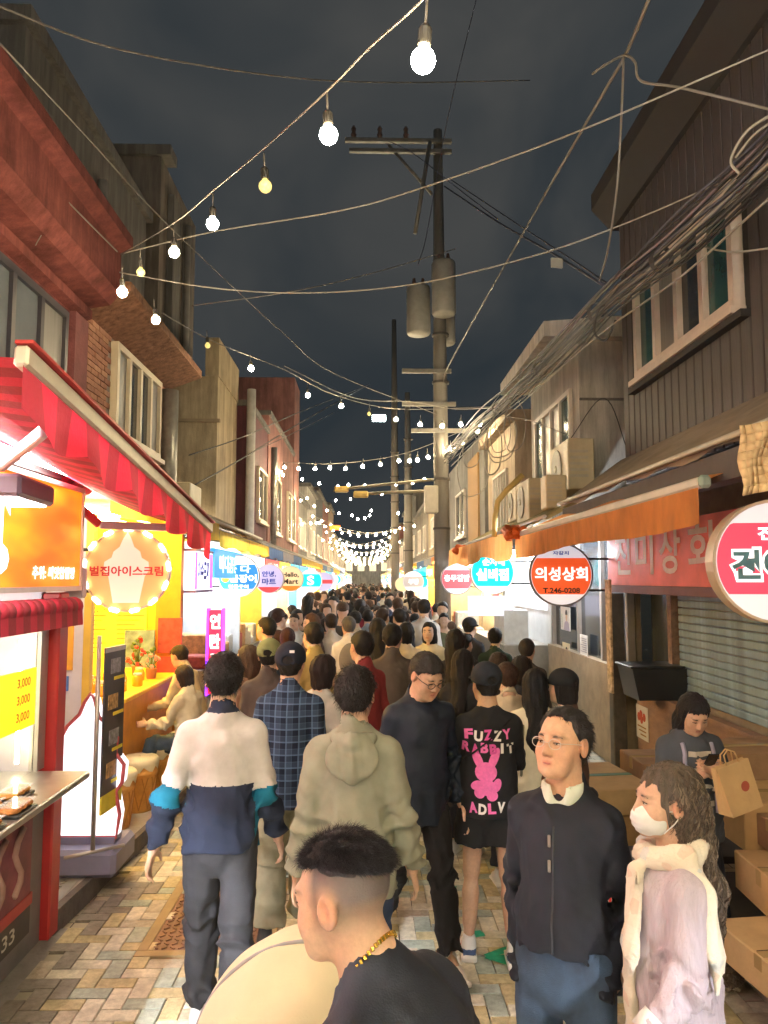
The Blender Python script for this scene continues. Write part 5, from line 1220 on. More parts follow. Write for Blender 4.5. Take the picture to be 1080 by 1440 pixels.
m = MB(); m.bb(2.62, 2.76, 8.22, 8.36, 0, 1.955, bev=.008); m.build('post', M('post_dark', (.06, .052, .045), .6, var=.3, vscale=12), rs); m = MB(); m.bb(2.60, 2.622, 8.2, 8.35, .9, 2.1); m.build('peeling_strip', M('paint_peeling', (.45, .34, .22), .8, var=.6, vscale=18), rs)
t = wthing('fascia_sign', 'long faded red shop sign with pale Korean lettering above the shutter', 'sign', (2.75, 7, 2)); m = MB(); m.bb(2.72, 2.80, 3.0, 8.62, 2.04, 2.62); m.build('board', M('sign_faded_red', (.80, .19, .17), .55, var=.18, vscale=3), t)
PALEP = M('print_pale_pink', (.85, .76, .76), .6, var=.1)
for k_, ch in enumerate('진미상회'): text(ch, w=.48, h=.42, mat=PALEP, parent=t, M4=face_frame((2.715, 8.10 - k_*.635, 2.36), (-1, 0, 0)), bold=.02)
m = MB(); m.bb(2.70, 2.81, 3.0, 8.64, 1.96, 2.038); m.build('sill', M('sill_plum', (.13, .06, .07), .6, var=.2), t)
# far side: window wall with notices
w2 = wthing('noticed_shopfront', 'dim shopfront window with notices above a brown tiled base wall', 'shop', (3, 10, 0))
m = MB(); m.bb(2.95, 3.0, 8.4, 12.2, 0, 2.9); m.build('wall', M('wall_olive_brown', (.19, .16, .11), .8, var=.2), w2); m = MB(); m.bb(2.80, 2.95, 8.4, 11.9, 0, 1.12); m.build('base_wall', M('wall_tan', (.27, .21, .14), .8, var=.2, bump=.2), w2)
for y in (8.42, 9.35, 10.4, 11.8): m = MB(); m.bb(2.86, 2.94, y, y + .07, 1.12, 2.6); m.build('mullion', M('frame_taupe', (.25, .22, .2), .6), w2)
for (a, b) in ((8.49, 9.35), (9.42, 10.4), (10.47, 11.8)): m = MB(); m.bb(2.91, 2.92, a, b, 1.12, 2.6); m.build('pane', GL_D, w2)
for (u, v, w, h, lb, mt) in ((796, 870, .34, .33, 'poster with a portrait of a person and green lettering', M('paper_white', (.62, .60, .58), var=.05)), (797, 922, .26, .36, 'pale typed notice below the portrait poster', M('paper_cream', (.55, .48, .34), var=.08)), (822, 908, .22, .28, 'white notice with coloured blots beside the typed notice', M('paper_white', (.62, .6, .58)))):
    p = PX(u, v, 2.85); t = wthing('notice', lb, 'notice', tuple(p)); m = MB(); m.bb(2.838, 2.846, p[1] - w*.75, p[1] + w*.75, p[2] - h/2, p[2] + h/2); m.build('sheet', mt, t)
    if 'portrait' in lb:
        Fp = face_frame((2.836, p[1] - w*.25, p[2] - .02), (-1, 0, 0))
        for nm, poly, col in (('printed_jacket', [(-.16, -.14), (.16, -.14), (.12, -.04), (.05, -.01), (-.05, -.01), (-.12, -.04)], (.35, .30, .40)), ('printed_face', [(.055*math.cos(a), .055 + .07*math.sin(a)) for a in np.linspace(0, 6.28, 17)[:-1]], (.55, .36, .26)), ('printed_hair', [(.062*math.cos(a), .09 + .06*math.sin(a)) for a in np.linspace(-.2, 3.34, 12)], (.03, .025, .025))):
            m = MB(); k_ = {'printed_jacket': .001, 'printed_face': .0025, 'printed_hair': .004}[nm]; m.add([Fp @ Vector((x, y, k_)) for x, y in poly], [tuple(range(len(poly)))]); m.build(nm, M(nm, col, var=.1), t)
        text('밝은 내일', w=.05, h=.2, mat=M('print_green', (.05, .25, .08)), parent=t, M4=face_frame((2.835, p[1] + w*.5, p[2] - .03), (-1, 0, 0)))
    else:
        for q in range(7):
            m = MB(); m.bb(2.834, 2.837, p[1] - w*.6, p[1] + w*(.55 - .2*(q % 3)), p[2] + h*.32 - q*h*.1, p[2] + h*.34 - q*h*.1); m.build('text_line', M('print_slate', (.12, .12, .2)), t)
# orange awning on the right
oa = wthing('side_awning', 'half-open orange awning with white edge bar over the shuttered shop', 'awning', (2.1, 7, 2.7)); OR1 = M('awning_orange', (.72, .29, .08), .7, var=.22, vscale=5, bump=.3, stretch=(1, 1, .4)); translucent(OR1, .35); OR2 = M('awning_orange_vivid', (.75, .13, .015), .6, var=.15)
a0, a1 = PY(988, 678, 4.9), PY(728, 752, 9.0); d_ = Vector((a1 - a0).tolist()); m = MB(); m.box(tuple((a0 + a1)/2), (.07, d_.length, .07), rot=d_.to_track_quat('Y', 'Z').to_matrix(), bev=.015); m.build('front_bar', M('bar_white', (.70, .66, .62), .4, var=.1), oa)
m = MB(); m.box(tuple(a0 + np.array([0, -.03, 0])), (.085, .05, .085), rot=d_.to_track_quat('Y', 'Z').to_matrix(), bev=.02); m.build('bar_end_cap', M('plastic_green_grey', (.25, .32, .30), .4), oa)
m = MB(); N = 40
for k_ in range(N):
    P = lambda s_, t: tuple(a0 + (a1 - a0)*s_ + np.array([-.03 + .012*math.sin(s_*60)*t, 0, -.035 - (.235 + .02*math.sin(s_*9))*t]))
    m.smooth = True; [m.quad(P(k_/N, j/3), P((k_+1)/N, j/3), P((k_+1)/N, (j+1)/3), P(k_/N, (j+1)/3)) for j in range(3)]
m.build('valance', OR1, oa); m = MB()
for k_ in range(20):
    P = lambda s_, t: tuple(a0 + (a1 - a0)*s_ + np.array([.04 + .62*t, 0, .02 + .25*t + .02*math.sin(s_*14)])); m.quad(P(k_/20, 0), P(k_/20, 1), P((k_+1)/20, 1), P((k_+1)/20, 0))
m.build('canopy', OR1, oa)
oa2 = wthing('side_awning', 'rumpled vivid orange tarpaulin awning beyond the half-open one', 'awning', (2, 10, 2.7)); b0, b1 = PY(724, 758, 9.1), PY(634, 782, 14.0); m = MB()
for k_ in range(26):
    P = lambda s_, t: tuple(b0 + (b1 - b0)*s_ + np.array([-.03 + .03*math.sin(s_*31)*t, 0, .10 - (.30 + .05*math.sin(s_*13))*t])); m.smooth = True; [m.quad(P(k_/26, j/3), P((k_+1)/26, j/3), P((k_+1)/26, (j+1)/3), P(k_/26, (j+1)/3)) for j in range(3)]
m.build('valance', OR1, oa2)
for (u, v, Y) in ((722, 750, 9.0), (645, 775, 13.2), (665, 778, 12.5)):
    m = MB(); p = PY(u, v, Y); m.smooth = True
    for q in range(7): m.tube([tuple(p + np.array([random.uniform(-.1, .1), random.uniform(-.25, .25), random.uniform(-.05, .08)])) for _ in range(3)], .05, 6)
    o = m.build('tarp_bunch', OR2, oa2); o['kind'] = 'stuff'
# hanging faded cloth, upper right
m = MB(); p = PY(1040, 600, 3.6)
def PC(s_, t): q = PY(1041 + 90*s_, 598 - 12*s_ + (100 - 8*s_)*t, 3.6); return (q[0] + .01*math.sin(t*9), q[1] + .02*math.sin(s_*12 + t*5), q[2])
for a in range(10):
    for b in range(8): m.smooth = True; m.quad(PC(a/10, b/8), PC(a/10, (b+1)/8), PC((a+1)/10, (b+1)/8), PC((a+1)/10, b/8))
o = m.build('hanging_cloth', M('cloth_faded_yellow', (.62, .44, .26), .8, var=.35, vscale=4, bump=.2), None); tag(o, 'faded cream and orange cloth hung from the lean-to roof edge', 'cloth')
o.modifiers.new('thick', 'SOLIDIFY').thickness = .006
# right round signs
SOFT = E('letter_soft_white', (1, .97, .95), 1.1)
WL2 = E('sign_soft_white', (.80, .84, .95), .55)
t, F, G, band, txt = round_sign('round_sign', 'big red and white round sign with grey-blue lettering beside the hanging cloth', PY(1088, 790, 4.75), .385, R(-10), WL2, M('rim_cream', (.62, .52, .42), .4, var=.1), thick=.16, bracket=3.0); band(-.52, .62, E('sign_pink_red', (.75, .06, .12), .75)); txt('건어물', .0, -.05, 1.50, .58, SOFT, .10, .007); txt('건어물', .0, -.05, 1.42, .48, M('print_grey_blue', (.10, .26, .33)), .03, .011); txt('진미', .0, .45, .6, .22, SWH)
t, F, G, band, txt = round_sign('round_sign', 'round orange-red sign with a telephone number above the notices', PY(788, 808, 8.6), .352, R(-6), WL2, M('rim_dark', (.12, .10, .10), .4), bracket=2.9); band(-.62, .52, E('sign_orange_red', (.80, .10, .02), .62)); txt('의성상회', 0, .02, 1.65, .44, SOFT, .03); txt('T.246-0208', 0, -.50, 1.15, .17, PB); txt('자갈치', 0, .68, .5, .12, BLUEP)
t, F, G, band, txt = round_sign('round_sign', 'round glowing teal sign with white lettering on the right', PY(692, 805, 12.0), .345, R(-4), E('sign_white_bright', (1, 1, 1), 2.0), MATS['frame_white'], bracket=2.8); band(-.62, .90, E('sign_cyan', (.0, .68, .74), 1.5)); txt('순자네', .05, .48, 1.0, .34, SWH, .04); txt('실비집', .0, -.10, 1.45, .55, SWH, .05)
t, F, G, band, txt = round_sign('round_sign', 'dull red and grey round sign of a rice roll shop behind the teal sign', PY(642, 814, 16.0), .33, 0, E('sign_grey', (.5, .5, .55), .5), MATS['rim_dark'], bracket=2.7); band(-.6, .55, E('sign_dull_red', (.55, .05, .06), .7)); txt('충무김밥', 0, .05, 1.6, .42, SOFT)
t, F, G, band, txt = round_sign('round_sign', 'round white sign with a grey band far along the right side', PY(581, 818, 24.0), .33, 0, WL, MATS['frame_white'], bracket=2.6); band(-.5, .5, E('sign_grey', (.5, .5, .55), .5)); txt('부평', 0, 0, .9, .5, SWH)
t, F, G, band, txt = round_sign('round_sign', 'small round peach sign far along the right side', PY(566, 822, 26.0), .25, 0, E('sign_peach_glow2', (.95, .62, .35), .8), MATS['frame_white'], bracket=2.6)
# fluorescent lamp behind the orange-red sign, banner sheet near the teal sign
o = tube_lamp(None, (2.5, 9.0, 2.42), (2.5, 10.4, 2.42), .03, COOL, 'fluorescent_lamp'); tag(o, 'white fluorescent tube behind the orange-red round sign', 'lamp')
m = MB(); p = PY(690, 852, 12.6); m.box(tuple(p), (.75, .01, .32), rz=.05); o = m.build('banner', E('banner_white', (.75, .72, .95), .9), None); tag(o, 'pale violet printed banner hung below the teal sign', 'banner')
# open stall under the teal sign with the queue
q2 = wthing('queue_stall', 'bright open stall counter that people are queuing for', 'food stall', (2.6, 13.5, 0)); m = MB(); m.bb(2.2, 3.0, 12.4, 16.0, 0, 1.05); m.build('counter', STEEL, q2); m = MB(); m.bb(2.95, 3.0, 12.3, 16.5, 1.05, 2.7); m.build('back_wall', M('wall_tile_white', (.6, .62, .62), .4, var=.08), q2); tube_lamp(q2, (2.55, 12.5, 2.5), (2.55, 16, 2.5), .03, COOL); m = MB(); m.bb(2.25, 2.65, 12.6, 13.6, 1.05, 1.6); m.build('display_case', M('case_white', (.65, .68, .7), .3), q2)
for k_ in range(3): m = MB(); m.bb(2.92, 2.94, 12.5 + k_*1.0, 13.2 + k_*1.0, 1.6, 2.3); m.build('menu_board', E('menu_white', (.9, .92, 1), 1.1), q2)
# air conditioners on the lean-to
def aircon(c, dims, lab, fan=1, face=-1):
    t = wthing('air_conditioner', lab, 'air conditioner', (c[0], c[1], c[2] - dims[2]/2)); m = MB(); m.box(c, dims, bev=.015); m.build('casing', M('casing_cream', (.55, .47, .32), .5, var=.12), t)
    Fm = Matrix.Translation((c[0] + face*(dims[0]/2 + .002), c[1] + dims[1]*.12, c[2])) @ Matrix.Rotation(R(90)*face, 4, 'Y')
    if fan:
        m = MB(); rr = dims[2]*.40; m.lathe([(rr, 0), (rr, .012), (rr*.86, .014)], 24, Fm, False, True); m.build('fan_guard', M('guard_grey', (.22, .20, .17), .5, var=.15), t); m = MB(); m.lathe([(rr*.2, .014), (rr*.18, .03)], 12, Fm); m.build('fan_hub', M('casing_pale', (.5, .45, .36), .5), t)
    for k in range(5): m = MB(); m.box((c[0] - dims[0]*.1, c[1] - dims[1]/2 - .004, c[2] + (k - 2)*dims[2]*.12), (dims[0]*.7, .008, dims[2]*.05)); m.build('vent_slat', M('casing_pale', (.5, .45, .36), .5), t)
    return t
aircon((2.75, 10.15, 3.58), (.34, .95, .66), 'cream air conditioner outdoor unit with round fan against the grey-beige house'); aircon((2.55, 11.6, 3.28), (.34, .9, .62), 'air conditioner outdoor unit with dark fan lower on the olive roof'); aircon((2.34, 9.5, 3.18), (.26, .30, .42), 'slim pale box unit at the edge of the olive roof', 0); aircon((2.8, 13.9, 3.45), (.3, .8, .6), 'farther air conditioner unit by the sand coloured house')
m = MB(); m.tube([tuple(PY(u, v, 9.6)) for u, v in ((735, 668), (712, 690), (700, 705), (696, 730), (695, 755))], .035, 8); o = m.build('hose', M('hose_yellow', (.62, .46, .16), .6), None); tag(o, 'yellowish hose curling over the edge of the olive roof', 'hose')
aircon((-2.55, 10.6, 3.15), (.4, .7, .5), 'dark dusty outdoor unit on the brown roof by the flue pipe')
# --- boxes and goods on the right
CARD = [M('cardboard', (.44, .28, .13), .8, var=.14, vscale=5, bump=.15), M('cardboard_pale', (.52, .36, .19), .8, var=.14, vscale=5, bump=.15), M('cardboard_dark', (.26, .155, .085), .8, var=.18, vscale=5, bump=.15)]
TAPE = M('tape_tan', (.42, .30, .15), .25, var=.1); TAPEG = M('tape_green', (.03, .18, .10), .35, var=.1)
DKW_ = M('seam_dark', (.06, .04, .025), .9)
def carton(c, d, rz, mi, lab, tape=TAPE, side=None):
    t = wthing('cardboard_box', lab, 'box', (c[0], c[1], c[2])); Rz = Matrix.Rotation(rz, 3, 'Z'); m = MB(); m.box((c[0], c[1], c[2] + d[2]/2), d, rz=rz, bev=.006); m.build('carton', CARD[mi], t)
    m = MB(); m.box((c[0], c[1], c[2] + d[2] + .0015), (d[0]*.98, .055, .003), rz=rz); m.build('tape', tape, t); e = Rz @ Vector((-d[0]/2 - .0015, 0, 0)); m = MB(); m.box((c[0] + e.x, c[1] + e.y, c[2] + d[2]*.8), (.003, .055, d[2]*.38), rz=rz); m.build('tape_end', tape, t); m = MB(); m.box((c[0], c[1] + .036, c[2] + d[2] + .0008), (d[0]*.97, .004, .0016), rz=rz); m.build('flap_seam', DKW_, t); return t
carton((2.22, 3.62, .26), (.92, .75, .16), .10, 1, 'wide flat cardboard box with tan tape low beside the dark roots')
carton((2.42, 3.98, .43), (.85, .6, .20), -.06, 0, 'cardboard box stacked above the wide flat box'); carton((2.55, 4.25, .64), (.75, .5, .17), .05, 2, 'brown cardboard box high on the stack beside the paper bag'); carton((2.50, 4.6, .60), (.8, .5, .26), .0, 0, 'cardboard box behind the paper bag'); carton((2.62, 5.1, .82), (.7, .5, .2), .08, 2, 'dark brown carton on top of the stack against the boarding')
carton((2.02, 3.34, .0), (.42, .4, .13), .2, 1, 'small pale cardboard box lying on the paving below the stack')
carton((1.62, 5.55, .55), (.55, .75, .17), .12, 1, 'pale carton with green tape behind the older man', TAPEG); carton((1.62, 5.55, .30), (.55, .75, .24), .08, 0, 'tan carton under the pale carton with green tape', TAPEG); carton((2.25, 5.9, .55), (.5, .5, .22), .02, 2, 'brown carton by the dark post below the crab notice')
pal = wthing('low_trestle', 'dark low trestle carrying the cardboard boxes', 'trestle', (2.3, 4.4, 0)); DKW = M('wood_dark', (.05, .042, .038), .8, var=.2); m = MB(); m.bb(1.85, 2.85, 3.35, 5.0, .22, .255); m.build('top', DKW, pal)
for (x, y) in ((1.95, 3.45), (2.75, 3.45), (1.95, 4.9), (2.75, 4.9)): m = MB(); m.bb(x - .03, x + .03, y - .03, y + .03, 0, .22); m.build('leg', DKW, pal)
p2_ = wthing('low_trestle', 'dark low trestle under the green taped cartons', 'trestle', (1.7, 5.6, 0)); m = MB(); m.bb(1.35, 2.55, 5.15, 6.2, .25, .295); m.build('top', DKW, p2_)
for (x, y) in ((1.42, 5.2), (2.5, 5.2), (1.42, 6.1), (2.5, 6.1)): m = MB(); m.bb(x - .03, x + .03, y - .03, y + .03, 0, .25); m.build('leg', DKW, p2_)
tb = wthing('plastic_tub', 'large black plastic tub standing on the low boarding', 'tub', (2.9, 7.9, .95)); m = MB(); m.prism([(-.22, 0), (.22, 0), (.28, .30), (-.28, .30)], -.22, .22, Matrix.Translation((2.82, 7.6, .951))); m.build('tub', M('plastic_black', (.015, .016, .02), .35), tb); m = MB(); m.bb(2.52, 3.05, 7.36, 7.84, 1.25, 1.275, bev=.008); m.build('rim', MATS['plastic_black'], tb)
p = PX(903, 1016, 2.87); nt_ = wthing('notice', 'white notice with a picture of crabs on the brown boarding', 'notice', tuple(p)); m = MB(); m.bb(2.868, 2.874, p[1] - .17, p[1] + .17, p[2] - .17, p[2] + .17); m.build('sheet', MATS['paper_white'], nt_)
for q, (dy, dz) in enumerate(((-.07, .06), (.02, .08), (.08, .05), (0, .03))):
    m = MB(); m.lathe([(.045, 0), (.03, .004)], 10, face_frame((2.867 - q*.0008, p[1] + dy, p[2] + dz), (-1, 0, 0))); m.build('printed_crab', M('print_crab', (.40, .07, .04), var=.3, vscale=40), nt_)
for q in range(3): m = MB(); m.bb(2.864, 2.867, p[1] - .12, p[1] + .12 - .04*q, p[2] - .05 - q*.04, p[2] - .038 - q*.04); m.build('text_line', M('print_brown', (.3, .14, .02)), nt_)
# hairy roots on the ground
HAIR_R = M('root_brown', (.12, .085, .06), .9, var=.5, vscale=40, bump=.9, bscale=90)
for k_, (u, v, r) in enumerate(((1022, 1372, .085), (1045, 1345, .08))):
    p = PZ(u, v + 18, 0); s_ = Solid(); c = np.array([p[0], p[1], r*.85]); s_.ell(c, (r, r*.95, r*.85)); s_.post = folds(k_ + 70, .008, 60, 1.0); V, Fq = polygonize(s_, .008); t = wthing('root_vegetable', ('shaggy brown root vegetable on the ground by the boxes', 'darker shaggy root vegetable tucked behind the other root')[k_], 'vegetable', (p[0], p[1], 0)); link('root', np_mesh('root', V, Fq), HAIR_R, t)
    N_ = vnormals(V, Fq); r_g = np.random.default_rng(k_); ix = r_g.integers(0, len(V), 700); d = N_[ix]*.6 + r_g.normal(0, .5, (700, 3)); d /= np.linalg.norm(d, axis=1)[:, None]; SV, SF = strands_mesh(V[ix], d, r_g.uniform(.01, .03, 700), .0012, (0, 0, -.3), k_); o = link('root_hairs', np_mesh('root_hairs', SV, SF), M('root_hair', (.22, .17, .12), .9, var=.3), t); o['kind'] = 'stuff'
for k_, (u, v) in enumerate(((1022, 1345), (1030, 1392), (1012, 1398))):
    p = PZ(u, v, .02); m = MB(); m.smooth = True; m.tube([tuple(p + np.array([-.03, 0, 0])), tuple(p + np.array([0, .02, .015])), tuple(p + np.array([.035, -.01, 0]))], [.012, .022, .008], 7); o = m.build('pale_root', M('root_pale', (.62, .56, .45), .7, var=.15), None); tag(o, 'pale root piece on the paving among the shaggy roots', 'vegetable', 'pale root pieces')
# price board on the ground with red cloth
p = PY(858, 1252, 3.9); pb = wthing('price_board', 'small white price board with dark red lettering leaning by the boxes', 'sign', tuple(p)); m = MB(); m.box(tuple(p), (.17, .012, .20), rz=.1); m.build('board', MATS['paper_white'], pb); text('원', w=.09, h=.07, mat=PB, parent=pb, M4=face_frame((p[0] + .03, p[1] - .01, p[2] + .045), (0, -1, 0))); text('니', w=.08, h=.07, mat=M('print_red', (.6, .03, .03)), parent=pb, M4=face_frame((p[0] + .03, p[1] - .01, p[2] - .045), (0, -1, 0)))
m = MB(); m.tube([(p[0] - .03, p[1], p[2] - .09), (p[0] - .03, p[1] + .02, 0)], .01, 6); m.build('stake', DKW, pb)
m = MB(); m.smooth = True; a_, b_ = PY(843, 1203, 4.0), PY(884, 1222, 4.0); m.tube([tuple(a_), tuple((a_ + b_)/2 + np.array([0, 0, -.02])), tuple(b_)], [.012, .016, .012], 7); o = m.build('red_strap', M('strap_red', (.65, .02, .05), .6), None); tag(o, 'bright red strap on the dark crate behind the price board', 'strap')
dk = wthing('black_crate', 'black crate behind the older man under the red strap', 'crate', (1.45, 4.25, 0)); m = MB(); m.bb(1.12, 1.62, 4.05, 4.5, 0, .55, bev=.01); m.build('crate', MATS['plastic_black'], dk); m = MB(); m.bb(1.09, 1.65, 4.02, 4.53, .55, .58, bev=.008); m.build('lid', MATS['plastic_black'], dk)
bl = wthing('metal_bowl', 'shallow metal bowl on the paving behind the older man', 'bowl', (.85, 3.9, 0)); m = MB(); m.smooth = True; p = PZ(826, 1376); m.lathe([(.07, .002), (.11, .03), (.135, .075), (.128, .075), (.10, .03), (.06, .012)], 24, Matrix.Translation((p[0] - .03, p[1], 0)), True, True); m.build('bowl', STEEL, bl)
# ================================================================== stalls further along both sides
def stall(side, y0, y1, hue, sign_col, sign_txt, aw_col, lab, detail, lamp=None):
    t = wthing('market_stall', lab, 'market stall', (side*2.3, y0, 0)); X = lambda a: side*a; s2 = lambda a, b: sorted((X(a), X(b)))
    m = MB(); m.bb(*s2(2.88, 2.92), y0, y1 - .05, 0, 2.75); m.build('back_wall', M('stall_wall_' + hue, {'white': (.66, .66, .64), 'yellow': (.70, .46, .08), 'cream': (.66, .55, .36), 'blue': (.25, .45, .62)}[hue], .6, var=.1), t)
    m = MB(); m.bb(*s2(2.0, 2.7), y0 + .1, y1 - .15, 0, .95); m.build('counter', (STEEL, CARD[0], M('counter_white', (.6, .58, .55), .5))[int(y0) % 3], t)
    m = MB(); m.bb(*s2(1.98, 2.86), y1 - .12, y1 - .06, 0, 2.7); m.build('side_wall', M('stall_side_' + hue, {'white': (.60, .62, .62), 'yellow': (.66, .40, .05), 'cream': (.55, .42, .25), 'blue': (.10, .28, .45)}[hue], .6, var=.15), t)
    tube_lamp(t, (X(2.35), y0 + .2, 2.42), (X(2.35), y1 - .2, 2.42), .028, lamp or ((WARM if hue in ('yellow', 'cream') else COOL) if y0 < 17 else (E('light_warm_far', (1, .88, .66), 110) if hue in ('yellow', 'cream') else E('light_cool_far', (.92, .96, 1), 110))))
    m = MB(); m.bb(*s2(1.93, 2.0), y0 + .05, y1 - .1, 2.12, 2.50); sb = m.build('sign_board', sign_col, t)
    if detail and sign_txt: text(sign_txt, w=(y1 - y0)*.7, h=.24, mat=SWH, parent=t, M4=face_frame((X(1.925), (y0 + y1)/2, 2.31), (-side, 0, 0)))
    a = MB(); N = 14
    for k in range(N):
        P = lambda s_, q: (X(1.86 - .012*math.sin(s_*40)*q), y0 + (y1 - y0 - .04)*s_, 2.72 - (.20 + .02*math.sin(s_*11))*q); a.smooth = True; a.quad(P(k/N, 0), P(k/N, 1), P((k+1)/N, 1), P((k+1)/N, 0))
    a.build('awning_valance', aw_col, t)
    a = MB(); a.quad((X(1.86), y0, 2.725), (X(2.5), y0, 2.84), (X(2.5), y1 - .04, 2.84), (X(1.86), y1 - .04, 2.725)); a.build('awning_top', aw_col, t)
    r_ = random.Random(int(y0*10) + side)
    for k in range(6 if detail else 3):
        yy = y0 + .3 + k*(y1 - y0 - .6)/(6 if detail else 3); m = MB(); m.bb(*s2(2.05, 2.55), yy, yy + .34, .95, .95 + r_.uniform(.1, .45), bev=.02); m.build('goods', r_.choice([M('goods_a', (.55, .30, .10), var=.4, vscale=20), M('goods_b', (.60, .50, .35), var=.3, vscale=20), M('goods_c', (.45, .10, .07), var=.3, vscale=20), M('goods_d', (.55, .55, .52), var=.2, vscale=20)]), t)
    for k in range(2):
        m = MB(); yy = y0 + .3 + k*1.2; m.bb(*s2(2.865, 2.878), yy, yy + .8, 1.5, 2.1); m.build('menu_panel', r_.choice([E('menu_white', (.9, .92, 1), 1.1), E('menu_warm', (1, .8, .45), 1.2), M('poster_red', (.6, .05, .05))]), t)
YV = M('awning_yellow', (.66, .42, .04), .7, var=.12); BLV = M('awning_blue', (.03, .12, .30), .7, var=.15); GRV = M('awning_grey', (.25, .25, .27), .7, var=.15); translucent(YV, .3); ORV = MATS['awning_orange']
SC = [E('board_blue', (.04, .35, .8), .9), E('board_yellow', (1, .6, .05), 1.1), E('board_white', (1, 1, 1), 1.3), E('board_teal', (.05, .6, .62), 1.0), E('board_red', (.8, .06, .05), .9)]
names = {'white': 'white lit', 'yellow': 'yellow lit', 'cream': 'warm cream lit', 'blue': 'blue and white lit'}; scn = ['blue', 'yellow', 'white', 'teal', 'red']
yl, k = 9.8, 0
hs_l = ['white', 'yellow', 'white', 'cream', 'blue', 'white']; txs = ['바다곰장어', '안녕마트', '건어물', '어묵', '씨앗호떡', '떡볶이']
while yl < 98:
    w = 2.5 if yl < 20 else 3.6
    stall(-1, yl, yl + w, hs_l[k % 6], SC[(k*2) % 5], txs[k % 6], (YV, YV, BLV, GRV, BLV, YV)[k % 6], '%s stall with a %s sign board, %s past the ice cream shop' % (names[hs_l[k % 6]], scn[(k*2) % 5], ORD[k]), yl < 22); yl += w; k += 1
yr, k = 16.4, 0
hs_r = ['cream', 'white', 'yellow', 'white', 'cream', 'blue']
while yr < 98:
    w = 2.8 if yr < 24 else 3.6
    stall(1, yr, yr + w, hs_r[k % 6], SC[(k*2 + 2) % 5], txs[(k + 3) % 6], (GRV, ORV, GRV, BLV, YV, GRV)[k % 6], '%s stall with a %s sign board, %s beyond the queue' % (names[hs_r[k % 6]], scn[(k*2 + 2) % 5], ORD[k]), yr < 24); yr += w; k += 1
k = 0
for side in (-1, 1):
    for j_, y in enumerate(np.arange(25, 62, 4.2)):
        c3 = (WL, E('sign_teal', (.0, .62, .68), 1.2), E('sign_peach_glow2', (.95, .62, .35), .8), E('sign_lilac', (.5, .46, .72), .75))[k % 4]; nm = ('white', 'teal', 'peach', 'lilac')[k % 4]
        t = wthing('round_sign', 'far %s round sign, %s past the %s' % (nm, ORD[j_], ('mart signs', 'white sign with grey band')[side > 0]), 'sign', (side*1.75, y, 2.1), 'far round signs'); m = MB(); m.lathe([(.27, -.05), (.27, .05)], 24, Matrix.Translation((side*1.78, y, 2.1)) @ Matrix.Rotation(R(90), 4, 'X')); m.build('glow_face', c3, t); k += 1
for side, y0 in ((-1, -12.4), (1, -12.2)):      # the market goes on behind the viewer
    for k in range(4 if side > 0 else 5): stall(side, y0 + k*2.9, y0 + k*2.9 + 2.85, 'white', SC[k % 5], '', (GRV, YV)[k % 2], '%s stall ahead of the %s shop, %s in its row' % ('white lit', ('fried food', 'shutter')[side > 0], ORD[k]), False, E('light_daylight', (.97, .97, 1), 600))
# yellow canvas in front of the ice cream shop and the lit fish stall
yc = wthing('yellow_canopy', 'yellow canvas canopy with a deep valance past the red awning', 'awning', (-1.9, 7.5, 2.7))
for (y0, y1, z0, dz) in ((5.6, 9.75, 2.80, .22),):
    m = MB()
    for k in range(20):
        P = lambda s_, q: (-1.86 + .012*math.sin(s_*40)*q, y0 + (y1 - y0)*s_, z0 - (dz + .01*math.sin(s_*17))*q); m.smooth = True; m.quad(P(k/20, 0), P(k/20, 1), P((k+1)/20, 1), P((k+1)/20, 0))
    m.build('valance', YV, yc); m = MB(); m.quad((-1.86, y0, z0 + .002), (-3.0, y0, z0 + .25), (-3.0, y1, z0 + .25), (-1.86, y1, z0 + .002)); m.build('canvas', YV, yc)

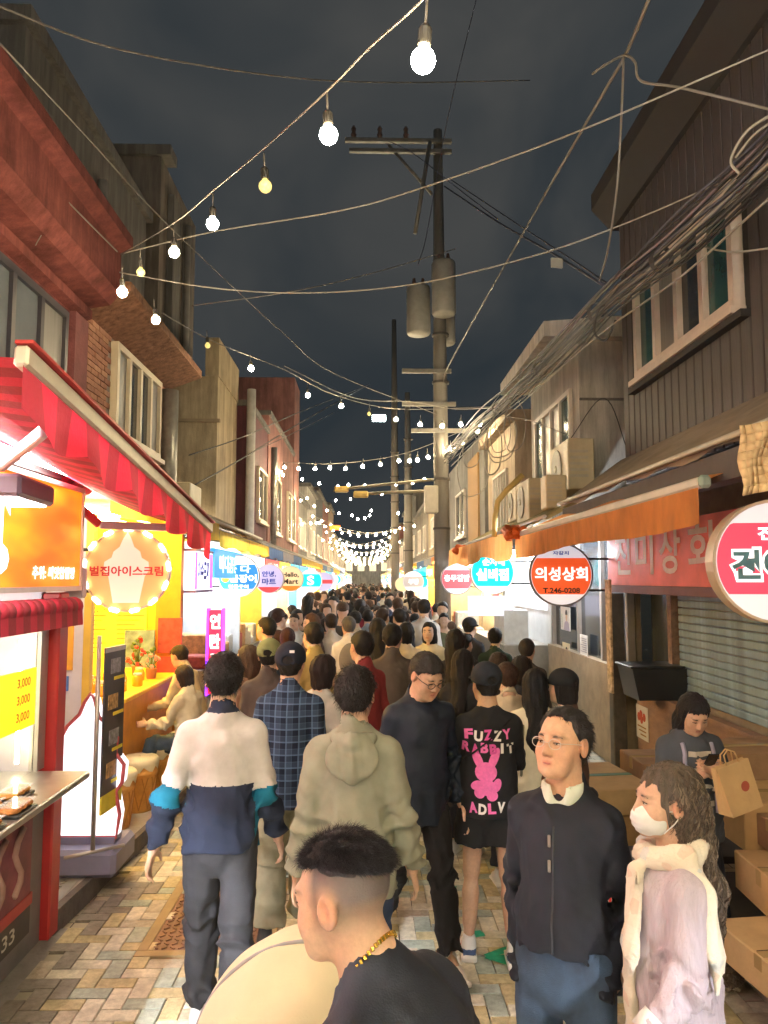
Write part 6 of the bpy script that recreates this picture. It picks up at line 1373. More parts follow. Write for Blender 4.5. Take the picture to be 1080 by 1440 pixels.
# ================================================================== poles, cables and string lights
CONP = M('pole_concrete', (.19, .175, .155), .85, var=.18, vscale=5, bump=.25, stretch=(1, 1, .2)); TRF = M('transformer_grey', (.30, .29, .26), .5, var=.12)
def pole(Y, u, h, lab, full=True):
    x = PY(u, 700, Y)[0]; t = wthing('utility_pole', lab, 'utility pole', (x, Y, 0)); m = MB(); m.tube([(x, Y, 0), (x - .03, Y, h*.5), (x - .05, Y, h)], [.19, .16, .10], 14); m.build('pole', CONP, t)
    for k in range(5): m = MB(); zz = 3.2 + k*1.1; m.lathe([(.195, zz), (.195, zz + .05)], 14, Matrix.Translation((x - .02, Y, 0))); m.build('band', M('band_dark', (.06, .055, .05), .5), t)
    if not full: return t, x
    PEG = M('steel_arm', (.20, .19, .17), .5, metal=.4, var=.2)
    for zz, a, b in ((h - .35, -2.2, .25), (h - .60, -2.1, .25), (6.75, -.9, .2), (6.0, -.9, .3), (5.4, -.7, .5)): m = MB(); m.box((x + (a + b)/2, Y - .15, zz), (b - a, .09, .09)); m.build('crossarm', PEG, t)
    for dx in (-2.0, -1.4, -.8): m = MB(); m.smooth = True; m.lathe([(.04, h - .3), (.07, h - .22), (.04, h - .15), (.06, h - .08), (.02, h)], 10, Matrix.Translation((x + dx, Y - .15, 0))); m.build('insulator', M('insulator_brown', (.12, .07, .05), .3), t)
    m = MB(); m.tube([(x - 1.2, Y - .15, h - .45), (x - .2, Y - .1, h - 1.6)], .035, 6); m.build('brace', PEG, t); m = MB(); m.tube([(x - .25, Y - .2, h - .4), (x - .6, Y - .25, h - 2.6)], .05, 6); m.build('fuse_link', PEG, t)
    for (dx, dy, zz, r, hh) in ((-.52, -.1, 7.6, .27, 1.05), (.02, -.42, 7.95, .27, 1.15), (.12, .42, 7.55, .25, 1.0)):
        m = MB(); m.smooth = True; m.lathe([(r*.9, zz), (r, zz + .04), (r, zz + hh), (r*.92, zz + hh + .06), (.05, zz + hh + .10)], 20, Matrix.Translation((x + dx, Y + dy, 0))); tr = m.build('transformer', TRF, t)
        for q in (-.1, .1): m = MB(); m.lathe([(.04, zz + hh + .06), (.055, zz + hh + .12), (.03, zz + hh + .26)], 8, Matrix.Translation((x + dx + q, Y + dy, 0))); m.build('bushing', MATS['insulator_brown'], tr)
    m = MB(); m.bb(x - .42, x - .12, Y - .35, Y - .12, 3.55, 4.15, bev=.02); m.build('junction_box', M('box_cream', (.55, .50, .42), .5, var=.1), t)
    return t, x
PT, PXX = pole(17.0, 622, 12.5, 'concrete utility pole carrying three transformers and crossarms'); pole(30, 575, 9.5, 'second concrete pole standing farther along the street', False); pole(48, 556, 9.5, 'third concrete pole deep in the street', False)
t, _ = pole(33, 556, 13.5, 'tall dim pole beside the second concrete pole', False)
# lamp arms reaching over the street
for (u, v, Y, uu, lb) in ((515, 694, 17.2, 620, 'nearer street lamp on a long arm from the concrete pole'), (487, 687, 18.5, 620, 'second street lamp on a long arm beside the concrete pole')):
    a = PY(u, v, Y); b = np.array([PXX, 17.0, a[2] + .05]); t = wthing('street_lamp', lb, 'street lamp', tuple(b)); m = MB(); m.tube([tuple(b), tuple(a)], .035, 8); m.build('arm', M('arm_pale', (.28, .25, .18), .5, metal=.3), t); m = MB(); m.box(tuple(a + np.array([-.12, 0, -.02])), (.34, .2, .14), bev=.03); m.build('lamp_head', M('lamp_amber', (.72, .50, .15), .4), t)
p = PY(533, 588, 26); m = MB(); m.box(tuple(p), (.45, .1, .22), bev=.02); o = m.build('floodlight', E('flood_white', (.8, 1, .95), 16), None); tag(o, 'cool white floodlight hanging over the middle of the street', 'lamp')
p = PY(471, 742, 30); m = MB(); m.box(tuple(p), (.42, .06, .18), bev=.02); o = m.build('led_board', E('led_orange', (1, .16, .02), 3), None); tag(o, 'small glowing orange board hung among the string lights', 'sign')

CW = M('cable_white', (.30, .28, .25), .5, var=.1); CB = M('cable_black', (.035, .033, .035), .5, var=.1); CG = M('cable_grey', (.17, .155, .14), .5, var=.1); CL = M('cable_blue_grey', (.075, .075, .11), .5, var=.15)
def smooth_path(P, n=8):
    P = np.array(P); out = []; Q = np.concatenate([[2*P[0] - P[1]], P, [2*P[-1] - P[-2]]])
    for i in range(len(P) - 1):
        a, b, c, d = Q[i:i+4]
        for k in range(n): t = k/n; out.append(.5*((2*b) + (c - a)*t + (2*a - 5*b + 4*c - d)*t*t + (3*b - a - 3*c + d)*t**3))
    return out + [P[-1]]
def wire(pts, r, mat, lab, name='cable', cat='cable', parent=None):
    """pts: (u, v, depth)"""
    P = smooth_path([PY(*p) for p in pts]); m = MB(); m.tube([tuple(p) for p in P], r*.78, 6); o = m.build(name, mat, parent)
    if parent is None: tag(o, lab, cat)
    return o
wire([(650, -70, 2.0), (590, 4, 2.3), (520, 67, 2.85), (462, 126, 3.3), (372, 208, 4.0), (300, 268, 4.9), (247, 312, 5.8), (170, 358, 7.4)], .006, CG, 'string light cable rising from the red-brown cornice over the street')
wire([(-30, 155, 5.6), (80, 268, 6.4), (165, 354, 7.4)], .008, CG, 'pale cable running along the red-brown cornice'); wire([(52, 245, 6.3), (48, 275, 6.3), (66, 310, 6.35), (50, 345, 6.3)], .005, CG, 'loose curl of cable hanging on the red-brown cornice')
wire([(-20, 40, 4.2), (120, 190, 6), (240, 320, 8), (400, 470, 12), (470, 525, 14), (620, 585, 17)], .008, CG, 'long straight cable from above the red-brown house to the concrete pole')
wire([(-20, 2, 5), (170, 70, 6), (400, 108, 7.5), (560, 116, 9), (745, 113, 11)], .010, CG, 'slack cable crossing the upper sky')
wire([(170, 357, 7.4), (300, 326, 7), (480, 296, 6.4), (600, 262, 6), (800, 190, 5.2), (1100, 62, 4.4)], .008, CW, 'white cable crossing the sky up to the dark clad house')
wire([(168, 383, 7.4), (300, 405, 7.2), (430, 412, 7), (580, 400, 6.6), (750, 360, 6.2), (880, 314, 5.8), (1010, 258, 5.4)], .008, CW, 'white cable sagging across the street below the other white cable')
wire([(925, -40, 4.6), (912, 0, 4.8), (880, 76, 5.3), (848, 132, 6), (740, 320, 9), (632, 512, 15.5), (624, 540, 17)], .018, CG, 'thick twisted cable slanting from overhead down to the concrete pole')
wire([(877, 80, 5.3), (874, 160, 5.4), (868, 260, 5.6), (855, 350, 6), (843, 395, 6.6)], .011, CG, 'cable dropping from the splice to the cable bundle')
wire([(833, 104, 5.4), (850, 92, 5.3), (878, 78, 5.3), (893, 88, 5.2), (902, 114, 5.2), (960, 124, 5.0), (1100, 158, 4.6)], .012, CG, 'cable from the splice over to the dark clad house')
wire([(625, 262, 17), (700, 312, 14), (770, 352, 11), (850, 402, 8)], .022, CL, 'dark doubled cable from the pole to the cable bundle'); wire([(630, 250, 17), (720, 310, 14), (800, 362, 11), (856, 400, 8)], .016, CL, 'thin dark cable beside the doubled cable')
wire([(540, 196, 17), (580, 215, 16), (640, 262, 15), (700, 308, 13)], .014, CL, 'cable off the top crossarm'); wire([(672, -10, 14), (640, 120, 15), (622, 205, 16.5), (600, 330, 17), (588, 372, 17)], .012, CL, 'thin cable running down past the transformers')
wire([(266, 640, 12), (340, 615, 14), (420, 580, 18), (510, 545, 24)], .014, CB, 'black cable from the beige house across the street'); wire([(272, 683, 11.5), (340, 645, 14), (430, 590, 18), (520, 540, 26)], .016, CB, 'black cable from the brown roof across the street'); wire([(345, 640, 17), (400, 615, 19), (470, 580, 24)], .012, CB, 'short black cable by the maroon house')
wire([(228, 440, 8.5), (300, 480, 10), (400, 520, 12), (470, 555, 14), (560, 575, 15.5), (690, 572, 17)], .009, CG, 'string light cable sagging from the brick house to the pole')
wire([(400, 515, 11.8), (500, 560, 14), (580, 565, 15.5), (640, 575, 17), (720, 572, 15)], .010, CW, 'pale cable joining the pole and the sand coloured house')
wire([(398, 650, 20), (470, 652, 19.5), (560, 640, 18.5), (640, 610, 17.5), (690, 585, 16)], .010, CG, 'string light cable over the street at the pole'); wire([(270, 430, 9), (410, 410, 9), (520, 385, 10), (640, 350, 11)], .008, CG, 'thin cable below the sagging white cable')
wire([(885, 640, 9.5), (850, 560, 9.5), (800, 620, 10)], .008, CB, 'slack wire on the grey-beige house wall'); wire([(700, 585, 13.5), (740, 590, 12), (800, 612, 10.3)], .008, CG, 'wire to the grey-beige house window')
wire([(985, 345, 5.6), (1010, 352, 5.4), (1040, 354, 5.2), (1090, 348, 5.0)], .010, CW, 'white cable looping in front of the cream framed window'); wire([(1090, 158, 4.2), (1050, 185, 4.3), (1028, 225, 4.4), (1040, 245, 4.4)], .012, CW, 'white cable curl beside the cable bundle'); wire([(1090, 168, 4.2), (1060, 190, 4.25), (1034, 222, 4.35)], .010, CW, 'second white cable curl beside the cable bundle')
# the bundle
bd = wthing('cable_bundle', 'thick bundle of telecom cables sweeping from the dark clad house to the pole', 'cable bundle', (2.2, 6, 4.5)); core = [(1130, 170, 3.9), (1040, 262, 4.6), (950, 345, 5.6), (860, 420, 7.0), (790, 490, 9.0), (720, 555, 12.0), (670, 600, 14.5), (630, 640, 16.8)]
for k in range(26):
    o1, o2 = random.uniform(-1, 1), random.uniform(-1, 1); pts = [(u + 9*o1*5/Y + random.uniform(-7, 7), v + 26*o2*5/Y*(1.15 if k % 5 else 1.9) + random.uniform(-6, 6), Y + random.uniform(-.1, .1)) for u, v, Y in core]
    wire(pts, random.choice((.008, .011, .015)), random.choice((CL, CL, CB, CB, CG, M('cable_mauve', (.22, .17, .20), .5, var=.1))) if k % 9 else CW, '', 'cable', parent=bd)
for k in range(9):
    u, v, Y = random.choice(((700, 575, 13), (690, 590, 13.5), (720, 560, 12), (660, 610, 15))); w = random.uniform(15, 45); h = random.uniform(20, 110)
    wire([(u, v, Y), (u - w*.4, v + h*.5, Y), (u - w*.2, v + h, Y), (u + w*.5, v + h*.9, Y), (u + w*.7, v + h*.4, Y), (u + w*.3, v + 2, Y)], .010, CW, '', 'cable_loop', parent=bd)
for (u, v, Y) in ((930, 365, 5.9), (840, 440, 7.5), (760, 518, 10), (700, 575, 13)):
    p = PY(u, v, Y); m = MB(); m.lathe([(.10, -.03), (.10, .03)], 14, Matrix.Translation(Vector(p.tolist())) @ Vector((-.3, 1, .12)).to_track_quat('Z', 'Y').to_matrix().to_4x4(), False, False); m.build('tie', CB, bd)
wire([(868, 420, 7), (842, 436, 7.1), (836, 468, 7.2), (852, 478, 7.2), (866, 450, 7.1)], .014, CB, '', 'cable_loop', parent=bd)
p = PY(783, 370, 10); m = MB(); m.box(tuple(p), (.16, .03, .13), rz=.2); o = m.build('cable_tag', M('paper_white', (.62, .6, .58)), None); tag(o, 'white tag hanging on the dark doubled cable', 'tag')

# bulbs
BULB = E('bulb_glow', (1, .80, .48), 115); BOFF = E('bulb_off_glow', (1, .74, .25), .75); SOCK = M('socket_black', (.03, .028, .026), .5)  # globes that are off still get a faint painted glow
def globe(r, n, mat, rings=6):
    m = MB(); m.smooth = True; prof = [(r*math.sin(a), -r*math.cos(a)) for a in np.linspace(.12, math.pi*.86, rings)] + [(r*.42, r*1.15)]; m.lathe(prof, n); me = m.mesh('globe'); me.materials.append(mat); return me
def sock():
    m = MB(); m.lathe([(.018, .042), (.022, .05), (.022, .10), (.012, .115)], 10); me = m.mesh('socket'); me.materials.append(SOCK); return me
GN, GF, GO, SKT = globe(.040, 16, BULB, 8), globe(.038, 8, BULB, 5), globe(.036, 16, BOFF, 8), sock(); cordm = MB().tube([(0, 0, .11), (0, 0, .20)], .005, 5).mesh('cord'); cordm.materials.append(CG)
def bulb(p, lit, lab, near=True):
    if near:
        o = thing('string_light_bulb', lab, 'light bulb', tuple(p), 0, 'string light bulbs'); o.rotation_euler = (random.uniform(-.12, .12), random.uniform(-.12, .12), 0); link('globe', GN if lit else GO, None, o); link('socket', SKT, None, o); link('cord', cordm, None, o)
    else:
        o = bpy.data.objects.new('string_light_bulb', GF); COL.objects.link(o); o.location = tuple(p); tag(o, lab, 'light bulb', 'string light bulbs')
LB = 'lit bulb on the string rising from the red-brown cornice'; LO = 'unlit bulb given a faint glow on the string rising from the red-brown cornice'
for (u, v, Y, on) in ((595, 85, 2.35, 1), (462, 190, 3.2, 1), (373, 262, 4.0, 0), (299, 315, 4.9, 1), (245, 355, 5.8, 1), (198, 383, 6.3, 0)): bulb(PY(u, v, Y), on, LB if on else LO)
LB = 'lit bulb on the string sagging from the brick house to the pole'; LO = 'dim bulb on the string sagging from the brick house to the pole'
for (u, v, Y, on) in ((172, 411, 6.0, 1), (219, 450, 7.2, 1), (292, 486, 9.8, 0), (353, 518, 11, 1), (433, 556, 13, 1), (480, 571, 14, 1), (519, 582, 14.8, 0), (557, 590, 15.5, 1), (591, 597, 15.2, 1), (622, 599, 15.2, 1), (648, 597, 15.2, 1)): bulb(PY(u, v, Y), on, LB if on else LO)
bulb(PY(672, 607, 15.5), 1, 'lit bulb hanging on the cable bundle near the pole')
LB = 'lit bulb on the string over the street beside the concrete pole'
for (u, v) in ((676, 598), (650, 622), (633, 632), (617, 640), (602, 643), (587, 647), (576, 648), (561, 648), (535, 653), (510, 656), (486, 659), (464, 658), (443, 659), (420, 659), (400, 657)): bulb(PY(u, v, 16 + (676 - u)*.016), 1, LB)
LB = 'lit bulb on the second string beyond the concrete pole'
for (u, v) in ((395, 664), (398, 668), (425, 674), (449, 680), (475, 684), (490, 682), (513, 683), (536, 682), (557, 681), (580, 679), (597, 674)): bulb(PY(u, v, 23), 1, LB, False)
LB = 'lit bulb on the third string beyond the concrete pole'
for (u, v) in ((423, 704), (432, 701), (442, 712), (460, 718), (477, 722), (495, 725), (503, 730), (513, 729), (520, 725), (424, 737), (437, 736), (449, 736), (472, 704), (493, 702), (537, 695), (560, 722), (522, 718)): bulb(PY(u, v, 28), 1, LB, False)
sg_ = MB()
y = 31.0; k = 0
while y < 96:
    z = 4.55 + .15*math.sin(k*2.1); n_ = 12 if y < 60 else 9; LB = 'lit bulb among the dense far strings of lights'
    for q in range(n_):
        s_ = q/(n_ - 1); x = -2.2 + 4.1*s_; zz = z - .55*math.sin(math.pi*s_) + .12*(s_ - .5)*((k % 3) - 1)*4
        bulb((x, y + 1.2*(s_ - .5)*((k % 2)*2 - 1), zz - .1), 1, LB, False)
    P = [(-2.3 + 4.3*s_, y + 1.2*(s_ - .5)*((k % 2)*2 - 1), z - .55*math.sin(math.pi*s_) + .12*(s_ - .5)*((k % 3) - 1)*4) for s_ in np.linspace(0, 1, 12)]
    m = MB(); m.tube(P, .008, 4); o = m.build('cable', CG, None); tag(o, 'string light cable crossing the far street', 'cable', 'far string light cables'); y += 3.4 + (k % 3)*.6; k += 1
for j, y in enumerate((.2, -2.6, -5.4, -8.2)):
    for q in range(9): s_ = q/8; bulb((-2.2 + 4.4*s_, y + .8*(s_ - .5), 4.2 - .5*math.sin(math.pi*s_)), 1, 'lit bulb on a string ahead of the red striped awning', False)
# the first string goes on over the viewer's head
for q in range(5):
    p = np.array([.45 + .42*q, 1.3 - .95*q, 3.65 + .12*q]); bulb(p, 1, 'lit bulb on the string rising from the red-brown cornice')
# ================================================================== the people
def plaid_mat():
    if 'cloth_plaid' in MATS: return MATS['cloth_plaid']
    m = fabric('plaid', (.02, .035, .075)); n = m.node_tree.nodes; l = m.node_tree.links
    tc = n.new('ShaderNodeTexCoord'); sp = n.new('ShaderNodeSeparateXYZ'); l.new(tc.outputs['Object'], sp.inputs[0])
    def stripes(ch, freq, w):
        a = n.new('ShaderNodeMath'); a.operation = 'MULTIPLY'; a.inputs[1].default_value = freq; l.new(sp.outputs[ch], a.inputs[0])
        f = n.new('ShaderNodeMath'); f.operation = 'FRACT'; l.new(a.outputs[0], f.inputs[0])
        c = n.new('ShaderNodeMath'); c.operation = 'LESS_THAN'; c.inputs[1].default_value = w; l.new(f.outputs[0], c.inputs[0]); return c.outputs[0]
    tot = None
    for ch, fr, w, k in (('X', 14, .12, .9), ('Z', 14, .12, .9), ('X', 14, .55, .35), ('Z', 14, .55, .35), ('X', 28, .1, .4), ('Z', 28, .1, .4)):
        g = n.new('ShaderNodeMath'); g.operation = 'MULTIPLY'; g.inputs[1].default_value = k; l.new(stripes(ch, fr, w), g.inputs[0])
        if tot is None: tot = g.outputs[0]
        else:
            ad = n.new('ShaderNodeMath'); l.new(tot, ad.inputs[0]); l.new(g.outputs[0], ad.inputs[1]); tot = ad.outputs[0]
    rp = n.new('ShaderNodeValToRGB'); rp.color_ramp.elements[0].color = (.008, .014, .035, 1); rp.color_ramp.elements[1].color = (.09, .15, .26, 1)
    sc = n.new('ShaderNodeMath'); sc.operation = 'MULTIPLY'; sc.inputs[1].default_value = .5; l.new(tot, sc.inputs[0]); l.new(sc.outputs[0], rp.inputs[0])
    l.new(rp.outputs[0], n['Principled BSDF'].inputs['Base Color']); return m

WHITE, NAVY, TEAL = fabric('white', (.56, .545, .545)), fabric('navy', (.014, .020, .042)), fabric('teal', (.008, .13, .22))
DENIM_B = M('cloth_black_denim', (.020, .021, .027), .8, var=.55, vscale=5, bump=.25, bscale=260, sheen=.0)
DENIM = M('cloth_denim', (.025, .048, .09), .8, var=.4, vscale=7, bump=.25, bscale=260, sheen=.0)
OLIVE = fabric('olive', (.25, .255, .20)); KHAKI = fabric('khaki', (.24, .225, .15)); BLACK = fabric('black', (.012, .012, .014)); INK = fabric('ink', (.010, .016, .030), rough=.6)
BLK = (.012, .010, .010)

def jacket_mi(C, J):
    i = (C[:, 2] < 1.17 + .0*C[:, 0]).astype(int)
    i[(C[:, 0] > .165) & (C[:, 2] < 1.17)] = 2
    n = J['neck']; i[(C[:, 2] > n[2] + .004) & (np.abs(C[:, 0]) < .085)] = 1
    for nm in 'lr':
        s, e, w = J['sh'+nm], J['el'+nm], J['wr'+nm]
        d1 = e - s; L1 = np.linalg.norm(d1); t1 = (C - s) @ d1/L1; r1 = np.linalg.norm(C - s - np.clip(t1, 0, L1)[:, None]*d1/L1, axis=1)
        d2 = w - e; L2 = np.linalg.norm(d2); t2 = (C - e) @ d2/L2; r2 = np.linalg.norm(C - e - np.clip(t2, 0, L2)[:, None]*d2/L2, axis=1)
        fore = (r2 < .085) & (t2 > .02) & (r2 < r1 + .03); up = (r1 < .078) & (t1 > .05) & ~fore
        i[up] = np.where(t1[up] < .245, 0, 2); i[fore] = np.where(t2[fore] < .03, 2, 1)
    return i
def ring(root, J, s, z, rx, ry, mat, name='hem_band', t=.006):
    pass

person('man in white and navy colour-block jacket with teal sleeve bands and black jeans', 316, 915, 3.75, rz=2, hb=.010, hg=.010,
       pose=dict(lean=4, arml=(-12, 17, 24), armr=(6, 12, 22), legl=(10, 1, 4), legr=(-10, 1, 6), hyaw=4),
       top=dict(mat=[WHITE, NAVY, TEAL], mi=jacket_mi, ease=.030, hem=.86, collar=.03, fold=.0065),
       bottom=dict(mat=DENIM_B, wide=.012, hemz=.05), strands=1500, thick=.018, shoes=((.62, .60, .60), (.7, .68, .66)))
person('man in pale olive hooded windbreaker and blue trousers', 500, 934, 3.45, rz=-3, hb=.010, hg=.011,
       pose=dict(lean=4, arml=(-4, 11, 18), armr=(4, 12, 16), legl=(-6, 1, 3), legr=(10, 1, 4), hyaw=-6),
       top=dict(mat=OLIVE, ease=.042, hem=.79, fold=.008), bottom=dict(mat=fabric('darkblue', (.025, .04, .085))), strands=1500, thick=.018, extra=hood_extra)
def cap_mark(root, J, s, ts, put):
    Rh, H = J['Rh'], J['head']
    mb = MB(); mb.box(tuple((H + Rh @ np.array([.028, -.122, .085]))*s), (.030*s, .004, .016*s), rot=Matrix(Rh.tolist()), bev=.001); mb.build('cap_emblem', M('emblem_white', (.75, .75, .75), var=0), root)
def plaid_extra(root, J, s, ts, put):
    cap_mark(root, J, s, ts, put)
    V, F = [], None
person('man in navy plaid shirt and dark blue cap with a small white emblem', 409, 903, 4.75, rz=-4, hb=.010, hg=.010,
       pose=dict(lean=3, arml=(0, 12, 25), armr=(0, 10, 20), legl=(-8, 1, 6), legr=(8, 1, 4)), cap=(.012, .016, .03),
       top=dict(name='shirt', mat=plaid_mat(), ease=.03, hem=.78, fold=.008), bottom=dict(mat=KHAKI, wide=.05), shoes=((.03, .03, .03), (.05, .05, .05)), extra=cap_mark)

def glasses_extra(root, J, s, ts, put, col=(.02, .02, .02), w=.0022):
    Rh, H = J['Rh'], J['head']; W = lambda x, y, z: tuple((H + Rh @ np.array([x, y, z]))*s); m = MB()
    for sd in (-1, 1):
        pts = [W(sd*.034 + .024*math.cos(a), .104 - abs(.024*math.cos(a) + sd*0)*.12, .001 + .017*math.sin(a)) for a in np.linspace(0, 2*math.pi, 17)]
        m.tube(pts, w*s, 5, cap=False)
        m.tube([W(sd*.058, .100, .006), W(sd*.076, .06, .008), W(sd*.080, -.005, .006)], w*s, 5)
    m.tube([W(-.010, .106, .004), W(.010, .106, .004)], w*s, 5)
    m.build('glasses', M('frame_%d' % int(col[0]*100), col, .35, var=0, metal=.3), root)
STRIPE = fabric('stripe_white', (.7, .7, .7))
person('man in glasses and navy zip jacket walking against the crowd looking down', 600, 919, 4.35, rz=196, hb=.007, hg=.011, tone=(.56, .35, .25),
       pose=dict(lean=6, hpitch=-24, hyaw=16, arml=(-6, 12, 30), armr=(-10, 10, 25), legl=(18, 1, 6), legr=(-14, 1, 26)), hair=('short', (.035, .032, .032)),
       top=dict(mat=INK, ease=.034, hem=.80, collar=.03, fold=.009), bottom=dict(mat=BLACK, mi=None, wide=.008), shoes=((.68, .66, .62), (.72, .70, .66)), extra=lambda *a: (glasses_extra(*a), face_parts(a[0], a[1], a[2], squint=.6)), strands=1500, strand_len=.02, fat=1.05)

def shorts_extra(root, J, s, ts, put):
    pink, wht = M('print_pink', (.80, .16, .46), .8, var=.12, vscale=60), M('print_white', (.75, .74, .72), .8, var=.05); pk2 = M('print_deep_pink', (.62, .08, .33), .8, var=.12, vscale=60)
    z0 = 1.335
    for k, ch in enumerate('FUZZY'):
        V, F = text2(ch, .052, .062, -.125 + k*.058, z0 + (.004, -.006, .003, -.004, .004)[k], rot=(4, -5, 3, -4, 6)[k]); print_on('lettering', V, F, ts, (pink, wht, pk2, wht, pink)[k], root, s)
    for k, ch in enumerate('RABBIT'):
        V, F = text2(ch, .046 if ch != 'I' else .018, .060, -.140 + k*.054, z0 - .078 + (.003, -.004, .004, -.002, 0, -.006)[k], rot=(-4, 3, -2, 5, 0, 4)[k]); print_on('lettering', V, F, ts, (pink, pk2, pink, pk2, wht, wht)[k], root, s)
    for k, ch in enumerate('ADLV'):
        V, F = text2(ch, .048, .062, -.105 + k*.056, z0 - .425 + (.0, -.006, .0, .006)[k], rot=(5, -3, 3, -6)[k]); print_on('lettering', V, F, ts, (pink, wht, pink, wht)[k], root, s)
    V0 = []; F0 = []
    for (x, z, a, b, r_) in ((-.052, -.145, .026, .062, 24), (.046, -.135, .026, .068, -24), (-.005, -.215, .066, .058, 0), (-.004, -.300, .052, .050, 0), (-.062, -.292, .036, .026, 30), (.058, -.290, .026, .042, -20), (-.045, -.335, .032, .034, 0), (.030, -.350, .034, .032, 0)):
        V, F = disc2(x - .02, z0 + z, a, b, r_); k = len(V0); V0 += V.tolist(); F0 += [tuple(i + k for i in f) for f in F]
        if len(F0) and 0: pass
    V0 = np.array(V0); V0 = np.concatenate([V0])
    y = on_back(ts, V0[:, 0], V0[:, 1]); step = np.repeat(np.arange(8)*.0008, 41) - .0035
    me = bpy.data.meshes.new('printed_rabbit'); me.from_pydata((np.stack([V0[:, 0], y - .0015 + (-step - .0035)*.8, V0[:, 1]], 1)*s).tolist(), [], F0); me.update(); link('printed_rabbit', me, pink, root)
    # shoulder strap across the back
    xs = np.linspace(.13, -.17, 22); zs = np.linspace(1.42, 1.17, 22); ya = on_back(ts, xs, zs) - .010
    m = MB(); n = len(xs)
    vs = []
    for i in range(n): vs += [(xs[i]*s + .010, ya[i]*s, zs[i]*s + .014), (xs[i]*s - .010, ya[i]*s, zs[i]*s - .014)]
    m.add(vs, [(2*i, 2*i+1, 2*i+3, 2*i+2) for i in range(n-1)]); m.build('bag_strap', BLACK, root)
person('man in black shirt printed with a pink rabbit, black shorts and colourful trainers', 683, 931, 4.5, rz=-4, hb=.009, hg=.010,
       pose=dict(lean=2, hyaw=14, arml=(30, 10, 60), armr=(32, 8, 60), legl=(3, 3, 6), legr=(-5, 3, 4), hipz=.93), cap=(.014, .018, .026),
       top=dict(name='shirt', mat=BLACK, ease=.036, hem=.84, sleeve=1.0, collar=False, fold=.004), bottom=dict(mat=BLACK, shorts=.25, wide=.02, ease=.02), tone=(.50, .31, .21),
       shoes=((.65, .63, .62), (.74, .73, .70), M('shoe_red', (.55, .06, .05), .5), M('shoe_blue', (.04, .08, .2), .5)), extra=shorts_extra)

def old_extra(root, J, s, ts, put):
    glasses_extra(root, J, s, ts, put, (.55, .50, .45), .0013); face_parts(root, J, s, (.05, .04, .035), (.42, .17, .13), squint=.8); hood_extra(root, J, s, ts, put)
    Rt = J['Rt']; n = J['neck']
    c = Solid(); c.cap(n + Rt @ np.array([0, .012, -.035]), n + Rt @ np.array([0, .020, .012]), .074, .070, k=.01)
    c.cap(n + Rt @ np.array([-.03, .075, -.035]), n + Rt @ np.array([-.055, .045, .005]), .014, k=.02); c.cap(n + Rt @ np.array([.03, .075, -.035]), n + Rt @ np.array([.055, .045, .005]), .014, k=.02)
    c.cap(n + Rt @ np.array([0, .02, -.01]), n + Rt @ np.array([0, .03, .12]), .060, .078, k=.005, mode='s'); c.ell(n + Rt @ np.array([0, .095, .01]), (.022, .05, .045), k=.01, mode='s', rot=Rt)
    c.func(lambda P: (P - (n + Rt @ np.array([0, 0, .025])).astype(f32)) @ Rt[:, 2].astype(f32), k=.005)
    put('shirt_collar', c, .005, fabric('collar_white', (.66, .72, .64)))
    zi = M('zip_metal', (.6, .6, .6), .3, metal=.9, var=0); m = MB(); lines = M('seam_grey', (.03, .034, .045), .7, var=0)
    zz = np.linspace(1.38, .985, 40); yy = on_back(ts, np.full(40, .0), zz, 1) + .002
    m.tube([(0, yy[i]*s, zz[i]*s) for i in range(40)], .0035, 4); m.build('zip', lines, root)
    m = MB()
    for zp, xp in ((1.335, .012), (1.255, .012)):
        y = on_back(ts, np.array([xp]), np.array([zp]), 1)[0] + .006; m.box((xp*s, y*s, zp*s), (.010, .005, .038), bev=.002)
    m.build('zip_pull', zi, root)
def old_stubble(mixc, L, inh): mixc(inh*.25*np.clip((np.abs(L[:, 0]) - .05)/.02, 0, 1)*(L[:, 2] > .0)*(L[:, 1] < .02), (.18, .15, .13))
person('older man in glasses and black hooded jacket, hands in pockets, looking up to one side', 790, 994, 2.62, rz=150, hb=.006, hg=.010, tone=(.60, .36, .24), fat=1.0,
       pose=dict(lean=-2, hpitch=8, hyaw=-17, arml=(-12, 9, 40, 30), armr=(-12, 9, 40, 30), legl=(2, 2, 2), legr=(-2, 2, 2), wid=.98, cuff=1.2), hands=False, hair=('bald', (.02, .018, .018)),
       top=dict(mat=fabric('black_jacket', (.008, .010, .017), rough=.8), ease=.022, hem=.965, fold=.008, collar=.02), bottom=dict(mat=DENIM), extra=old_extra, strands=1600, strand_len=.022, stubble=old_stubble, thick=.012)

